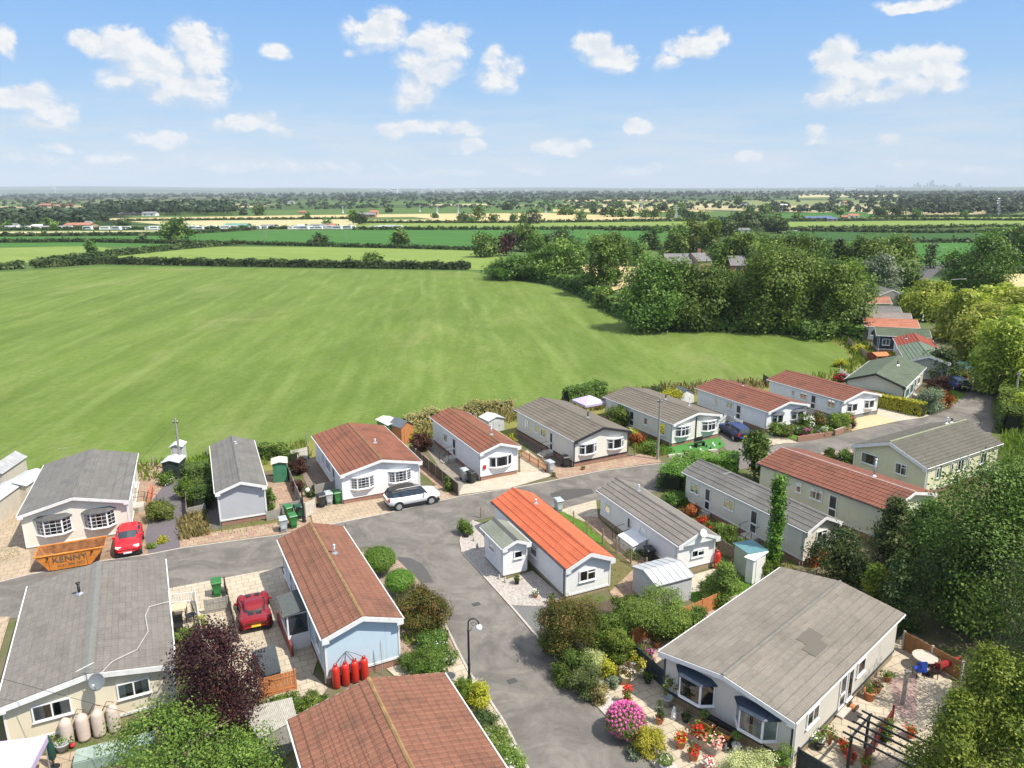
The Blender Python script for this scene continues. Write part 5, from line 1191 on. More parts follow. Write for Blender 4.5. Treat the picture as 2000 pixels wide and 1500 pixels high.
hR4.window('L', 9.25, 8.5, .98, 1.74, 1, fan=True); hR4.door('L', 6.2, 5.75, .35, 1.85); hR4.window('L', 4.65, 3.85, 1.0, 1.75, 1, fan=True); hR4.window('F', 1.25, 2.3, 1.12, 1.64, 2, fan=True)
hR5 = House('R5', 'mobile_home', 'narrow white home with a bright orange-red roof at the road junction', W_WHITE, ORANGE, gutter=TRIM_DARK, plinth=BUFF, ph=.30, bargeh=.26, flue=[(8.3, .4, .25)])
hR5.window('F', 1.08, 2.26, 1.05, 1.80, 2, fan=True, curt=.2); hR5.window('L', 5.1, 4.15, 1.0, 1.82, 1, fan=True)
hX = House('X', 'porch_extension', 'small white gabled lean-on extension with sage felt roof against the orange-roofed home', W_WHITE, roof_mat('roof_sage', (.20, .215, .17), (.12, .13, .1), .4, 1.2, .5, .05, .1), plinth=BUFF, ph=.22, step=.006, course=1.0, cat='extension', bargeh=.2, ridge=mat('sage_ridge', (.10, .10, .10), .9), cap=.34)
hX.window('L', 2.5, 1.6, 1.15, 1.95, 1, fan=True, curt=.0); hX.window('F', .92, 1.55, 1.25, 1.78, 1, curt=0)
hR6 = House('R6', 'mobile_home', 'large beige home with warm grey felt roof and navy canopied bays above the patio', W_BEIGE, FELT2, trim=TRIM, band=NAVY, plinth=BUFF, ph=.48, course=.42, step=.018, bargeh=.24, ridge=mat('felt_ridge', (.17, .16, .14), .9, .15))
hR6.bay('F', .95, 3.0, 1.12, 2.22, .55, canopy=NAVY, side=.22, lights=1, curt=.0); hR6.bay('F', 4.1, 6.15, 1.12, 2.18, .55, canopy=NAVY, side=.22, lights=1, curt=.75)
hR6.window('R', 1.55, 2.7, 1.4, 2.2, 2, curt=0); hR6.door('R', 4.9, 5.6, .5, 2.3); hR6.window('R', 5.75, 6.35, .6, 2.25, 1); hR6.window('R', 6.8, 7.7, 1.4, 2.2, 1, curt=0)
hS1 = House('S1', 'mobile_home', 'narrow pale blue home with weathered red roof and four red gas bottles at its gable', W_BLUE, RED2, ridge=mat('moss_ridge', (.27, .17, .075), .95, .35, 3), flue=[(7.6, .42, .5)], ph=.45, bargeh=.26, course=.40)
hS1.window('L', 11.6, 10.9, 1.2, 2.3, 1); hS1.door('L', 9.6, 8.9, .45, 2.4); hS1.window('L', 7.8, 7.0, 1.2, 2.3, 1); hS1.window('L', 2.4, 1.5, 1.2, 2.3, 1)
hS2 = House('S2', 'mobile_home', 'home of which only the red-brown mossy roof shows, nearest the camera', W_WHITE, RED2, ridge=MATS['moss_ridge'])
hS3 = House('S3', 'mobile_home', 'wide cream home with grey strip roof and satellite dish at the near left', W_CREAM2, FELT3, course=.30, step=.012, bargeh=.26, ridge=mat('grey_ridge', (.17, .17, .155), .85, .12), cap=.46, plinth=BUFF, ph=.5, flue=[(8.3, -.75, .6, True)])
hS3.window('F', 1.2, 2.75, 1.4, 2.22, 2, curt=.55); hS3.window('F', 4.6, 6.0, 1.4, 2.22, 2, curt=.45)
hJ = House('J', 'mobile_home', 'home with ribbed green roof half hidden by a round tree', W_SAGE, GREENT, course=.42, step=.04, flue=[(4, 1.2, .6)])
hK = House('K', 'mobile_home', 'home with dark red ribbed roof just beyond the ribbed green one', W_WHITE, roof_mat('roof_deep_red', (.26, .06, .035), (.1, .04, .03), .4, .42, .2, .4, .62), step=.04, flue=[(3.5, -1.2, .4, True)])
def row_home(nl, nr, Wd, rise, name, label, wall, roof, ze=2.6, **k):
    a, b = at(*nl, ze), at(*nr, ze); d = (b-a); L_ = d.length; u = d.normalized(); wd = Vector((u.y, -u.x, 0)); o = a-wd*Wd
    h = House(label, name, label, wall, roof, dims=(o.x, o.y, math.degrees(math.atan2(wd.y, wd.x)), Wd, L_, ze, rise), **k)
    h.window('R', L_*.12, L_*.12+1.1, 1.1, 2.1, 2); h.window('R', L_*.62, L_*.62+1.1, 1.1, 2.1, 2); h.door('R', L_*.4, L_*.4+.8, .3, 2.1, steps=False); return h
row_home((1712,655),(1820,660), 4.5, .9, 'mobile_home', 'low home with green felt roof and navy wall beyond the red ribbed roof', NAVY, GREENF)
row_home((1689,637),(1797,641), 4.5, 1.0, 'mobile_home', 'white home with long orange-red roof seen side on along the lane', W_WHITE, roof_mat('roof_orange_old', (.40, .16, .10), (.2, .07, .04), .4, .42, .2, .3, .4), flue=[(9, .1, .8)])
row_home((1690,623),(1783,627), 5, .9, 'mobile_home', 'home with pinkish grey roof behind the long orange-red roof', W_OFF, roof_mat('roof_pink_grey', (.26, .22, .20), (.15, .12, .11), .4, .42, .2, .3, .4))
row_home((1691,611),(1764,613), 5, .9, 'mobile_home', 'home with plain dark grey roof farther up the lane', W_OFF, FELT)
row_home((1693,592),(1743,593), 5, 1.0, 'mobile_home', 'home with faded salmon roof and timber wall near the top of the lane', W_YEL, roof_mat('roof_salmon', (.36, .16, .11), (.15, .12, .10), .6, .42, .2, .3, .4))
pQ = at(1696,584,2.7)
hQ = House('Q', 'mobile_home', 'farthest home in the lane with grey roof and boarded timber gable', W_SAGE, FELT, dims=(pQ.x, pQ.y, 0, 9.5, 12, 2.7, 1.9), trim=TRIM, gable_fill=GREYW)
hQ.window('F', 2, 3.4, 1.1, 2.2); hQ.window('F', 6, 7.4, 1.1, 2.2)
# ================================================================== TREES beyond the homes
NOTE = {}
def T(px, py, w_, h_, k, label, **kw): return tree(px, py, w_, h_, k, label, **kw)
T(345,469,50,38,'oak','lone round oak with short trunk in the dark green crop field', n=2600)
T(325,456,16,12,'oak','small grey-green bush just left behind the lone oak', n=500)
T(624,479,34,17,'dark','low wide lone bush in the green crop field', n=900)
T(784,479,30,24,'oak','small lone tree in the middle of the green crop field', n=1200)
T(729,520,32,22,'lush','small round tree rising out of the long hedge', n=1300)
T(682,521,9,13,'lush','tiny sapling left of the small round tree in the long hedge', n=300)
T(181,497,18,22,'oak','small tree at the foot of the field pole', n=700)
T(280,470,7,8,'dark','tiny bush alone in the crop field left of the oak', n=200)
T(946,502,48,40,'oak','round oak with open trunk at the left end of the farm tree belt')
T(990,500,38,38,'copper','dark reddish copper beech second from the left in the tree belt')
T(1022,490,66,50,'pine','tall loose tree standing behind the copper beech')
T(1045,506,36,46,'oak','slim oak beside the tan field gap in the tree belt')
T(1092,500,66,46,'dark','broad dome of dark green behind the tree belt')
T(1000,545,92,40,'oak','low broad thicket at the field corner')
T(965,541,30,20,'lush','small bright bush at the tip of the thicket', n=800)
T(1090,548,104,72,'lush','big spreading tree casting shade on the meadow edge')
T(1050,548,60,50,'oak','rounded tree wedged between the thicket and the spreading tree')
T(1172,578,62,118,'lush','tall twin-topped ash at the bend of the meadow', bare=.05)
T(1202,560,50,96,'oak','slim upright tree just right of the tall ash')
T(1138,572,50,36,'oak','lumpy bush left of the tall ash at the meadow edge', n=1800)
T(1180,600,46,30,'lush','bright shrub below the tall ash', n=1600)
T(1240,520,50,48,'oak','tree right behind the slim upright tree')
T(1270,487,44,36,'pine','grey-green tree above the farm roofs, left of the birches')
T(1220,498,36,34,'pine','smaller grey-green tree beside the crop field edge')
T(1315,512,54,52,'oak','tree in front of the birch group, above the slate roof')
T(1355,508,46,74,'birch','pale birch with hanging twigs, left of the pair')
T(1382,512,50,78,'birch','pale birch with hanging twigs, right of the pair')
T(1330,490,60,46,'oak','mid-green tree behind the birches')
T(1440,528,90,66,'lush','broad bright tree behind the small brick house')
T(1405,530,40,50,'oak','small tree between the slate-roofed house and the brick house', n=2500)
T(1500,520,70,56,'lush','bright leafy tree right of the farm clump')
T(1472,510,50,50,'pale','yellowish tree top behind the bright trees')
T(1550,565,110,104,'pine','wide dark cedar-like tree with layered limbs')
T(1590,520,60,48,'oak','tree top peeping over the cedar-like tree')
T(1634,545,44,72,'fir','dark pointed spruce above the oaks')
T(1700,552,90,82,'poplar','bushy bright poplar, middle one of the three')
T(1668,548,60,72,'poplar','bushy poplar left of the middle one')
T(1738,550,62,82,'poplar','pale green poplar at the right end of the three')
T(1765,530,50,70,'pale','feathery tree at the edge of the crop field behind the poplars')
T(1716,575,62,72,'silver','big silver-leaved willow above the lane')
T(1682,560,42,48,'silver','smaller silver-leaved willow beside the big one')
T(1770,572,50,60,'oak','dark mixed bush under the street lamps', n=3000)
T(1764,608,34,40,'lush','bush at the head of the lane behind the last home', n=2200)
T(1600,600,70,70,'oak','tree filling the gap above the two great oaks')
T(1816,524,24,44,'fir','lone dark conical cypress beside the far road')
T(1908,578,116,110,'oak','large round oak by the main road on the right')
T(1960,508,70,56,'oak','oak at the field edge on the far right, left one')
T(1995,512,60,66,'dark','oak at the field edge on the far right, right one')
T(1935,500,40,32,'dark','small dark oak left of the field-edge oaks')
T(2035,520,80,76,'oak','oak cut by the right edge of the picture')
# the great oaks on the meadow's edge
T(1275,645,112,132,'oak','great oak at the left end of the meadow-edge group')
T(1310,640,100,124,'oak','great oak second from the left in the meadow-edge group')
T(1375,640,130,116,'oak','great oak in the middle of the meadow-edge group')
T(1432,632,80,94,'oak','oak tucked behind the middle of the meadow-edge group')
T(1505,645,146,166,'lush','tallest and brightest great oak of the meadow-edge group')
T(1575,620,80,90,'oak','oak in shade between the two brightest great oaks')
T(1632,652,120,138,'lush','rounded great oak nearest the homes in the lane')
T(1590,660,90,34,'oak','dark undergrowth below the rounded great oak', n=3500)
T(1232,612,60,52,'lush','bush at the left foot of the great oaks', n=2600)
T(1670,662,40,50,'dark','shaded bush between the rounded oak and the first sheds', n=1600)
# willows along the lane
WG = 'weeping willows along the lane'
T(1815,622,84,80,'willow','smallest golden weeping willow at the far end of the lane row', group=WG)
T(1872,665,96,108,'willow','second golden weeping willow from the far end of the lane', group=WG)
T(1922,712,110,128,'willow','third golden weeping willow counted from the far end, fullest crown', group=WG)
T(1985,775,140,185,'willow','nearest and largest golden weeping willow leaning over the lane', group=WG)
T(1995,700,120,150,'willow','golden weeping willow at the right picture edge behind the largest', group=WG)
T(1945,640,120,90,'willow','golden weeping willow behind the third, next to the tan field', group=WG)
T(2010,640,110,90,'willow','willow top touching the tan field at the picture edge', group=WG)
T(2002,836,60,74,'willow','short green willow hanging low beside the telegraph pole', n=5000, group=WG)
T(1834,742,58,56,'dark','round clipped tree in front of the ribbed green roof', n=5000)
hedge_obj([at(1690,668),at(1620,655),at(1500,648),at(1290,640),at(1215,615),at(1165,585),at(1100,558),at(1030,545),at(965,535)], 4, 2.6, 'oak','rough overgrown hedge under the trees around the meadow', leaf=.55, dens=.7)
hedge_obj([at(70,523),at(200,515),at(500,520),at(916,526)], 5, 1.9, 'dark','long straight dark hedge between the meadow and the next field', leaf=.6, dens=.9, rough=.3)
hedge_obj([at(72,520),at(150,508),at(262,496),at(360,486),at(440,480),at(480,478)], 5, 1.9, 'dark','curving hedge from the gateway towards the lone oak', leaf=.7, dens=.8, rough=.35)
hedge_obj([at(-260,534),at(-60,530),at(48,524)], 5, 2.0, 'dark','short hedge cut by the left edge, beyond the gateway', leaf=.6, dens=.8)
hedge_obj([at(480,478),at(620,481),at(780,485),at(960,490)], 3, 1.3, 'dark','low hedge along the near side of the crop field', leaf=.8, dens=.7)
hedge_obj([at(-300,480),at(0,474),at(170,473),at(420,478)], 3, 1.5, 'dark','hedge between the left crop field and the pasture', leaf=.9, dens=.7)
for i, (a, l_) in enumerate([([(-200,467),(0,462),(330,460),(500,449)],'thin hedge in the left crop fields'),([(690,449),(1000,449),(1180,448),(1340,447)],'hedge behind the green crop field'),
   ([(1180,450),(1400,452),(1560,449),(1990,444)],'hedge below the blue-roofed farm'),([(1500,433),(1750,430),(2100,432)],'hedge in front of the right-hand wood'),([(1700,425),(2100,424)],'farther hedge in front of the right-hand wood'),
   ([(690,436),(960,436),(1400,432)],'hedge along the pale fields in the centre'),([(250,432),(700,428)],'hedge behind the row of depots'),([(1200,434),(1440,428)],'hedge by the barley strip'),([(-100,451),(330,448),(700,447)],'hedge in front of the depots'),
   ([(1780,475),(1990,474),(2200,478)],'hedge across the right-hand crop fields'),([(1880,506),(1990,506),(2300,502)],'hedge above the right-hand crop field'),([(1920,536),(2200,534)],'hedge along the top of the tan field'),([(1560,452),(1800,456),(2200,452)],'low hedge beside the far road')]):
    d0 = depth(at(*a[0])); hedge_obj([at(*q) for q in a], 3.5, 1.5, 'dark', l_, leaf=max(1.0, d0/F_PX*2*1.1), dens=.8, seed=20+i, rough=.5)

# scattered field trees on the plain, each its own
frng = random.Random(4)
FT = [(505,421,20,16),(706,438,26,20),(690,432,22,17),(600,428,8,8),(475,420,14,9),(1040,437,28,26),(1002,432,12,12),(1022,432,10,11),(965,431,12,9),(935,430,26,27),(905,432,24,12),(922,434,10,7),(990,410,20,10),(1068,412,14,9),
 (1135,432,18,20),(1100,420,18,10),(1115,420,12,10),(1160,418,10,11),(1180,424,12,15),(1195,424,14,16),(1215,424,16,15),(1230,424,12,14),(1260,425,22,14),(1280,425,14,13),(1310,426,18,16),(1340,425,16,13),(1295,412,14,9),(1160,406,10,8),(1210,405,10,8),(1380,432,12,10),
 (240,446,24,15),(95,447,14,18),(105,450,12,14),(52,448,14,14),(15,447,14,13),(1325,420,28,18),(1350,430,20,12),(1370,429,16,12),(1440,400,16,14),(1465,420,24,15),(1495,418,20,16),(1555,431,10,10),(1640,420,20,14),(1720,420,26,12),(1752,420,20,14),(1790,425,16,10),(1880,424,8,8),
 (205,432,10,8),(850,426,8,6),(760,415,12,8),(640,440,14,8),(1505,438,14,16),(1420,455,24,24),(1372,470,40,32),(1290,455,12,8),(1400,445,10,10)]
for i, (x, y, w_, h_) in enumerate(FT):
    tree(x, y, w_, h_, frng.choice(['oak','dark','oak']), 'small field tree standing alone far out on the plain', name='field_tree', group='field trees far out on the plain', n=int(90+14*w_), leafpx=.95)
for (x, y, w_, h_, l_) in [(1450,452,50,36,'dark tree on the left of the farmhouse clump'),(1480,448,44,32,'tallest dark tree of the farmhouse clump'),(1508,452,40,30,'dark tree on the right of the farmhouse clump'),(1525,456,26,18,'bush at the right end of the farmhouse clump'),(1418,462,36,28,'tree in front of the farmhouse roof')]:
    tree(x, y, w_, h_, 'dark', l_, n=1500)

# woods on the plain: one mass nobody could count
def wood_mass(rows, name, label, seed, mt):
    rng = np.random.default_rng(seed); PP, NN, TT, SS = [], [], [], []
    for (x0, x1, y0, y1, hp, cnt) in rows:
        for i in range(cnt):
            x = rng.uniform(x0, x1); y = rng.uniform(y0, y1); p = at(x, y); m = depth(p)/F_PX
            h = max(5.0, min(19, hp*m*rng.uniform(.6, 1.15))); w_ = h*rng.uniform(.8, 1.5); n = 34
            d = rng.normal(size=(n, 3)); d[:, 2] = np.abs(d[:, 2])*.9; d /= np.linalg.norm(d, axis=1)[:, None]
            q = d*np.array([w_/2, w_/2, h*.55])*(.8+.2*rng.random((n, 1)))+np.array([p.x, p.y, h*.42]); PP.append(q); NN.append(d); TT.append(np.full(n, .5+.3*rng.normal())+.12*rng.normal(size=n)); SS.append(np.full(n, max(2.0, h*.27, 2.2*m)))
    P, N_, T_, S_ = map(np.concatenate, (PP, NN, TT, SS))
    o = bpy.data.objects.new(name, leaves_mesh(name, P, S_, T_, LM[mt], rng, nrm=N_, aspect=1.2)); COL.objects.link(o); return tag(o, label, 'woodland', None, 'stuff')
wood_mass([(-60,190,433,441,26,220),(200,455,413,421,22,260),(170,300,408,414,14,60)], 'woodland', 'dark belts of broadleaf wood on the left of the plain', 61, 'farwood')
wood_mass([(-100,700,383,403,7,470),(0,700,400,412,8,90),(650,1300,402,410,9,120),(650,1300,383,399,7,420),(1000,1300,400,410,8,30),(-100,2100,376,384,5,1500),(-300,0,390,440,12,60)], 'far_woodland', 'bands of blue-green wood and hedgerow across the far plain', 62, 'farwood')
wood_mass([(1300,1560,384,410,7,110),(1290,1460,395,407,8,25),(1560,1900,406,418,11,150),(1620,2150,384,402,9,360),(1760,2150,396,420,15,380),(1480,1640,408,417,10,45)], 'woodland', 'dense dark wood stretching behind the fields on the right', 63, 'farwood')

# ------------------------------------------------------------------ hills and the far city
hm_ = mat('far_hill', (.07, .10, .05), .95, .3, .002)
def hill(pts, y0, y1, name='hills'):
    mb = MB(); n = len(pts)
    crest = [((px-1000)/F_PX*y1, y1, max(2, h)) for px, h in pts]; foot = [((px-1000)/F_PX*y0, y0, -1) for px, h in pts]; mid = [((px-1000)/F_PX*(y0+y1)/2, (y0+y1)/2, max(1, h*.55)) for px, h in pts]; bk = [(c[0], y1*1.2, -1) for c in crest]
    mb.add(foot+mid+crest+bk, [(r_*n+i, r_*n+i+1, (r_+1)*n+i+1, (r_+1)*n+i) for r_ in range(3) for i in range(n-1)]); tag(mb.build(name, hm_, None, True), kind='structure')
hill([(x, 22+h*.50) for x, h in [(-700,120),(-300,160),(-80,185),(60,192),(160,200),(230,190),(300,170),(420,130),(520,112),(600,118),(680,95),(760,75),(860,62),(960,80),(1050,84),(1180,60),(1300,40),(1500,30),(1800,30),(2200,20),(2600,20)]], 9000, 12500)
hill([(x, 14+h*.4) for x, h in [(-700,60),(-100,80),(80,95),(200,70),(330,85),(450,50),(640,65),(800,30),(1000,20),(1300,20),(2600,10)]], 6800, 8200)
TOWER = mat('far_tower', (.22, .25, .28), .7, .2, .02); PALEB = mat('far_pale_building', (.75, .75, .74), .7, .1, .02); ROOFR = mat('far_red_roof', (.36, .15, .10), .9, .2, .2); ROOFG = mat('far_grey_roof', (.20, .20, .21), .9, .2, .2); BRK = mat('far_brick', (.36, .17, .11), .9, .2, .5)
DW = mat('dark_window', (.05, .06, .08), .2, .2)
def tower(px, dist, wm, h, m_, label, group, slim=.7, kind='tower_block'):
    x = (px-1000)/F_PX*dist; t = thing(kind, label, 'tower' if h > 60 else 'building', (x, dist, 0), 0, group)
    b = MB(); b.box((0, 0, h*.5-1), (wm, wm*slim, h+2)); b.box((0, 0, h+1.5), (wm*.6, wm*slim*.6, 4)); b.build('wall', m_, t)
    wb = MB(); k = max(2, int(h/12))
    for i in range(k): wb.box((0, -wm*slim/2-.1, h*(i+.5)/k), (wm*.86, .3, h/k*.42))
    wb.build('window_band', DW, t)
cr = random.Random(9)
for px, hh in [(1692,95),(1699,80),(1704,70),(1762,110),(1768,140),(1773,90),(1781,85),(1786,125),(1791,150),(1795,185),(1799,100),(1805,80),(1812,75),(1818,95),(1824,70),(1832,65),(1842,90),(1846,120),(1851,75),(1858,60),(1868,70),(1672,60),(1650,50),(1735,60),(1745,55),(1890,50),(1718,62),(1612,55),(1560,45),(1905,52)]:
    tower(px, 13200+cr.uniform(-500, 500), cr.uniform(22, 42), hh*.80, TOWER, 'hazy tower block of the far city skyline', 'tower blocks of the far city skyline')
for px, hh, wm in [(768,50,70),(780,65,90),(786,58,40),(832,60,30),(843,70,16),(850,50,60),(900,40,160),(930,42,110),(960,38,80),(1210,55,22),(1225,45,50),(1465,60,26),(1476,58,26),(1540,45,30),(1640,30,220),(740,40,40),(1380,32,70),(1030,30,60)]:
    tower(px, 6600+cr.uniform(-300, 300), wm*.55, hh*.62, PALEB, 'pale works building low on the horizon', 'pale works buildings on the horizon', kind='works_building')
# wind turbine and pylons
t = thing('wind_turbine', 'small white wind turbine below the left hills', 'wind turbine', ((139-1000)/F_PX*6500, 6500, 0)); wt = mat('turbine_white', (.8, .8, .8), .5)
MB().tube([(0,0,0),(0,0,62)], [2.2, 1.4], 8).build('tower', wt, t); MB().box((0,-1,63), (3,6,3)).build('nacelle', wt, t)
for k in range(3):
    a = k*2.094+.5; b = MB(); b.tube([(0,-4,63),(math.sin(a)*12,-4,63+math.cos(a)*12),(math.sin(a)*30,-4,63+math.cos(a)*30)], [1.0,1.4,.4], 5); b.build('blade', wt, t)
def pylon(px, py, hpx, label, thick=.28):
    p = at(px, py); m = depth(p)/F_PX; H = hpx*m; t = thing('pylon', label, 'pylon', p, .3, 'electricity pylons crossing the plain'); b = MB(); w0, w1 = H*.10, H*.018; th = max(thick, m*.5)
    for sx in (-1, 1):
        for sy in (-1, 1): b.tube([(sx*w0, sy*w0, 0), (sx*w1*1.6, sy*w1*1.6, H*.62), (sx*w1*.4, sy*w1*.4, H)], th*.5, 4)
    for i in range(6):
        z0, z1 = H*i*.1, H*(i+1)*.1; f = lambda z: w0+(w1*1.6-w0)*z/(H*.62)
        for sy in (-1, 1): b.tube([(-f(z0), sy*f(z0), z0), (f(z1), sy*f(z1), z1)], th*.25, 3); b.tube([(f(z0), sy*f(z0), z0), (-f(z1), sy*f(z1), z1)], th*.25, 3)
    b.build('lattice_mast', METAL, t)
    for z_, a in ((.66, .17), (.79, .22), (.91, .14)): MB().tube([(-H*a, 0, H*z_), (0, 0, H*(z_+.035)), (H*a, 0, H*z_)], th*.4, 4).build('cross_arm', METAL, t)
for x, y, h_ in [(854,418,20),(895,418,18),(820,414,14),(1320,428,28),(1066,418,18),(1253,408,26),(1948,420,34),(1640,420,26),(670,416,14)]: pylon(x, y, h_, 'grey lattice pylon standing out on the plain')

# ------------------------------------------------------------------ farms, depots and far houses
def far_building(px, py, wpx, hpx, wallm, roofm, label, name='farm_building', cat='building', group=None, deep=.7, rise=.35, rz=0.0, windows=0, chim=False, deepm=None):
    p = at(px, py); m = depth(p)/F_PX; W_ = wpx*m; h = hpx*m; D_ = deepm or W_*deep; t = thing(name, label, cat, p, rz, group)
    e = h*(1-rise); w_ = MB(); w_.add([(-W_/2,0,-.1),(W_/2,0,-.1),(W_/2,0,e),(-W_/2,0,e),(-W_/2,D_,-.1),(W_/2,D_,-.1),(W_/2,D_,e),(-W_/2,D_,e),(-W_/2,D_/2,h*.99),(W_/2,D_/2,h*.99)],
          [(0,1,2,3),(5,4,7,6),(1,5,6,9,2),(4,0,3,8,7)]); w_.build('wall', wallm, t)
    r = MB(); o = W_*.02+.2
    r.quad((-W_/2-o,-o,e-.1),(W_/2+o,-o,e-.1),(W_/2+o,D_/2,h+.05),(-W_/2-o,D_/2,h+.05)); r.quad((W_/2+o,D_+o,e-.1),(-W_/2-o,D_+o,e-.1),(-W_/2-o,D_/2,h+.05),(W_/2+o,D_/2,h+.05)); ro = r.build('roof', roofm, t)
    if chim: MB().box((W_*.3, D_/2, h+.5), (1.0, .8, 1.8)).build('chimney', BRK, ro)
    for i in range(windows):
        x = -W_/2+W_*(i+.5)/windows; 
        for z in ([e*.5] if e < 4 else [e*.3, e*.75]): MB().box((x, -.05, z), (1.3, .12, 1.3)).build('window', DW, t)
    return t
WP = mat('white_render', (.72, .70, .66), .8, .1, .5); BLUER = mat('blue_sheet_roof', (.08, .12, .22), .6, .2, .3); GSH = mat('green_sheet', (.12, .26, .20), .7, .15, .3); TANW = mat('tan_wall', (.45, .33, .22), .9, .2, .5); SLT = mat('slate_roof', (.17, .165, .165), .85, .25, .8); PINKB = mat('pink_brick', (.46, .26, .20), .9, .15, 1.5)
for x, y, w_, h_, a, b, l_ in [(18,446,26,9,WP,ROOFG,'white depot at the left picture edge'),(70,447,24,8,WP,PALEB,'pale roofed depot second from the left'),(150,446,50,10,TANW,ROOFR,'long tan depot with reddish roof, left of the lone bush'),(172,444,12,12,WP,ROOFG,'white gabled depot end with steep roof'),
   (460,446,42,9,GSH,GSH,'long green shed in the row of depots'),(525,446,26,7,BRK,ROOFG,'brick depot right of the green shed'),(590,446,18,7,WP,PALEB,'small white depot near the row end'),(620,446,30,8,WP,ROOFG,'grey roofed white depot near the row end'),(648,446,15,9,BRK,ROOFR,'brick house closing the row of depots'),
   (250,421,38,6,TANW,ROOFG,'low barn group behind the lone bush'),(290,422,26,8,WP,ROOFG,'big grey barn right of the low barns'),(715,425,34,9,BRK,ROOFG,'red farm left of the centre plain'),(730,420,16,9,TANW,ROOFR,'farmhouse gable behind the red farm'),
   (1590,432,30,9,BRK,BLUER,'blue-roofed barn, left one of three'),(1612,431,26,9,BRK,BLUER,'blue-roofed barn, middle one of three'),(1626,432,20,7,TANW,BLUER,'blue-roofed barn, right one of three'),(1668,427,20,9,WP,ROOFR,'white farmhouse with red roof on the right'),(1650,428,12,7,BRK,ROOFR,'red outbuilding beside the white farmhouse'),
   (1448,455,34,9,WP,SLT,'long grey farmhouse under the dark trees'),(1425,434,22,6,TANW,ROOFG,'tan barn above the farmhouse clump'),(1460,404,20,6,WP,ROOFG,'white house group in the middle distance'),(1500,406,16,5,WP,PALEB,'small pale shed in the middle distance'),(1530,403,18,4,PALEB,PALEB,'long white glasshouse on the plain'),
   (1655,399,14,6,TANW,ROOFR,'red roofed house before the right-hand wood'),(1625,400,12,5,WP,ROOFR,'smaller red roofed house left of the other'),(90,404,30,6,TANW,ROOFR,'red roofed village house far left'),(125,403,24,5,BRK,ROOFR,'village house right of the red roofed one'),(590,418,14,6,TANW,ROOFR,'house by itself behind the depots'),(245,397,20,4,WP,PALEB,'white glint of a house on the left plain'),(565,398,16,5,WP,ROOFG,'white house below the mast')]:
    far_building(x, y, w_, h_, a, b, l_, windows=0 if w_ < 15 else 2)
cv = mat('caravan_white', (.78, .78, .77), .5, .05)
cg = thing('caravan', 'pale parked van or caravan in the line before the depots', 'caravan', at(20, 449), 0, 'vans and caravans parked before the depots')
MB().hexa([(-3.2,-1.1,.5),(3.2,-1.1,.5),(3.2,1.1,.5),(-3.2,1.1,.5),(-2.9,-1.05,2.8),(2.8,-1.05,2.8),(2.8,1.05,2.8),(-2.9,1.05,2.8)]).build('body', cv, cg)
MB().box((0, -1.13, 1.9), (4.6, .06, .7)).build('window', DW, cg)
for sx in (-1.2, 1.4): MB().tube([(sx, -1.0, .35), (sx, 1.0, .35)], .35, 8).build('wheel', RUBBER, cg)
q = [x for x in range(30, 700, 11)]+[730+9*i for i in range(6)]+[560,571]
for i, x in enumerate(q):
    if cr.random() < .28: continue
    yy = 449.5 if x < 345 else (448.5 if x < 700 else 448); yy += cr.uniform(-1.2, .6); s = cr.uniform(.6, .95)
    dup(cg, at(x+cr.uniform(-3, 3), yy), cr.uniform(-.3, .3), scale=(s*1.2, s, s))
far_building(1345, 532, 84, 34, PINKB, SLT, 'brick house with large slate roof among the trees', name='house', cat='house', deepm=9, windows=3, chim=True, rise=.5)
far_building(1376, 533, 26, 36, PINKB, SLT, 'pink brick gabled wing at the right of the slate-roofed house', name='house', cat='house', deepm=10, rise=.35, rz=.25)
far_building(1442, 534, 30, 32, BRK, SLT, 'small brick house with brown roof half hidden by trees', name='house', cat='house', deepm=7, rise=.5, windows=1)
for x, y, h_, l_ in [(176,497,34,'wooden pole with crossbar rising behind the field bush'),(677,470,20,'slim pole in the green crop field'),(516,466,16,'pair pole in the left crop field, left'),(520,468,16,'pair pole in the left crop field, right')]:
    p = at(x, y); m = depth(p)/F_PX; t = thing('pole', l_, 'pole', p); hh = h_*m; MB().tube([(0,0,0),(0,0,hh)], m*.45, 5).build('mast', GREYW, t); MB().box((0,0,hh*.9), (hh*.22, m*.7, m*.7)).build('crossbar', GREYW, t)
# main road beyond with its lamps
sheet('main_road', [(1770,560),(1800,520),(1860,500),(1890,494),(1880,508),(1835,528),(1800,560)], TARMAC2, .03)
sheet('main_road', [(1560,449),(1580,455),(1600,458),(1590,460),(1566,456),(1548,450)], mat('far_tarmac', (.22,.21,.20), .9), .06)
def lamp_double(px, py, hpx, arm, label):
    p = at(px, py); m = depth(p)/F_PX; H = hpx*m; t = thing('street_lamp', label, 'street lamp', p); MB().tube([(0,0,0),(0,0,H)], [m*.5, m*.35], 6).build('post', METAL, t)
    MB().tube([(0,0,H),(arm*m,0,H+.15)], m*.32, 5).build('arm', METAL, t); MB().box((arm*m*.85, 0, H+.1), (abs(arm)*m*.4, m*.8, .12)).build('lamp_head', METAL, t)
lamp_double(1770,560,46,20,'tall grey street lamp with arm, left one at the head of the lane'); lamp_double(1786,556,44,-16,'tall grey street lamp with arm, right one at the head of the lane'); lamp_double(1852,588,42,28,'grey street lamp with long arm above the willows')
lamp_double(1755,572,44,4,'short-armed lamp in front of the silver willow')
for x, y, h_ in [(1912,494,20),(1922,492,20),(1836,518,34)]: lamp_double(x, y, h_, 6, ['thin street lamp on the main road, left of a close pair','thin street lamp on the main road, right of a close pair','thin street lamp beside the lone conical cypress'][1 if x > 1915 else (0 if x > 1900 else 2)])

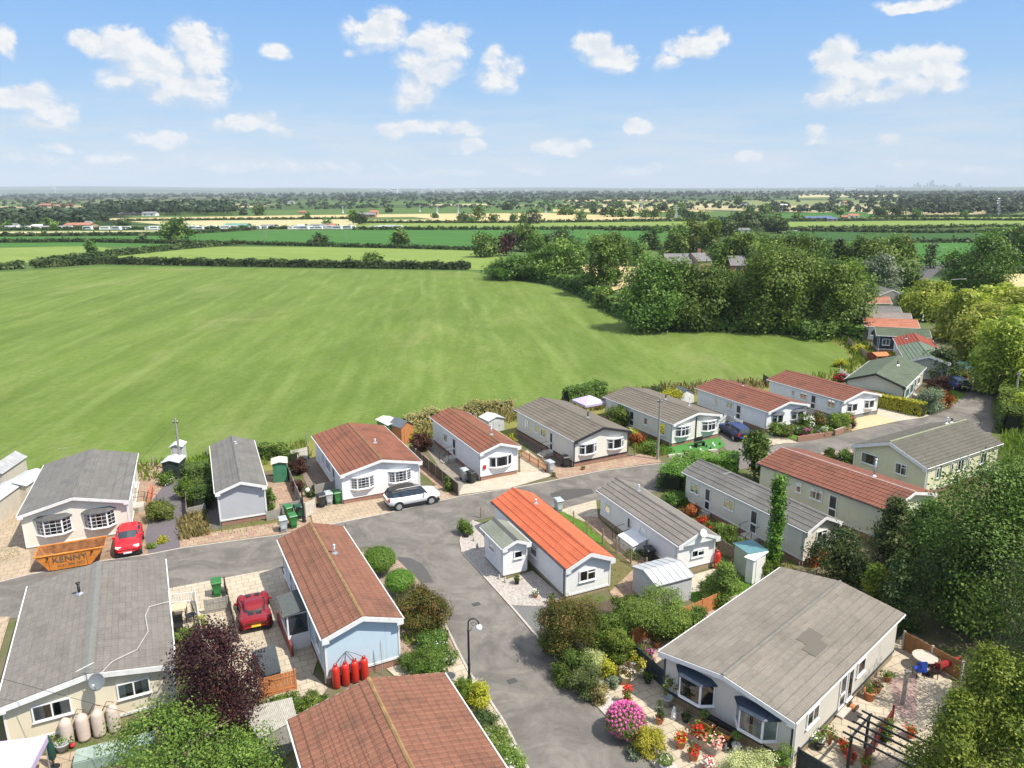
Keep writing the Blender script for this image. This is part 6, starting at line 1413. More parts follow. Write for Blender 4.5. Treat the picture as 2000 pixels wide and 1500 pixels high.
# ------------------------------------------------------------------ trees and large shrubs near the camera
tree(1945,1245,280,345,'oak','huge broadleaf tree overhanging the right side of the picture', n=34000, leafpx=1.15)
tree(1960,1180,220,300,'lush','broadleaf tree behind the huge one at the right edge', n=14000)
tree(1860,1230,150,225,'dark','shaded lower limb-mass of trees left of the huge one', n=14000)
tree(1990,1420,200,360,'dark','dark tree filling the right edge below the huge one', n=12000)
tree(1800,1110,80,130,'oak','leafy tree against the end of the long red tile roof', n=9000)
tree(1735,1120,100,150,'fir','dark upright conifer between the red tile roof and the grey felt roof', n=9000)
tree(1640,1150,105,120,'dark','spreading feathery shrub by the stone home gable', n=9000)
tree(1702,1200,64,100,'cypress','yellow-green clipped conifer at the corner of the grey felt roof', n=8000)
tree(1748,1225,90,150,'fir','dense dark-green rounded conifer behind the grey felt roof', n=10000)
tree(1760,1080,70,90,'oak','bush top in front of the red tile gable', n=3500)
tree(1890,1570,230,325,'cypress','big golden-green cypress in the bottom right corner', n=26000, leafpx=1.1)
tree(1965,1590,170,330,'cypress','second golden-green cypress at the right picture edge', n=16000)
tree(1835,1590,150,262,'cypress','low front of the golden cypress group over the pergola', n=13000)
tree(1995,1000,80,90,'oak','tree at the right edge in front of the roadside verge', n=8000)
tree(2030,950,80,130,'lush','bright tree on the verge at the right edge', n=7000)
hedge_obj([at(1975,850),at(1966,820),at(1975,780),at(1995,735)], 2.0, 2.6, 'lush','leafy hedge bank along the right side of the lane', dens=.8, rough=.3)
hedge_obj([at(1935,712),at(1895,660),at(1860,625),at(1830,592)], 2.6, 3.2, 'oak','dark hedge under the weeping willows', dens=.5, rough=.3, leaf=.22)
grass_tuft_patch([(1950,870),(1990,790),(2120,800),(2120,960),(1960,930)], 'grass','long bright grass on the verge right of the lane','long_grass', h=.7, dens=22, maxn=14000)
tree(425,1445,205,222,'plum','dark purple-leaved plum tree beside the cream home', n=26000, leafpx=.8, bare=.12)
tree(375,1560,260,215,'lush','bright green leafy tree at the bottom left', n=20000, leafpx=1.05)
tree(480,1560,150,150,'lush','loose green branches in front of the corrugated roof', n=6500)
tree(1507,1118,38,192,'ivy','tall narrow ivy-clad column in front of the stone home', n=9000, name='ivy_column', cat='ivy column')
tree(1473,938,46,100,'pine','tall wispy bay tree beside the road at the end of the red tile roof', n=6000)
# hedges near
hedge_obj([at(1310,965),at(1345,935),at(1400,925),at(1440,930)], 2.6, 1.9, 'boxg','big bright green rounded hedge at the end of the stone home', dens=.8, rough=.18)
hedge_obj([at(1648,778),at(1700,790),at(1755,803),at(1803,814)], 1.2, 1.55, 'gold','long clipped golden privet hedge beside the green-roofed home', dens=.8, rough=.05, seed=31)
hedge_obj([at(1105,790),at(1150,782),at(1180,778)], 1.6, 1.9, 'oak','dark hedge behind the lilac gazebo', dens=.8, rough=.2)
hedge_obj([at(790,836),at(900,815),at(1002,800)], 1.2, 1.3, 'straw','dry tall grass bank behind the narrow white home', dens=.5, rough=.4)
hedge_obj([at(380,925),at(395,960),at(392,1000)], 1.6, 1.2, 'oak','overgrown green bank beside the grey home', dens=.6, rough=.5)
hedge_obj([at(500,890),at(540,895),at(575,905)], 1.4, 1.2, 'lush','overgrown hedge behind the green tool shed', dens=.6, rough=.4)
for x, y, w_, h_, m_, l_ in [(1232,800,30,30,'oak','round bush by the shed behind the grey-brown roof'),(1275,786,40,34,'dark','dark feathery shrub at the meadow edge'),(1307,790,44,34,'gold','bright yellow conifer behind the second grey-brown roof'),(1208,835,44,46,'lush','bright green conical bush between the two grey-brown roofed homes')]:
    shrub(x, y, w_, h_, m_, l_)
grass_tuft_patch([(-100,975),(0,930),(300,908),(600,862),(610,895),(300,940),(60,965)], 'grass','long rough grass between the meadow and the left homes','long_grass', h=.55, dens=16, maxn=22000)
grass_tuft_patch([(800,848),(860,828),(1000,806),(1200,768),(1340,752),(1500,746),(1500,760),(1330,775),(1180,800),(1010,825),(880,840),(820,860)], 'straw','dry straw-coloured grass behind the middle homes','dry_grass', h=.75, dens=13, maxn=22000, t0=.4)
grass_tuft_patch([(1500,746),(1600,736),(1640,724),(1662,700),(1655,684),(1620,664),(1660,650),(1700,675),(1705,700),(1680,735),(1600,760)], 'grass','rough green grass round the end of the meadow','long_grass', h=.7, dens=9, maxn=12000, t0=.35)
grass_tuft_patch([(345,1020),(400,1000),(412,1045),(350,1058)], 'straw','tall dry weeds beside the slate chippings','dry_weeds', h=.6, dens=60, maxn=5000)
grass_tuft_patch([(365,905),(410,890),(420,960),(395,1000),(365,960)], 'grass','tangle of weeds in the gap left of the grey home','long_weeds', h=.8, dens=45, maxn=6000)
grass_tuft_patch([(430,1033),(520,1012),(600,1000),(608,1010),(540,1032),(410,1050)], 'grass','weeds growing through the paving before the grey home','paving_weeds', h=.3, dens=7, maxn=900)
grass_tuft_patch([(1228,860),(1300,850),(1318,885),(1280,895),(1240,885)], 'grass','weedy green patch beside the second grey-brown home','garden_weeds', h=.4, dens=50, maxn=3000)
grass_tuft_patch([(1100,1000),(1115,995),(1190,1065),(1165,1075)], 'grass','uneven grass strip beside the orange-roofed home','lawn_grass', h=.15, dens=90, maxn=2500)
grass_tuft_patch([(1345,1150),(1440,1130),(1500,1150),(1400,1190)], 'boxg','garden grass behind the grey felt roof','lawn_grass', h=.18, dens=110, maxn=4000)
grass_tuft_patch([(785,1240),(860,1230),(890,1290),(800,1310)], 'grass','low green ground cover in the border by the blue home','ground_cover', h=.35, dens=45, maxn=2500)
# ================================================================== CARS, SKIP AND STREET THINGS
def head(a, b): d = b-a; return math.atan2(d.y, d.x)
AX = {k: Vector((-math.sin(R(v[2])), math.cos(R(v[2])), 0)) for k, v in HF.items()}   # back axis of each home
d_ = -AX['A']; h_ = math.atan2(d_.y, d_.x); f_ = at(251, 1091)
c1, _ = car('hatchback_car', 'small bright red hatchback facing the camera beside the orange skip', f_-d_*1.75, h_, 3.45, 1.66, 1.46, (.62, .012, .02), 'hatch')
a_, b_ = at(781, 997), at(842, 985); h_ = head(a_, b_); n_ = Vector((-math.sin(h_), math.cos(h_), 0))
c2, _ = car('suv_car', 'white five-door off-roader with dark roof parked before the wide red-roofed home', (a_+b_)/2+n_*.86, h_, 4.44, 1.86, 1.64, (.78, .78, .78), 'suv')
for s in (-1, 1): MB().tube([(-1.5, s*.62, 1.64), (-1.4, s*.62, 1.70), (.5, s*.62, 1.70), (.6, s*.62, 1.64)], .022, 5).build('roof_rail', METAL, c2)
a_, b_ = at(502, 1237), at(494, 1176); h_ = head(a_, b_); u_ = (b_-a_).normalized()
c3, _ = car('sports_car', 'dark red two-seat sports car seen from behind on the flagged drive', a_+u_*1.9, h_, 3.85, 1.80, 1.10, (.22, .006, .010), 'sports')
for s in (-1, 1):
    v = MB()
    for k in range(3): v.box((-1.02-.14*k, s*.22, .91-.012*k), (.10, .30, .03), ry=-.1)
    v.build('engine_vent', PLASTIC_K, c3)
    MB().box((1.22, s*.26, .775), (.30, .30, .02), rz=s*.1, ry=.08).build('bonnet_vent', PLASTIC_K, c3)
a_, b_ = at(1440, 866), at(1409, 847); h_ = head(a_, b_); n_ = Vector((-math.sin(h_), math.cos(h_), 0)); u_ = (b_-a_).normalized()
c4, _ = car('estate_car', 'dark blue estate car parked at the edge of the bright green turf', a_+u_*2.2-n_*.9, h_, 4.5, 1.82, 1.46, (.012, .025, .10), 'estate')
c5, _ = car('blue_car', 'mid blue car in the lane in front of the copper-coloured shrub', at(1866, 757), head(at(1866, 757), at(1848, 748)), 4.3, 1.8, 1.5, (.02, .06, .22), 'estate')
c6, _ = car('teal_car', 'teal blue car standing behind the red and pink flowers in the lane', at(1871, 727), R(100), 4.2, 1.8, 1.5, (.03, .13, .19), 'hatch')

v = MB(); n_ = 14; vs = []
for i in range(n_+1):
    a = math.pi*i/n_; vs += [(-.78-.34*math.sin(a), .52*math.cos(a), .99-.10*math.sin(a)), (-.78-.20*math.sin(a), .44*math.cos(a), 1.03-.05*math.sin(a))]
v.add(vs, [(2*i, 2*i+1, 2*i+3, 2*i+2) for i in range(n_)]); v.build('rear_screen', PLASTIC_K, c3)
def text_part(body, size, m, parent, loc, rot, name='lettering', depth_=.004):
    cu = bpy.data.curves.new(name, 'FONT'); cu.body = body; cu.size = size; cu.extrude = depth_; cu.align_x = 'CENTER'
    tmp = bpy.data.objects.new(name, cu); COL.objects.link(tmp); dg = bpy.context.evaluated_depsgraph_get()
    me = bpy.data.meshes.new_from_object(tmp.evaluated_get(dg)); bpy.data.objects.remove(tmp); me.materials.clear(); me.materials.append(m)
    o = bpy.data.objects.new(name, me); COL.objects.link(o); o.parent = parent; o.location = loc; o.rotation_euler = rot; return o
# orange skip
A_, B_ = at(66, 1090, 1.25), at(203, 1068, 1.25); hs = head(A_, B_); Ls = (B_-A_).length; a0, b0 = at(99, 1112), at(180, 1098)
sk = thing('skip', 'rusty orange waste skip standing on the concrete beside the red hatchback', 'skip', (A_.x, A_.y, .03), hs)
SKM = mat('skip_orange', (.66, .23, .035), .7, .28, 3, streak=.5); RST = mat('skip_rust_inside', (.30, .13, .05), .9, .5, 3)
x0 = ((a0.x-A_.x)*math.cos(hs)+(a0.y-A_.y)*math.sin(hs)); x1 = ((b0.x-A_.x)*math.cos(hs)+(b0.y-A_.y)*math.sin(hs)); Dp = 1.75; yb = .12; H_ = 1.22
def skp(e, m, nm, par, up=False):
    q = MB(); o = [(0+e, 0+e, H_), (Ls-e, 0+e, H_), (Ls-e, Dp-e, H_), (e, Dp-e, H_)]; b = [(x0+e, yb+e, .06+e), (x1-e, yb+e, .06+e), (x1-e, Dp-yb-e, .06+e), (x0+e, Dp-yb-e, .06+e)]
    q.add(b+o, [(3,2,1,0) if not up else (0,1,2,3), (0,1,5,4), (1,2,6,5), (2,3,7,6), (3,0,4,7)]); return q.build(nm, m, par)
skb = skp(0, SKM, 'body', sk); skp(.04, RST, 'lining', sk, True)
rim = MB(); rim.tube([(0, 0, H_), (Ls, 0, H_), (Ls, Dp, H_), (0, Dp, H_), (0, 0, H_)], .055, 6); rim.build('rim', SKM, sk)
for xx in (x0+.12, x1-.12): r_ = MB(); r_.box((xx, -.0+yb*.6, .62), (.08, .10, .95), rx=.10); r_.build('rib', SKM, sk)
for yy in (-.06, Dp+.06):
    for xx in (.75, Ls-.75): MB().tube([(xx, yy-.03, H_-.18), (xx, yy+.03, H_-.18)], .07, 8).build('lifting_lug', IRON, sk)
rb = MB(); rg_ = random.Random(3)
for i in range(16): rb.box((rg_.uniform(.9, Ls-1.0), rg_.uniform(.35, 1.4), .14+rg_.random()*.2), (rg_.uniform(.2, .7), rg_.uniform(.08, .4), rg_.uniform(.04, .2)), rg_.random()*3, rg_.random(), rg_.random())
for i in range(5): rb.tube([(.5+.05*i, .4+.2*i, .85), (1.5, .5+.2*i, .3)], .03, 5)
tag(rb.build('rubble', mat('rubble_mix', (.34, .24, .16), .95, .5, 5)), 'broken timber and rubble heaped inside the orange skip', 'rubble').matrix_world = Matrix.Translation((A_.x, A_.y, .03)) @ Matrix.Rotation(hs, 4, 'Z')
tilt = math.pi-math.atan2(H_-.06, yb); LTM = mat('skip_lettering', (.13, .13, .11), .8, .4)
text_part('KENNY', .62, LTM, sk, (Ls*.49, .035, .62), (tilt, 0, 0)); text_part('0161 304 7171', .27, LTM, sk, (Ls*.5, .088, .27), (tilt, 0, 0))

# lamp standards with a scrolled neck
def lamp_post(px, py, H, label, rz=0.0):
    t = thing('lamp_post', label, 'lamp post', at(px, py), rz, 'black scroll-necked lamp posts')
    MB().lathe((0, 0, 0), [(.17, 0), (.17, .12), (.13, .18), (.14, .45), (.09, .55), (.11, .62), (.07, .7), (.062, 1.3), (.08, 1.34), (.06, 1.4), (.052, H-.75), (.07, H-.7), (.045, H-.6)], 12).build('post', IRON, t, True)
    n = MB(); pts = [(0, 0, H-.65)]+[(.27-.27*math.cos(a), 0, H-.30+.30*math.sin(a)) for a in np.linspace(.0, math.pi, 12)]; n.tube(pts+[(.54, 0, H-.38)], .036, 6); n.build('neck', IRON, t, True)
    s = MB(); s.tube([(.27+.15*math.cos(a)*(1-a/9), 0, H-.32+.15*math.sin(a)*(1-a/9)) for a in np.linspace(-.6, 5.6, 16)], .014, 5); s.tube([(0, 0, H-.75), (.14, 0, H-.66), (.2, 0, H-.48)], .014, 5); s.build('scroll', IRON, t)
    MB().lathe((.54, 0, H-.44), [(.05, .08), (.09, .04), (.10, 0), (.06, -.02)], 12).build('collar', IRON, t)
    MB().lathe((.54, 0, H-.64), [(.02, 0)]+[(.17*math.sin(a), .17-.17*math.cos(a)) for a in np.linspace(.3, 2.8, 9)]+[(.03, .345)], 16).build('globe', mat('opal_globe', (.82, .82, .80), .25, .03, spec=.6), t, True)
lamp_post(917, 1342, 3.95, 'black lamp post with white globe standing in the yellow-green shrub', R(-8)); lamp_post(594, 1020, 3.2, 'black lamp post with white globe by the beige gate and green bins', R(-20))
def tele_pole(px, py, H, label, wires=True):
    t = thing('utility_pole', label, 'pole', at(px, py), 0); MB().tube([(0, 0, -.1), (0, 0, H)], [.13, .09], 8).build('pole', GREYW, t)
    MB().box((0, 0, H-.35), (.5, .07, .08)).build('bracket', IRON, t)
    for s in (-.18, .18): MB().lathe((s, 0, H-.31), [(.03, 0), (.045, .05), (.03, .1)], 8).build('insulator', TRIM, t)
    return Vector((at(px, py).x, at(px, py).y, H-.2))
w1 = tele_pole(1284, 898, 6.0, 'tall wooden telegraph pole beside the bright green turf'); w2 = tele_pole(355, 923, 5.1, 'wooden telegraph pole leaning up behind the slate chippings'); w3 = tele_pole(1976, 812, 5.0, 'grey telegraph pole on the verge at the right edge')
def wire(a, b, sag, label):
    m = MB(); m.tube([a.lerp(b, k/12)+Vector((0, 0, -4*sag*(k/12)*(1-k/12))) for k in range(13)], .011, 4, False); tag(m.build('overhead_cable', IRON), label, 'cable')
S3 = HF['S3']
wire(w3, Vector((44, 88, 2.9)), .4, 'cable from the verge pole to the green-roofed home'); wire(w2, Vector((-30, 52, 3.2)), .2, 'cable from the left telegraph pole down to the cream home')
wire(Vector((-60, 40, 6.3)), Vector((-9, 24, 3.7)), .5, 'upper cable crossing the near grey roof'); wire(Vector((-60, 34, 6.2)), Vector((-8, 20, 3.7)), .5, 'lower cable crossing the near grey roof')

# ---- wheelie bins
bins = {}
for k_ in ('black', 'green', 'grey', 'dark'): bins[k_] = None
BL_ = [(565,1013,'green','green wheelie bin at the back of the cluster by the grey home'),(584,1012,'dark','dark green wheelie bin at the back right of the cluster'),(573,1030,'green','green wheelie bin at the front of the cluster by the grey home'),(554,1037,'grey','pale grey wheelie bin left of the green cluster'),
    (628,990,'black','black wheelie bin left of a grey one beside the white twin home'),(643,985,'grey','grey wheelie bin between the black and the green one'),(659,983,'green','green wheelie bin against the corner of the white twin home'),
    (908,938,'grey','grey bin half hidden behind a black one by the narrow white home'),(921,943,'black','black wheelie bin by the left corner of the narrow white home'),(1074,922,'grey','grey wheelie bin at the end of the orange-brown fence'),(1104,912,'black','black wheelie bin at the corner of the cream twin home'),
    (1091,999,'grey','grey wheelie bin standing behind the orange roof'),(1268,1098,'black','black wheelie bin beside the white storage box'),(425,1163,'green','green wheelie bin behind the fence by the sports car'),(1953,838,'dark','dark green bin on the verge by the pale yellow home'),(43,985,'grey','grey bin between the left sheds and the cream home'),(50,975,'green','green-lidded bin behind the grey one at the left')]
for k_, (x, y, c_, l_) in enumerate(BL_):
    rz = R(25)+random.Random(x).uniform(-.25, .25)
    if bins[c_] is None: bins[c_] = wheelie_bin(c_, l_); bins[c_].location = at(x, y, .03); bins[c_].rotation_euler.z = rz
    else: dup(bins[c_], at(x, y, .03), rz, l_)
# ---- gas bottles
g0 = gas_bottle(RED_TANK, 1.28, .2, group='gas bottles beside the homes'); s1 = HF['S1']
def local(key, w_, l_, z=0.0):
    x, y, a = HF[key][:3]; c, s = math.cos(R(a)), math.sin(R(a)); return Vector((x+w_*c-l_*s, y+w_*s+l_*c, z))
for i, (l_, w_) in enumerate([('leftmost of the four tall red gas bottles by the pale blue gable', .55), ('second red gas bottle from the left by the pale blue gable', 1.04), ('third red gas bottle from the left by the pale blue gable', 1.53), ('rightmost of the four red gas bottles by the pale blue gable', 2.02)]):
    p = local('S1', w_, -.02+.0*i, .03)
    if i == 0: g0.location = p; g0['label'] = l_
    else: dup(g0, p, i*.7, l_)
hp = MB(); c_ = local('S1', 1.2, .24, 1.75)
for w_ in (.55, 1.04, 1.53, 2.02): e = local('S1', w_, -.02, 1.33); m_ = c_.lerp(e, .5)+Vector((0, -.05, -.02)); hp.tube([c_, m_+Vector((0, 0, .1)), e], .014, 5)
tag(hp.build('gas_hose', PLASTIC_K), 'black rubber hoses joining the four red gas bottles', 'hose')
g1 = gas_bottle(TARP, 1.30, .24, True, name='covered_bottle', group='gas bottles in cream covers')
for i, (w_, l_) in enumerate([(2.60, 'leftmost of the four cream-covered gas bottles'), (3.25, 'second cream-covered gas bottle from the left'), (3.88, 'third cream-covered gas bottle from the left'), (4.50, 'rightmost of the four cream-covered gas bottles')]):
    p = local('S3', w_-.2, -.02+.02*i, .06)
    if i == 0: g1.location = p; g1['label'] = l_
    else: dup(g1, p, i*.9, l_)
hp = MB()
for w_ in (2.7, 3.35, 3.9): hp.tube([local('S3', w_, 0, 1.25), local('S3', w_+.25, .1, 1.62), local('S3', w_+.5, .2, 1.4)], .016, 5)
tag(hp.build('gas_hose', PLASTIC_K), 'black hoses looping over the cream-covered gas bottles', 'hose')
g2 = gas_bottle(ORANGE_TANK, 1.2, .19, name='gas_bottle', label='', group='orange gas bottles by the stone home')
for i, (w_, l_) in enumerate([(.75, 'orange gas bottle nearest the corner of the stone home'), (1.2, 'middle orange gas bottle by the stone home'), (1.65, 'orange gas bottle partly behind the feathery shrub')]):
    p = local('R3', w_, -.1, 0)
    if i == 0: g2.location = p; g2['label'] = l_
    else: dup(g2, p, i, l_)
dup(g0, local('R4', 3.25, .05, .02), 0, 'single slim red gas bottle at the right corner of the boarded gable')
# ---- dishes and aerials
def dish(loc, r, az, label, m=None, el=.45, pole=None):
    t = thing('satellite_dish', label, 'satellite dish', loc, az); m = m or mat('dish_grey', (.17, .19, .20), .5, .1)
    M = Matrix.Rotation(math.pi/2-el, 4, 'X'); d = MB(); d.lathe((0, 0, 0), [(.02, 0), (r*.5, .05*r), (r*.85, .16*r), (r, .24*r), (r*1.0, .27*r), (r*.84, .19*r), (r*.5, .08*r), (.02, .03)], 20, sy=1.1)
    d.v = [tuple(M @ Vector(v)) for v in d.v]; d.build('dish', m, t, True)
    a = MB(); a.tube([tuple(M @ Vector((0, -r, .2*r))), tuple(M @ Vector((0, -r*.3, r*1.0)))], .014, 5); a.build('feed_arm', m, t); q = MB(); q.box(tuple(M @ Vector((0, -r*.3, r*1.05))), (.07, .07, .09)); q.build('receiver', TRIM, t)
    b = MB(); b.tube([(0, .02, 0), (0, .22, -.05), (0, .34, -.05)], .02, 5); b.build('bracket', METAL, t); return t
dish(local('S3', 3.95, -.32, 3.02), .36, R(26-20), 'grey satellite dish on the gable of the near cream home'); dish(local('R4', 1.75, -.16, 2.98), .26, R(24), 'small white satellite dish at the peak of the boarded gable', TRIM)
def aerial(loc, H, n, label, rz=0):
    t = thing('tv_aerial', label, 'aerial', loc, rz); MB().tube([(0, 0, 0), (0, 0, H)], .018, 5).build('mast', METAL, t); b = MB(); b.tube([(-.4, 0, H), (.4, 0, H)], .008, 4)
    for i in range(n): b.tube([(-.4+.8*i/n, -.12, H), (-.4+.8*i/n, .12, H)], .005, 4)
    b.build('elements', METAL, t)
aerial(local('S3', 3.55, -.08, 2.9), .85, 9, 'television aerial on the ridge end of the near cream home', 1.0); aerial(local('A', 1.5, 11.1, 2.9), 1.0, 8, 'aerial behind the back left corner of the wide cream home', .3); aerial(local('R3', 1.1, 8.6, 2.95), .7, 8, 'aerial over the lichened grey roof', .5)
t = thing('tv_aerial', 'tall thin aerial leaning before the pale blue gable', 'aerial', local('S1', 2.95, -.1, .05), .2); b = MB(); b.tube([(0,0,0),(-.05,0,2.0)], .016, 5); b.build('mast', METAL, t); b = MB()
for i in range(9): b.box((-.03, 0, .9+.11*i), (.28-.015*i, .01, .012))
b.build('elements', METAL, t)
cb = MB(); pts = [local('S3', 4.15, -.05, 3.25), local('S3', 4.6, .6, 3.30), local('S3', 5.6, 1.4, 3.12), local('S3', 6.1, 3.0, 3.03), local('S3', 6.0, 4.6, 3.05), local('S3', 6.2, 5.6, 3.0), local('S3', 7.2, 6.0, 2.84)]; cb.tube(pts, .011, 5); tag(cb.build('loose_cable', mat('white_cable', (.75,.74,.7), .6)), 'white cable lying loosely across the near grey roof', 'cable')

# ---- porch of the pale blue home, part of that home
pr = MB(); X0, X1, L0, L1 = -1.02, OV_S-.01, 4.2, 6.3
def lb(m, a, b, c, d, e, f): m.hexa([(a, c, e), (b, c, e), (b, d, e), (a, d, e), (a, c, f), (b, c, f), (b, d, f), (a, d, f)])
lb(pr, X0, X1, L0, L1, 0, .95); pr.build('porch_wall', WHITE, hS1.root)
pf = MB()
for (a, b) in ((X0, L0), (X0, L1-.08), (X0, (L0+L1)/2-.04), (X1-.09, L0), (X1-.09, L1-.08)): lb(pf, a, a+.08, b, b+.08, .95, 2.2)
lb(pf, X0, X1, L0, L0+.07, 2.14, 2.22); lb(pf, X0, X0+.07, L0, L1, 2.14, 2.22); pf.build('porch_frame', WHITE, hS1.root)
pg = MB(); lb(pg, X0+.03, X1-.05, L0+.03, L1-.03, .95, 2.14); pg.build('porch_glazing', PERSPEX, hS1.root)
pr = MB(); pr.hexa([(X0-.14, L0-.14, 2.20), (X1+.0, L0-.14, 2.36), (X1+.0, L1+.14, 2.36), (X0-.14, L1+.14, 2.20), (X0-.14, L0-.14, 2.26), (X1+.0, L0-.14, 2.42), (X1+.0, L1+.14, 2.42), (X0-.14, L1+.14, 2.26)]); pr.build('porch_roof', mat('porch_felt', (.085, .095, .09), .9, .15), hS1.root)

# ---- fences and walls
P = lambda *q: [at(*a) for a in q]
fence(P((1018,893),(1069,924)), .85, ORWOOD, 'low orange-brown board fence beside the cream twin home', kind='picket', gap=1.5)
fence(P((801,890),(896,970)), 1.15, DKWOOD, 'dark slatted fence between the red-roofed homes', kind='slat', gap=1.7, post_m=GREYW)
fence(P((562,930),(597,1012)), 1.1, GREYW, 'grey plank fence along the yard of the white twin home', kind='slat', gap=1.8)
fence(P((617,972),(663,962)), 1.15, GREYW, 'grey plank fence behind the three bins', kind='slat', gap=1.8)
fence(P((598,1012),(616,1003)), 1.25, mat('beige_gate', (.55,.50,.42), .7), 'pale beige boarded gate beside the lamp post', name='gate', cat='gate', gap=2)
fence(P((568,905),(603,896)), 1.2, mat('cream_panel', (.62,.58,.50), .7), 'cream panel fence at the back of the white twin yard', kind='board', gap=1.3, post_m=DKWOOD)
fence(P((522,1018),(551,1011)), .8, GREYW, 'short grey plank fence right of the grey gable', kind='slat', gap=3)
fence(P((549,1005),(592,996)), .9, GREYW, 'grey plank fence behind the green bins', kind='slat', gap=2)
fence(P((366,1012),(401,1004)), .85, GREYW, 'grey plank fence left of the grey gable', kind='slat', gap=3)
fence(P((362,955),(366,1012)), .9, WOOD, 'weathered board fence along the slate chippings', kind='board', gap=1.6)
fence(P((1177,1063),(1262,1122)), 1.15, WOOD, 'brown trellis fence between the orange-roofed and grey-roofed homes', kind='mesh', gap=1.6)
fence(P((1228,1284),(1298,1347)), 1.05, mat('anthracite_fence', (.03,.045,.055), .6, .15), 'dark anthracite fence at the left end of the patio', kind='board', gap=1.0, postw=.08)
fence(P((1234,1262),(1264,1246),(1335,1218),(1405,1186)), 1.05, ORWOOD, 'orange larch-lap fence behind the large grey felt roof', kind='slat', gap=1.8)
fence([local('R6', 7.1, .35), local('R6', 8.9, .25)], 1.3, mat('anthracite_gate', (.03,.04,.045), .6, .15), 'dark boarded gate at the near corner of the beige home', name='gate', cat='gate', kind='board', gap=1.9)
fence(P((1762,1270),(1875,1332)), 1.15, mat('brown_fence', (.30,.15,.06), .85, .2, streak=.3), 'brown board fence under the huge tree', kind='board', gap=1.8, post_m=STONE)
fence(P((1402,1075),(1440,1100)), 1.0, WOOD, 'board fence behind the boarded-gable home', kind='board', gap=1.8)
fence(P((333,1183),(383,1178),(396,1254)), .95, TRIM, 'white picket fence beside the near cream home', kind='picket', gap=1.6)
fence(P((402,1200),(446,1192)), .95, GREYW, 'grey wooden gate near the green bin', name='gate', cat='gate', kind='board', gap=2)
fence(P((440,1150),(466,1256)), .8, DKWOOD, 'low dark fence between the picket garden and the sports car', kind='slat', gap=1.6)
fence(P((509,1366),(579,1347)), 1.15, ORWOOD, 'rust-orange boarded fence below the sports car drive', kind='board', gap=1.25)
fence(P((1178,835),(1186,850)), 1.4, DKWOOD, 'dark fence piece beside the lilac gazebo', kind='board')
fence(P((1655,672),(1690,700),(1712,712)), 1.1, mat('terrace_fence', (.36,.26,.20), .8), 'brown fence round the back gardens in the lane', kind='board', gap=2)
fence(P((1490,750),(1500,757)), 1.3, DKWOOD, 'dark fence behind the far white twin home', kind='board')
fence(P((1400,838),(1420,822),(1448,838)), .9, TRIM, 'white railing at the side steps of the canopied home', kind='picket', gap=1.3)
fence(P((1640,733),(1655,745),(1668,742)), 1.0, TRIM, 'white railing beside the green-roofed home', kind='picket', gap=1.3)
low_wall(P((1557,863),(1622,853)), .55, .22, BRICK, 'low red brick planter wall, left one at the flower garden', capm=None); low_wall(P((1629,851),(1661,839)), .6, .22, BRICK, 'low red brick planter wall, right one at the flower garden')
low_wall(P((297,960),(290,1000)), .6, .22, mat('red_rendered', (.42,.13,.07), .8), 'red painted wall beside the steps of the cream home')
low_wall([local('S1', -.95, 3.6), local('S1', -1.05, 7.4)], .75, .12, mat('brown_rail', (.20,.05,.04), .7), 'dark red wall beside the porch of the pale blue home')
low_wall(P((1305,893),(1345,888),(1400,881)), .22, .25, STONE, 'low stone edging in front of the bright green turf')
low_wall([at(985,1492), at(1012,1560)], .45, .5, TRIM, 'white planter edge at the bottom of the picture')
# posts
for x, y, h_, l_ in [(1120,1022,.95,'thin timber post, upper one on the grass strip'),(1146,1044,.95,'thin timber post, lower one on the grass strip'),(939,1012,.9,'thin post at the road corner by the sage-roofed extension'),(676,1042,.8,'thin white marker post at the kerb')]:
    p = at(x, y); MBt = MB().box((0, 0, h_/2), (.09, .09, h_)); o = MBt.box((0, 0, h_+.02), (.12, .12, .04)).build('post', WOOD); o.location = p; tag(o, l_, 'post')

# ---- sheds
CREAMW = mat('cream_sheet', (.55,.50,.42), .6, .1, 2, streak=.2); GRN = mat('green_steel', (.05,.20,.11), .5, .12, 2, streak=.2); LCREAM = mat('cream_roof', (.62,.58,.48), .8, .15, 2, streak=.3)
def shed_px(bl, br, L, h, rise, *a, **k):
    p, q = at(*bl), at(*br); return shed((p.x, p.y), head(p, q), (q-p).length, L, h, rise, *a, **k)
shed_px((13,993),(58,992), 3.0, 1.9, .25, CREAMW, PALE_METAL, 'pale metal shed left of the wide cream home')
shed_px((-30,968),(10,966), 4.0, 1.9, .5, CREAMW, mat('grey_corrugated', (.34,.34,.34), .8, .2, 2), 'larger cream shed cut by the left edge')
shed_px((-45,1030),(-2,1028), 4.0, 1.9, .3, CREAMW, PALE_METAL, 'cream shed wall at the very left edge')
shed_px((320,937),(352,936), 1.6, 1.55, .2, mat('dark_green_shed', (.03,.045,.04), .6), PALE_METAL, 'dark shed with pale roof at the foot of the telegraph pole')
shed_px((337,905),(358,904), 1.2, 1.6, .2, PALE_METAL, mat('white_roof', (.7,.7,.7), .7), 'small pale shed behind the dark one')
shed_px((535,944),(562,941), 1.3, 1.75, .12, GRN, LCREAM, 'green metal tool shed with cream roof beside the grey home')
shed_px((760,862),(786,856), 2.4, 1.7, .2, GRN, LCREAM, 'green shed with cream roof behind the wide red roof')
shed_px((785,868),(808,861), 1.8, 1.75, .5, ORWOOD, mat('slate_blue_roof', (.12,.135,.16), .8), 'orange wooden shed with blue-grey roof')
shed_px((955,846),(985,840), 1.8, 1.3, .3, PALE_METAL, PALE_METAL, 'pale grey metal shed right of the narrow red roof')
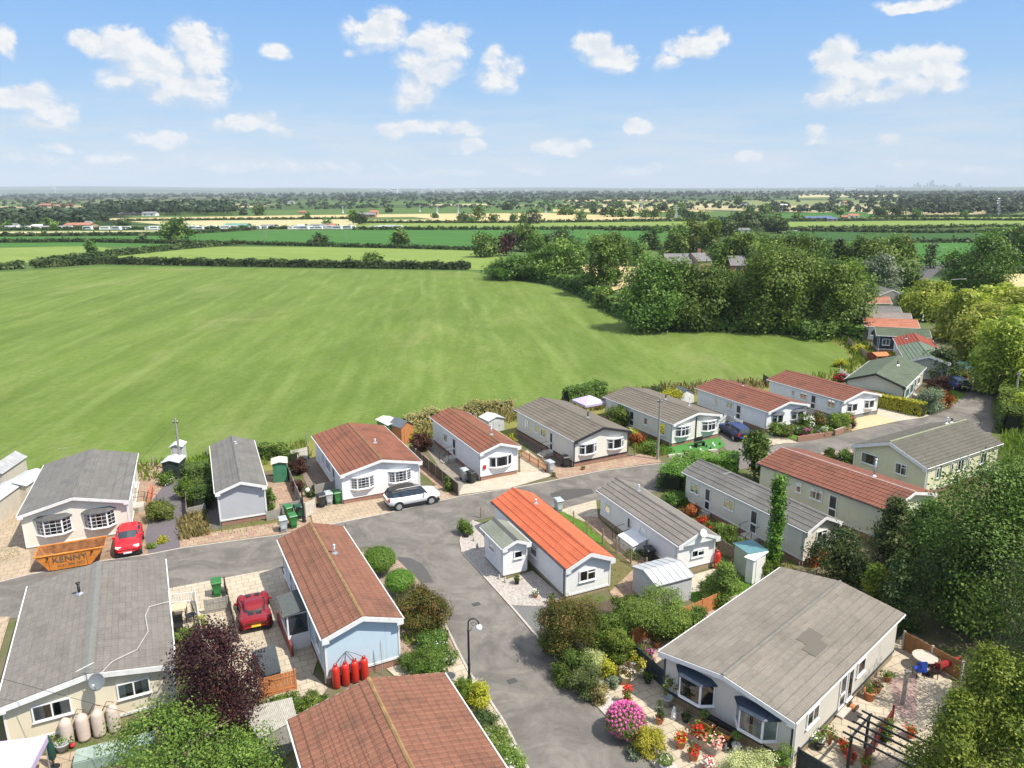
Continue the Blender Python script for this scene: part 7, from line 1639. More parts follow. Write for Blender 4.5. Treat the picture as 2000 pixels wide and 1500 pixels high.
shed_px((1328,790),(1355,786), 1.6, 1.2, .5, TRIM, mat('playhouse_roof', (.08,.09,.11), .8), 'white playhouse with black roof behind the twin homes')
shed_px((1669,650),(1690,652), 2.4, 2.0, .3, CREAMW, PALE_METAL, 'pale shed at the back of the orange-red lane home', doorm=GRN)
shed_px((1692,705),(1712,712), 2, 1.2, .3, mat('red_shed', (.28,.06,.04), .7), ORWOOD, 'little red-brown shed in the lane gardens')
# metal shed with pitched roof by the boarded-gable home
A_, B_, D_ = at(1237,1103,1.75), at(1281,1092,1.75), at(1280,1143,1.75)
u_ = (D_-A_); W_ = 2.5; aw = head(A_, B_); rz_ = aw-math.pi/2
shed((A_.x, A_.y), rz_, W_, 2.6, 1.6, .35, PALE_METAL, mat('zinc_roof', (.42,.43,.44), .5, .1, 2, streak=.2), 'grey metal garden shed in front of the boarded-gable home', door='F')
# green tank store and white cupboard
p, q = at(1432,1109), at(1458,1131); shed((p.x, p.y), head(p, q), (q-p).length, 1.3, 1.75, .08, mat('green_tank', (.30,.40,.31), .5, .12, 1.5, streak=.2), mat('teal_lid', (.10,.22,.24), .4), 'pale green storage tank with teal lid by the ivy column', name='storage_tank', cat='tank', roof='pent', ribs=False, door=None)
p, q = at(1468,1143), at(1492,1128); shed((p.x, p.y), head(p, q), (q-p).length, .5, 1.75, .05, TRIM, WHITE, 'tall white garden cupboard beside the green tank', name='garden_cupboard', cat='cupboard', roof='pent', ribs=False)
shed((local('R4', -.95, 3.7).x, local('R4', -.95, 3.7).y), R(24.3), 1.0, 1.7, .9, .25, TRIM, WHITE, 'white lean-to storage box against the grey-roofed home', name='storage_box', cat='storage box', roof='pent', ribs=False, door='L')
CORR = mat('corrugated_cement', (.40,.38,.33), .9, .2, 3, streak=.4)
def corr_shed(p4, z, label, m=CORR, wall=GREYW, n=26, nm='shed', drop=.15):
    q = [at(*a, z) for a in p4]; t = thing(nm, label, 'shed', (q[3].x, q[3].y, 0)); o = q[3]; rf = MB()
    vs = []; 
    for i in range(n*2+1):
        k = i/(n*2); up = .03*(i % 2)
        for (s, e) in ((q[0], q[1]), (q[3], q[2])): v = s.lerp(e, k)-o; vs.append((v.x, v.y, z+up-(drop if s is q[3] else 0)))
    rf.add(vs, [(2*i, 2*i+1, 2*i+3, 2*i+2) for i in range(n*2)]); ro = rf.build('roof', m, t)
    w_ = MB(); c = sum(q, Vector())/4; w_.prism([((a.lerp(c, .06)-o).x, (a.lerp(c, .06)-o).y) for a in q], 0, z-drop-.02); w_.build('wall', wall, t)
corr_shed([(470,1386),(570,1362),(580,1398),(505,1440)], 1.7, 'old shed with wavy grey corrugated roof behind the bright green tree'); corr_shed([(490,1273),(537,1258),(549,1310),(520,1320)], .75, 'low dark corrugated cover at the end of the sports car drive', mat('dark_corrugated', (.10,.115,.125), .6), DKWOOD, 20, 'log_store', .05)
# ---- gazebo
t = thing('gazebo', 'lilac fabric garden gazebo behind the cream twin home', 'gazebo', at(1150, 815), R(28)); LIL = mat('lilac_fabric', (.50,.42,.60), .8, .06)
for sx in (-1.3, 1.3):
    for sy in (-1.3, 1.3): MB().tube([(sx, sy, 0), (sx, sy, 1.9)], .03, 6).build('leg', METAL, t)
g = MB(); r4 = [(-1.4,-1.4,1.9),(1.4,-1.4,1.9),(1.4,1.4,1.9),(-1.4,1.4,1.9)]; g.add(r4+[(x, y, 1.68) for x, y, _ in r4]+[(0,0,2.55)], [(0,1,8),(1,2,8),(2,3,8),(3,0,8),(4,5,1,0),(5,6,2,1),(6,7,3,2),(7,4,0,3)]); g.build('canopy', LIL, t)
# lilac awning at the bottom left, greenhouse frame, closed parasol
t = thing('awning', 'lilac fabric awning at the bottom left corner', 'awning', at(20, 1560), R(10)); z = 2.0; g = MB(); g.add([(-1.6,-.9,z-.2),(1.3,-.9,z-.2),(1.3,1.1,z),(-1.6,1.1,z),(1.3,-.9,z-.5),(1.3,1.1,z-.3)], [(0,1,2,3),(1,4,5,2)]); g.build('canopy', LIL, t)
for sx, sy in ((-1.5,-.8),(1.2,-.8),(1.2,1.0)): MB().tube([(sx, sy, 0), (sx, sy, z-.15)], .025, 6).build('leg', METAL, t)
t = thing('cold_frame', 'long pale green glazed cold frame below the covered bottles', 'cold frame', at(150, 1510), R(22)); g = MB(); g.box((1.5, .45, .25), (3.2, .95, .5)); g.build('frame', mat('frame_green', (.25,.33,.28), .6), t); g = MB()
for i in range(4): g.box((.3+.8*i, .45, .53), (.74, .86, .03))
g.build('pane', mat('pane_green', (.30,.38,.34), .15, .1, spec=.7), t)
t = thing('parasol', 'folded dark green parasol at the bottom left', 'parasol', at(106, 1500)); MB().lathe((0,0,0), [(.25,0),(.25,.05),(.04,.08),(.03,.4)], 10).build('base', IRON, t); MB().lathe((0,0,.4), [(.05,0),(.16,.15),(.14,.7),(.05,1.2),(.02,1.3)], 10).build('canopy', mat('dark_green_cloth', (.015,.06,.05), .8), t, True)

# ---- pergola, deck and railing at the right home
def lo6(w_, l_, z=0.0): return local('R6', w_, l_, z)
deck = thing('deck', 'pale stepped platform in front of the open side door', 'deck', lo6(6.8, 3.6), R(-47)); MB().box((1.0, 1.6, .16), (1.9, 3.4, .32)).build('platform', FLAG, deck); MB().box((2.15, .6, .08), (.36, 1.4, .16)).build('step', FLAG, deck)
m_ = MB(); m_.box((.55, 1.75, .335), (.6, .9, .02)); o = m_.build('doormat', mat('doormat', (.06,.05,.045), .95, .4, 20)); o.location = lo6(6.8, 3.6); o.rotation_euler = (0, 0, R(-47)); tag(o, 'dark brown doormat lying before the side door', 'doormat')
fence([lo6(9.0, 2.7), lo6(8.75, 6.4)], 1.0, BURG, 'burgundy spindled railing beside the deck', name='railing', cat='railing', kind='picket', gap=1.25, z0=.1)
pg_ = thing('pergola', 'black open-beamed pergola at the right of the picture bottom', 'pergola', Vector((at(1650,1434,2.0).x, at(1650,1434,2.0).y, 0)), R(-47)); BLK = mat('pergola_black', (.02,.025,.03), .6, .15)
for wx, ly in ((.25, .1), (.25, 1.9), (3.9, .1), (3.9, 1.9)): MB().box((wx, ly, 1.0), (.10, .10, 2.0)).build('post', BLK, pg_)
for i in range(5): MB().box((2.1, .02+.48*i, 2.06), (4.4, .05, .08)).build('rafter', BLK, pg_)
for wx in (.25, 3.9): MB().box((wx, 1.0, 1.97), (.08, 2.3, .09)).build('beam', BLK, pg_)
fence([lo6(9.3, .9), lo6(11.4, 1.2)], .9, STONE, 'pale diamond trellis under the pergola', name='trellis', cat='trellis', kind='trellis', gap=2.1)
def on6(o, w_, l_, z=.04): o.location = lo6(w_, l_, z)
t = thing('garden_table', 'round stone-topped garden table under the trees', 'table', at(1803, 1306)); MB().lathe((0,0,.70), [(.02,0),(.60,0),(.62,.03),(.60,.06),(.02,.06)], 22).build('table_top', STONE, t, False); MB().lathe((0,0,0), [(.3,0),(.12,.15),(.1,.6),(.25,.7)], 12).build('pedestal', STONE, t)
def chair(loc, rz, m, label):
    t = thing('garden_chair', label, 'chair', loc, rz); MB().box((0,0,.45), (.48,.48,.06)).build('seat', m, t); MB().box((0,-.24,.75), (.48,.06,.55), rx=-.15).build('backrest', m, t)
    for sx in (-.2, .2):
        for sy in (-.2, .2): MB().tube([(sx, sy, 0), (sx, sy, .45)], .02, 5).build('leg', IRON, t)
chair(at(1793,1322), R(0), mat('blue_cushion', (.02,.06,.34), .8), 'garden chair with bright blue cushion at the round table'); chair(at(1822,1322), R(60), DKWOOD, 'dark chair right of the blue-cushioned one')
t = thing('parasol', 'folded red parasol lying against the brown fence', 'parasol', at(1850, 1318)); g = MB(); g.tube([(-.7,0,.45),(0,0,.75),(.6,.1,1.0)], [.22,.17,.03], 8); g.build('canopy', mat('red_cloth', (.30,.02,.02), .85), t); MB().tube([(-1.1,0,.2),(-.7,0,.5)], .03, 5).build('pole', METAL, t); MB().lathe((-1.1,0,0), [(.2,0),(.2,.1),(.05,.2)], 8).build('base', IRON, t)
t = thing('post', 'stout grey timber post standing in the pink gravel', 'post', at(1762, 1378)); MB().box((0,0,.95), (.14,.14,1.9)).build('shaft', GREYW, t); MB().box((0,0,1.93), (.2,.2,.06)).build('cap', GREYW, t)
t = thing('hose_reel', 'garden hose reel beside the side door', 'hose reel', lo6(7.15, 5.9, .05), R(-47)); g = MB(); g.tube([(-.12,0,.28),(.12,0,.28)], .2, 12); g.build('hose', ORWOOD, t)
for s in (-.16,.16): MB().tube([(s-.015,0,.28),(s+.015,0,.28)], .27, 14).build('rim', IRON, t); 

# ---- bench with planters, trough, statues on the patio
t = thing('garden_bench', 'dark garden bench carrying two orange-slatted planters', 'bench', lo6(3.55, -.42), R(-47))
MB().box((0,0,.44), (1.7,.42,.05)).build('seat', IRON, t); MB().box((0,.22,.72), (1.7,.05,.35)).build('backrest', IRON, t)
for s in (-.78,.78): MB().box((s,0,.22), (.06,.42,.44)).build('leg', IRON, t)
OPL = mat('orange_planter', (.55,.24,.05), .7)
for s, l_ in ((-.42,'left planter on the dark garden bench'),(.42,'right planter on the dark garden bench')):
    q = lo6(3.55, -.42, .47); c, sn = math.cos(R(-47)), math.sin(R(-47)); t2 = thing('planter', l_, 'planter', (q.x+s*c, q.y+s*sn, q.z), R(-47)); MB().hexa([(-.32,-.12,0),(.32,-.12,0),(.32,.12,0),(-.32,.12,0),(-.37,-.15,.22),(.37,-.15,.22),(.37,.15,.22),(-.37,.15,.22)]).build('box', OPL, t2); MB().box((0,0,.225), (.64,.22,.01)).build('soil', SOIL, t2)
t = thing('trough', 'pale stone trough crowded with red and pink begonias', 'planter', lo6(3.45, -1.15), R(-47)); MB().hexa([(-.7,-.2,0),(.7,-.2,0),(.7,.2,0),(-.7,.2,0),(-.8,-.25,.45),(.8,-.25,.45),(.8,.25,.45),(-.8,.25,.45)]).build('box', STONE, t)
for x, mt, sd in ((-.4,'red',1),(.35,'salmon',2)):
    for nm, m__, k in (('leaves','lush',0),('blossom',mt,5)):
        o = bpy.data.objects.new(nm, crown_mesh(nm, LM[m__], .85, .5, 130, .10, sd+k, 8, 'shrub')); COL.objects.link(o); o.parent = t; o.location = (x, 0, .42)
def statue(loc, label, m=STONE, s=1.0, rz=0):
    t = thing('garden_ornament', label, 'ornament', loc, rz); MB().lathe((0,0,0), [(.16*s,0),(.17*s,.05*s),(.12*s,.1*s),(.14*s,.25*s),(.10*s,.42*s),(.05*s,.46*s)], 10).build('body', m, t, True); MB().lathe((0,0,.44*s), [(.02,0),(.075*s,.06*s),(.08*s,.1*s),(.05*s,.17*s),(.01,.19*s)], 10).build('head', m, t, True); MB().lathe((0,-.1*s,.12*s), [(.04*s,0),(.09*s,.02*s),(.09*s,.06*s)], 8).build('bowl', m, t)
for x, y, s, l_, m__ in [(1316,1402,1.0,'white figure ornament holding yellow flowers on the patio',TRIM),(1368,1434,.8,'small white ornament beside the dark bench',TRIM),(1419,1462,.6,'round white ornament at the end of the trough',TRIM),(987,1137,.6,'pale ornament at the corner post of the extension',STONE),(975,1130,.5,'small cream ornament on the gravel by the extension',STONE),(932,1072,.7,'cream stump ornament on the gravel near the road',STONE),(926,1056,.6,'second cream stump ornament nearer the junction',STONE)]: statue(at(x, y, .05), l_, m__, s)

# ================================================================== SHRUBS AND POTS
shrub(742,1122,60,62,'boxg','larger clipped ball bush beside the pale blue home, nearest the junction',kind='ball',t0=.55,leafpx=.7); shrub(782,1160,54,54,'boxg','smaller clipped ball bush behind the fuchsia',kind='ball',t0=.55,leafpx=.7)
shrub(818,1226,98,80,'fux','spreading reddish-green fuchsia at the bend of the kerb',t0=.45)
shrub(845,1268,60,36,'oak','low green shrub beyond the fuchsia',flower='white',fshare=.03); shrub(825,1320,92,54,'lush','dense low green shrub at the corner of the red-brown roof',t0=.4); shrub(870,1295,40,30,'lush','green clump with white blooms beside the flagstones',flower='white',fshare=.12)
shrub(905,1372,44,46,'grass','tuft of bright upright grass at the lamp post',kind='loose',t0=.35); shrub(933,1376,48,54,'gold','yellow-green shrub at the foot of the lamp post',t0=.45)
shrub(945,1432,60,40,'dark','dark rounded shrub beside the red-brown roof'); shrub(962,1462,62,50,'lush','green shrub with large white flowers',flower='white',fshare=.10,t0=.6); shrub(995,1500,60,50,'lush','bright green shrub at the bottom of the flagstones',t0=.65,flower='white',fshare=.05)
shrub(1118,1285,122,122,'fux','large airy shrub with reddish sprays at the road bend',kind='loose',t0=.42,k=26)
shrub(1085,1280,60,60,'lush','green shrub under the left of the airy shrub'); shrub(1120,1330,80,62,'oak','dark green mass below the airy shrub'); shrub(1180,1270,70,80,'lush','bright upright foliage right of the airy shrub',kind='loose')
shrub(1155,1315,46,52,'cream','cream and yellow variegated shrub in the planting bed'); shrub(1190,1322,34,40,'gold','bright yellow shrub in the planting bed',t0=.6); shrub(1150,1352,64,58,'dark','rounded dark grassy tuft at the kerb',t0=.9,kind='shrub')
shrub(1166,1370,40,38,'straw','tan ornamental grass tuft at the kerb'); shrub(1205,1290,56,60,'grass','long arching green leaves in the planting bed',kind='loose',t0=.3)
shrub(1272,1245,135,100,'lush','large bright green shrub over the orange fence',t0=.62,k=22); shrub(1222,1215,60,50,'lush','leafy stem cluster beside the grey metal shed',kind='loose'); shrub(1320,1235,60,60,'lush','right flank of bright green shrubbery over the fence',t0=.55)
shrub(1355,1235,50,60,'oak','mid-green shrub behind the large grey felt roof'); shrub(1412,1180,76,78,'lush','bright feathery shrub left of the ivy column',kind='cone',t0=.65)
shrub(1350,1262,26,26,'lush','small round shrub on the pink gravel'); shrub(1262,1295,34,40,'pale','small pale shrub with pink flowers near the dark fence',flower='pink',fshare=.2)
hy = shrub(1221,1436,74,64,'lush','round hydrangea covered with bright pink flower heads',kind='ball',t0=.45)
rng = np.random.default_rng(8); HR = 74*px_m(at(1221,1436))/2; V_, D_ = [], []
for i in range(170):
    k = (i+.5)/170; ph_ = math.acos(1-1.55*k); th_ = i*2.39996; c_ = np.array([math.sin(ph_)*math.cos(th_), math.sin(ph_)*math.sin(th_), math.cos(ph_)])
    if rng.random() < .08: continue
    d_ = rng.normal(size=(46, 3)); d_[:, 2] += .3; d_ /= np.linalg.norm(d_, axis=1)[:, None]; V_.append(c_*np.array([HR*1.0, HR*1.0, HR*.86])+np.array([0, 0, HR*.93])+d_*.085*rng.uniform(.8, 1.25)); D_.append(d_)
V_ = np.concatenate(V_); D_ = np.concatenate(D_)
o = bpy.data.objects.new('blossom', leaves_mesh('blossom', V_, .05, .5+.25*rng.normal(size=len(V_)), LM['pink'], rng, nrm=D_*3, aspect=1.0)); COL.objects.link(o); o.parent = hy
shrub(1265,1470,56,62,'gold','golden variegated shrub beside the pink hydrangea',t0=.55)
shrub(1462,1545,100,90,'cream','tall cream-edged shrub at the bottom of the patio',t0=.55); shrub(1195,1341,26,22,'silver','small silver tuft on the white chippings'); shrub(1235,1478,26,20,'silver','grey-green clump at the white chippings edge')
shrub(312,1015,46,46,'pale','yellow-green shrub on the slate chippings',t0=.7); shrub(316,1060,16,14,'gold','small yellow plant on the slate chippings'); shrub(296,1070,14,10,'lush','tiny green plant at the slate edge')
shrub(360,975,34,46,'lush','leafy bush below the telegraph pole'); shrub(325,945,30,24,'lush','pale green vegetables behind the slate chippings',flower='white',fshare=.1); shrub(526,1000,22,46,'lush','bright climbing green at the side of the grey home',kind='loose')
shrub(582,925,34,30,'copper','brown and copper shrub in the white twin yard'); shrub(580,960,24,22,'copper','red-brown low plant in the white twin yard'); shrub(612,968,26,20,'dark','dark green mound in the white twin yard')
shrub(823,880,34,40,'copper','red maple with yellow-green top by the narrow white home'); shrub(820,862,28,22,'gold','yellow-green top behind the red maple'); shrub(995,866,18,18,'gold','yellow shrub behind the narrow red roof')
shrub(876,960,14,30,'lush','plant in a white vase beside the dark fence')
shrub(1245,870,26,26,'rust','orange and yellow shrub between the twin homes'); shrub(1235,858,20,22,'gold','yellow-green shrub beside the orange one'); shrub(1270,885,30,26,'lush','green clump at the foot of the telegraph pole')
for x, y, w_, h_, mt, fl, l_ in [(1520,852,36,30,'lush',None,'dark green shrub below the left canopied bay'),(1536,852,20,22,'lush','pink','pink and green shrub between the canopied bays'),(1552,846,20,16,'lush','white','small white-flowered shrub at the lawn'),(1572,838,30,34,'lush','white','tall flowering shrub at the middle of the flower garden'),(1590,836,34,34,'fux',None,'reddish green shrub in the flower garden'),
   (1575,852,26,20,'lush','pink','flowers on the left brick planter'),(1592,852,22,16,'lush','violet','violet flowers on the left brick planter'),(1606,850,26,20,'lush','white','white and green flowers on the left brick planter'),(1607,836,28,24,'pale',None,'pale shrub at the back of the flower garden'),(1640,838,36,32,'grass',None,'bright green mound over the right brick planter'),(1652,826,28,20,'lush','red','crimson flowers over the right brick planter'),(1660,836,20,18,'copper',None,'dark copper plant at the right planter end'),
   (1812,802,54,44,'silver',None,'large rounded silver-green shrub at the hedge end'),(1840,796,34,34,'rust',None,'rounded orange-gold shrub beside the silver one'),(1832,768,44,36,'copper',None,'copper-red shrub beside the blue car'),(1850,742,30,22,'lush',None,'green shrub in front of the teal car'),(1876,742,24,18,'lush','red','red and pink flower bed in the lane'),(1640,745,20,16,'copper','red','red flowers by the white railing'),(1680,690,24,18,'gold',None,'yellow shrub in the back garden of the lane'),(1735,702,22,16,'gold',None,'second yellow shrub behind the ribbed green roof'),(1640,716,26,14,'gold',None,'yellow hedge clump at the meadow edge'),
   (1350,1008,30,26,'rust',None,'orange-bronze shrub at the end of the stone home'),(1372,1022,22,16,'rust','red','rust and red plants beside the stone home'),(1394,1040,28,18,'lush','red','bright red flowers along the stone home'),(1415,1060,44,40,'lush',None,'tall green lily clump beside the stone home'),(1440,1082,44,30,'oak',None,'green clump with weeds by the stone home steps'),(1320,985,44,26,'oak',None,'low weedy bush beside the big hedge'),(1478,1100,30,20,'lush','red','plants behind the green tank'),
   (1622,896,26,20,'pale',None,'yellowish shrub at the roadside behind the red tile roof'),(1648,900,24,26,'oak',None,'rounded shrub in a tub at the roadside'),(1664,902,14,20,'fux',None,'small reddish shrub by the pale yellow gable'),(1590,985,22,34,'oak',None,'climbing shrub on the pale green wall'),(1502,1125,36,36,'lush',None,'ivy mound at the foot of the ivy column'),(1385,1150,40,20,'oak',None,'weedy clump beside the boarded-gable home'),(1240,1090,30,18,'oak',None,'weeds on the path by the trellis fence'),
   (560,1390,60,34,'lush',None,'ivy spilling over the rust-orange fence'),(608,1385,60,26,'lush',None,'ivy edge along the red-brown roof'),(1728,1450,26,60,'lush',None,'climbing plant under the pergola'),(910,1043,26,34,'lush',None,'leafy plant in a black tub at the junction')]:
    shrub(x, y, w_, h_, mt, l_, flower=fl, fshare=.3)
def potx(x, y, h_, r, plant, l_, m=TERRA, **k): return pot(h_, r, m, plant, l_, loc=at(x, y, .045), **k)
GP = mat('grey_pot', (.40,.42,.44), .6, .1); WP_ = mat('white_pot', (.72,.72,.70), .6, .06); CP = mat('cream_pot', (.62,.52,.34), .7, .1)
potx(1329,1459,.42,.25,'red','terracotta pot with red, yellow and white flowers, highest of the three on the patio',plant2='gold'); potx(1354,1482,.42,.26,'red','terracotta pot of red flowers, middle of the three on the patio'); potx(1380,1505,.42,.25,'red','terracotta pot of red and white flowers, lowest of the three on the patio',plant2='white')
potx(1225,1374,.3,.2,'red','small conifer pot with red geraniums by the dark fence',ph=.9,pw=.45); potx(1288,1412,.35,.2,None,'dark spiral conifer in a terracotta pot behind the hydrangea',plant2='dark',ph=1.0,pw=.4,kind='cone',n=260)
potx(1303,1378,.5,.26,None,'spiky palm in a pale grey pot against the bay',m=GP,plant2='lush',ph=1.4,pw=.9,kind='loose',n=260); potx(1339,1408,.3,.22,None,'dark round tub with a low plant',m=PLASTIC_K,plant2='dark',ph=.3)
potx(1222,1333,.5,.32,None,'big cream pot with a reddish bush near the dark fence',m=CP,plant2='fux',ph=1.0,pw=1.1,n=320); potx(1251,1322,.35,.22,None,'golden conifer in a grey pot beside the dark fence',m=GP,plant2='gold',ph=.9,pw=.45,kind='cone',n=260); potx(1236,1302,.3,.2,None,'second golden conifer beside the dark fence',m=GP,plant2='gold',ph=.8,pw=.38,kind='cone',n=220)
potx(1265,1333,.3,.2,None,'small green bush in a dark pot beside the dark fence',m=PLASTIC_K,plant2='oak',ph=.5,pw=.5); potx(1281,1262,.35,.26,None,'terracotta tub with a pale twiggy plant on the pink gravel',plant2='pale',ph=.5,pw=.6)
potx(1298,1500,.28,.28,None,'round box ball in a white bowl at the chippings',m=WP_,plant2='lush',ph=.55,pw=.7,kind='ball',n=260)
def standard(x, y, balls, l_, m=PLASTIC_K, mt='oak'):
    t = thing('topiary', l_, 'topiary', at(x, y, .045)); MB().lathe((0,0,0), [(.14,0),(.2,.3),(.21,.32),(.18,.3)], 12).build('pot', m, t); MB().tube([(0,0,.25),(0,0,max(z for _, z, _ in balls))], .02, 5).build('stem', BARK, t)
    for i, (xx, z, r) in enumerate(balls): o = bpy.data.objects.new('foliage', crown_mesh('foliage', LM[mt], 2*r, 2*r, 300, .05, 70+i+x, 6, 'ball', .6)); COL.objects.link(o); o.parent = t; o.location = (xx, 0, z-r)
standard(1374,1424,[(0,.85,.25)],'ball topiary on a stem left of the bench',WP_); standard(1437,1466,[(0,.85,.25)],'ball topiary on a stem right of the bench',WP_); standard(1525,1515,[(-.2,.7,.2),(.15,.75,.24),(-.15,1.1,.2),(.1,1.35,.34)],'tall topiary of several balls at the patio corner',TERRA,'boxg')
for x, y, h_, r, pl, l_, k in [(1697,1366,.5,.3,None,'largest terracotta pot along the beige side wall',dict(ph=.4,pw=.7)),(1712,1350,.35,.24,'salmon','terracotta pot with orange flowers along the side wall',dict()),(1733,1330,.3,.2,None,'small planted pot along the side wall',dict()),(1616,1452,.5,.22,None,'tall terracotta pot with rounded green plant at the dark gate',dict(ph=.6,pw=.7)),(1598,1462,.3,.22,'white','dark leafy pot with white flowers at the dark gate',dict(ph=.7,pw=.7)),
   (1650,1470,.25,.18,'red','small pot with a red plant on the step',dict()),(1690,1500,.3,.2,'gold','yellow-flowered pot under the pergola',dict()),(1660,1490,.3,.2,'red','red and yellow pot beside the pergola post',dict()),(1778,1440,.25,.16,'red','small pot with red flower under the golden cypress',dict()),
   (1010,1140,.32,.17,None,'black pot with a small shrub beside the extension',dict(ph=.4)),(1046,1166,.25,.16,'white','small terracotta pot on the gravel',dict(ph=.35,pw=.3)),(1078,1180,.28,.2,None,'terracotta pot with bare twigs at the home corner',dict(ph=.6,pw=.4)),(911,1048,.35,.26,None,'black tub at the road junction',dict(ph=.3,pw=.3)),
   (265,1432,.45,.26,None,'dark grey pot with a brown plant, left of a pair by the near cream home',dict(ph=.35)),(293,1426,.4,.24,None,'dark pot with green plant, right of a pair by the near cream home',dict(ph=.35)),(124,1464,.4,.32,None,'wide grey tub with big green leaves',dict(ph=.5,pw=.9)),(1082,930,.2,.18,None,'small terracotta pot at the fence end by the road',dict(ph=.15,pw=.25)),(1139,917,.2,.2,None,'small terracotta bowl below the cream twin bays',dict(ph=.1,pw=.3)),(397,1232,.35,.2,'gold','terracotta pot with yellow climbing flowers by the picket fence',dict(ph=.9,pw=.5))]:
    potx(x, y, h_, r, pl, l_, m=PLASTIC_K if l_.startswith(('black','dark')) else (GP if 'grey' in l_ else TERRA), **k)
MB_ = MB().lathe((0,0,0), [(.02,-.0),(.09,.03),(.12,.12),(.09,.21),(.02,.24)], 12); o = MB_.build('ball', mat('red_ball', (.6,.05,.05), .4), None, True); o.location = at(142, 1459, .06); tag(o, 'red play ball beside the covered gas bottles', 'ball')
# patio table set beside the near cream home
t = thing('garden_table', 'small pale square table in the picket garden', 'table', at(352, 1205, .04), R(20)); MB().box((0,0,.70), (.8,.8,.05)).build('table_top', mat('table_tan', (.5,.42,.3), .7), t)
for sx in (-.35,.35):
    for sy in (-.35,.35): MB().box((sx, sy, .34), (.05,.05,.68)).build('leg', IRON, t)
chair(at(350,1235,.04), R(200), IRON, 'dark metal chair below the pale square table'); chair(at(372,1215,.04), R(120), IRON, 'dark metal chair beside the pale square table')
shrub(362,1250,40,20,'lush','green leafy ground plant in the picket garden')
for x, y, l_ in [(566,1176,'upper of two amber cubes by the blue home steps'),(556,1186,'lower of two amber cubes by the blue home steps')]:
    p = at(x, y, .04); o = MB().hexa([(-.16,-.16,0),(.16,-.16,0),(.16,.16,0),(-.16,.16,0),(-.18,-.18,.3),(.18,-.18,.3),(.18,.18,.3),(-.18,.18,.3)]).box((0,0,.31), (.40,.40,.03)).build('plastic_crate', mat('amber_plastic', (.55,.28,.05), .5)); o.location = p; tag(o, l_, 'crate')
# turf garden bench and little ornaments
t = thing('garden_bench', 'small metal bench on the bright green turf', 'bench', at(1366,872,.06), R(29)); MB().box((0,0,.42), (1.1,.4,.04)).build('seat', IRON, t); MB().box((0,.2,.72), (1.1,.04,.45)).build('backrest', IRON, t)
for s in (-.5,.5): MB().box((s,0,.21), (.05,.4,.42)).build('leg', IRON, t)
for i, (x, y) in enumerate([(1336,882),(1348,876),(1352,884),(1368,880),(1380,873),(1395,872),(1388,877),(1330,893),(1406,868),(1392,868)]): 
    o = MB().lathe((0,0,0), [(.10,0),(.12,.08),(.05,.12),(.08,.2),(.02,.24)], 8).build('garden_ornament', TRIM if i % 2 else PLASTIC_K); o.location = at(x, y, .06); tag(o, 'tiny %s ornament standing on the bright green turf' % ('white' if i % 2 else 'black'), 'ornament', '%s ornaments on the bright green turf' % ('white' if i % 2 else 'black'))
# boundary posts of the wire fence along the meadow
fp = thing('fence_post', 'slim timber post of the wire fence along the meadow', 'fence post', at(20, 935), 0, 'timber posts of the meadow wire fence'); MB().tube([(0,0,-.1),(0,0,1.15)], .05, 6).build('shaft', GREYW, fp); MB().tube([(0,0,1.15),(0,0,1.19)], [.055,.02], 6).build('cap', GREYW, fp)
LN = [at(-20,940), at(300,914), at(600,868), at(850,838), at(1000,814), at(1200,776), at(1350,760), at(1500,752), at(1640,730), at(1668,700)]
for a, b in zip(LN, LN[1:]):
    n = max(1, int((b-a).length/4.5))
    for i in range(n): dup(fp, a.lerp(b, i/n))
# bay door-side steps and handrails
def steps(key, side, l_, w_, n, h_, label, rail=True):
    t = thing('entrance_steps', label, 'steps', local(key, OV_S if side == 'L' else HF[key][3]-OV_S, l_), R(HF[key][2])); s = -1 if side == 'L' else 1
    if rail:
        for yy in (-w_/2, w_/2): q = MB(); q.tube([(s*.1,yy,h_+.85),(s*.8,yy,h_+.8),(s*(.8+.3*n),yy,.85)], .02, 5); q.tube([(s*.8,yy,.0),(s*.8,yy,h_+.8)], .02, 5); q.tube([(s*(.8+.28*n),yy,0),(s*(.8+.28*n),yy,.85)], .02, 5); q.build('handrail', IRON, t)
    m = MB(); m.box((s*.42,0,h_/2), (.76,w_,h_)); m.build('landing', STONE, t)
    for i in range(n): MB().box((s*(.8+.28*(i+.5)),0,h_*(n-i)/(n+1)/2), (.275,w_,h_*(n-i)/(n+1))).build('step', STONE, t)
steps('E','L',4.3,1.0,2,.35,'dark railed steps at the green door of the cream twin home'); steps('D','L',6.1,.9,2,.4,'black railed steps at the door of the narrow white home'); steps('R3','L',4.7,1.1,2,.45,'railed landing at the right door of the stone home'); steps('R4','L',6.0,.9,1,.3,'small step with handrail at the grey-roofed white home'); steps('A','R',4.6,1.1,3,.5,'brick-coloured steps at the right side of the wide cream home')

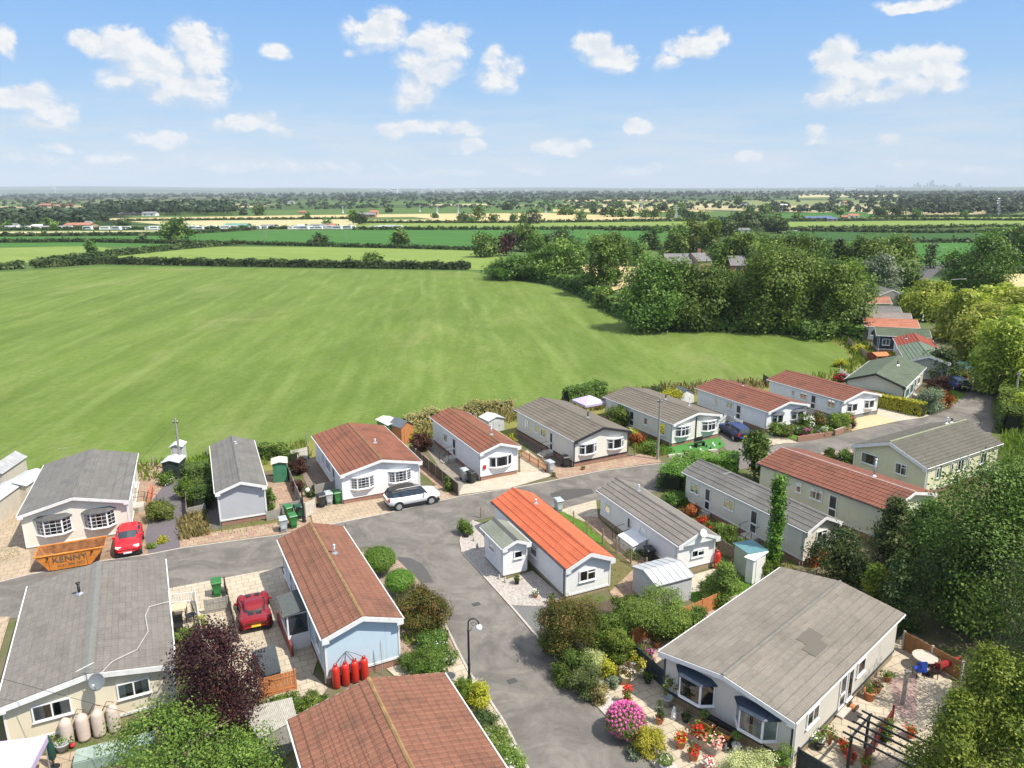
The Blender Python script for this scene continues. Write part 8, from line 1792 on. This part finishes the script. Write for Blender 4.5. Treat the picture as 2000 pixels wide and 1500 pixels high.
# the darker mended patch on the big grey felt roof, weeds along kerbs and paving joints
pm = MB(); W6, L6, z6, r6 = HF['R6'][3:7]; sl6 = r6/(W6/2)
for (a, b, l0, l1) in ((4.35, 5.15, 5.2, 6.6), (4.9, 5.6, 4.7, 6.1)):
    zf = lambda x: z6+sl6*(W6-x)+.028
    pm.quad((a, l0, zf(a)+.004*(a > 4.5)), (b, l0, zf(b)+.004*(a > 4.5)), (b, l1, zf(b)+.004*(a > 4.5)), (a, l1, zf(a)+.004*(a > 4.5)))
pm.build('roof_patch', roof_mat('roof_patch_felt', (.190, .168, .140), (.12, .105, .09), .5, .42, .16, .4, .4), hR6.roof)
for poly, mt, l_, h_, dn in [([(905,1082),(930,1110),(996,1183),(1043,1238),(1036,1240),(990,1188),(925,1115),(900,1085)],'straw','dry weeds along the gravel kerb of the side street',.10,26),([(860,1195),(893,1262),(917,1310),(912,1312),(886,1266),(852,1198)],'grass','weeds along the kerb by the fuchsia',.12,30),
    ([(605,1030),(745,1003),(897,968),(897,972),(745,1008),(605,1035)],'straw','sparse weeds along the kerb before the white homes',.08,9),([(1000,952),(1090,935),(1292,902),(1292,906),(1090,940),(1000,956)],'grass','sparse weeds along the kerb before the cream twin home',.09,10),
    ([(670,990),(800,965),(815,968),(690,995)],'grass','weeds at the foot of the white twin home',.10,8),([(935,944),(1016,926),(1020,930),(940,950)],'straw','weeds at the foot of the narrow white home',.12,12),([(1125,1060),(1180,1100),(1235,1130),(1220,1160),(1150,1110),(1110,1065)],'grass','weedy ground between the orange and grey roofed homes',.18,20),
    ([(1300,955),(1340,985),(1440,1045),(1560,1105),(1540,1120),(1400,1055),(1290,975)],'grass','overgrown border in front of the stone home',.35,26),([(700,1085),(740,1085),(800,1150),(770,1180)],'grass','weeds under the clipped ball bushes',.12,12),([(780,1235),(800,1225),(850,1290),(790,1300)],'straw','thin dry plants on the pink soil of the border',.2,14),
    ([(0,1070),(35,1062),(40,1085),(0,1100)],'grass','small lawn patch at the left edge',.12,90),([(200,1290),(330,1180),(345,1190),(345,1400),(330,1400)],'grass','rough ground beside the near cream home',.15,8),([(1560,1100),(1640,1090),(1760,1180),(1740,1230)],'grass','shaded weeds behind the grey felt roof',.3,14)]:
    grass_tuft_patch(poly, mt, l_, 'weeds', h=h_, dens=dn, maxn=2500, leaf=.07)
t = thing('drain_cover', 'round dark manhole cover in the flagstones near the lamp post', 'drain cover', at(878, 1320, .05)); MB().lathe((0,0,0), [(.30,0),(.30,.012),(.27,.014),(.02,.014)], 20).build('cover', mat('cast_iron', (.07,.07,.07), .7, .2, 20), t); MB().lathe((0,0,.0), [(.34,0),(.34,.008),(.31,.008)], 20).build('frame', METAL, t)
for i, (x, y) in enumerate([(1180,960),(930,1180),(1000,1330)]):
    p = at(x, y, .03); g = MB().box((0,0,.004), (.5,.35,.012))
    for k in range(5): g.box((-.18+.09*k, 0, .012), (.03,.3,.008))
    o = g.build('road_grating', MATS['cast_iron']); o.location = p; o.rotation_euler = (0,0,R(28)); tag(o, ['iron grating in the road before the grey-roofed home','iron grating in the side street beside the gravel kerb','iron grating in the side street near the lamp post'][i], 'drain grating')
HAZE_D = 8.5e-5
# ------------------------------------------------------------------ the air: one closed box of thin even haze
hz = MB().box((0, 14500, 179), (56000, 58000, 362)); 
hm = bpy.data.materials.new('thin_haze'); hm.use_nodes = True; t = NT(hm.node_tree); t.n.clear()
o_ = t.node('ShaderNodeOutputMaterial'); pv = t.node('ShaderNodeVolumePrincipled'); t.l.new(pv.outputs[0], o_.inputs['Volume'])
pv.inputs['Color'].default_value = (.82, .91, 1.0, 1); pv.inputs['Density'].default_value = HAZE_D; pv.inputs['Anisotropy'].default_value = -0.05
tag(hz.build('haze', hm), kind='stuff')
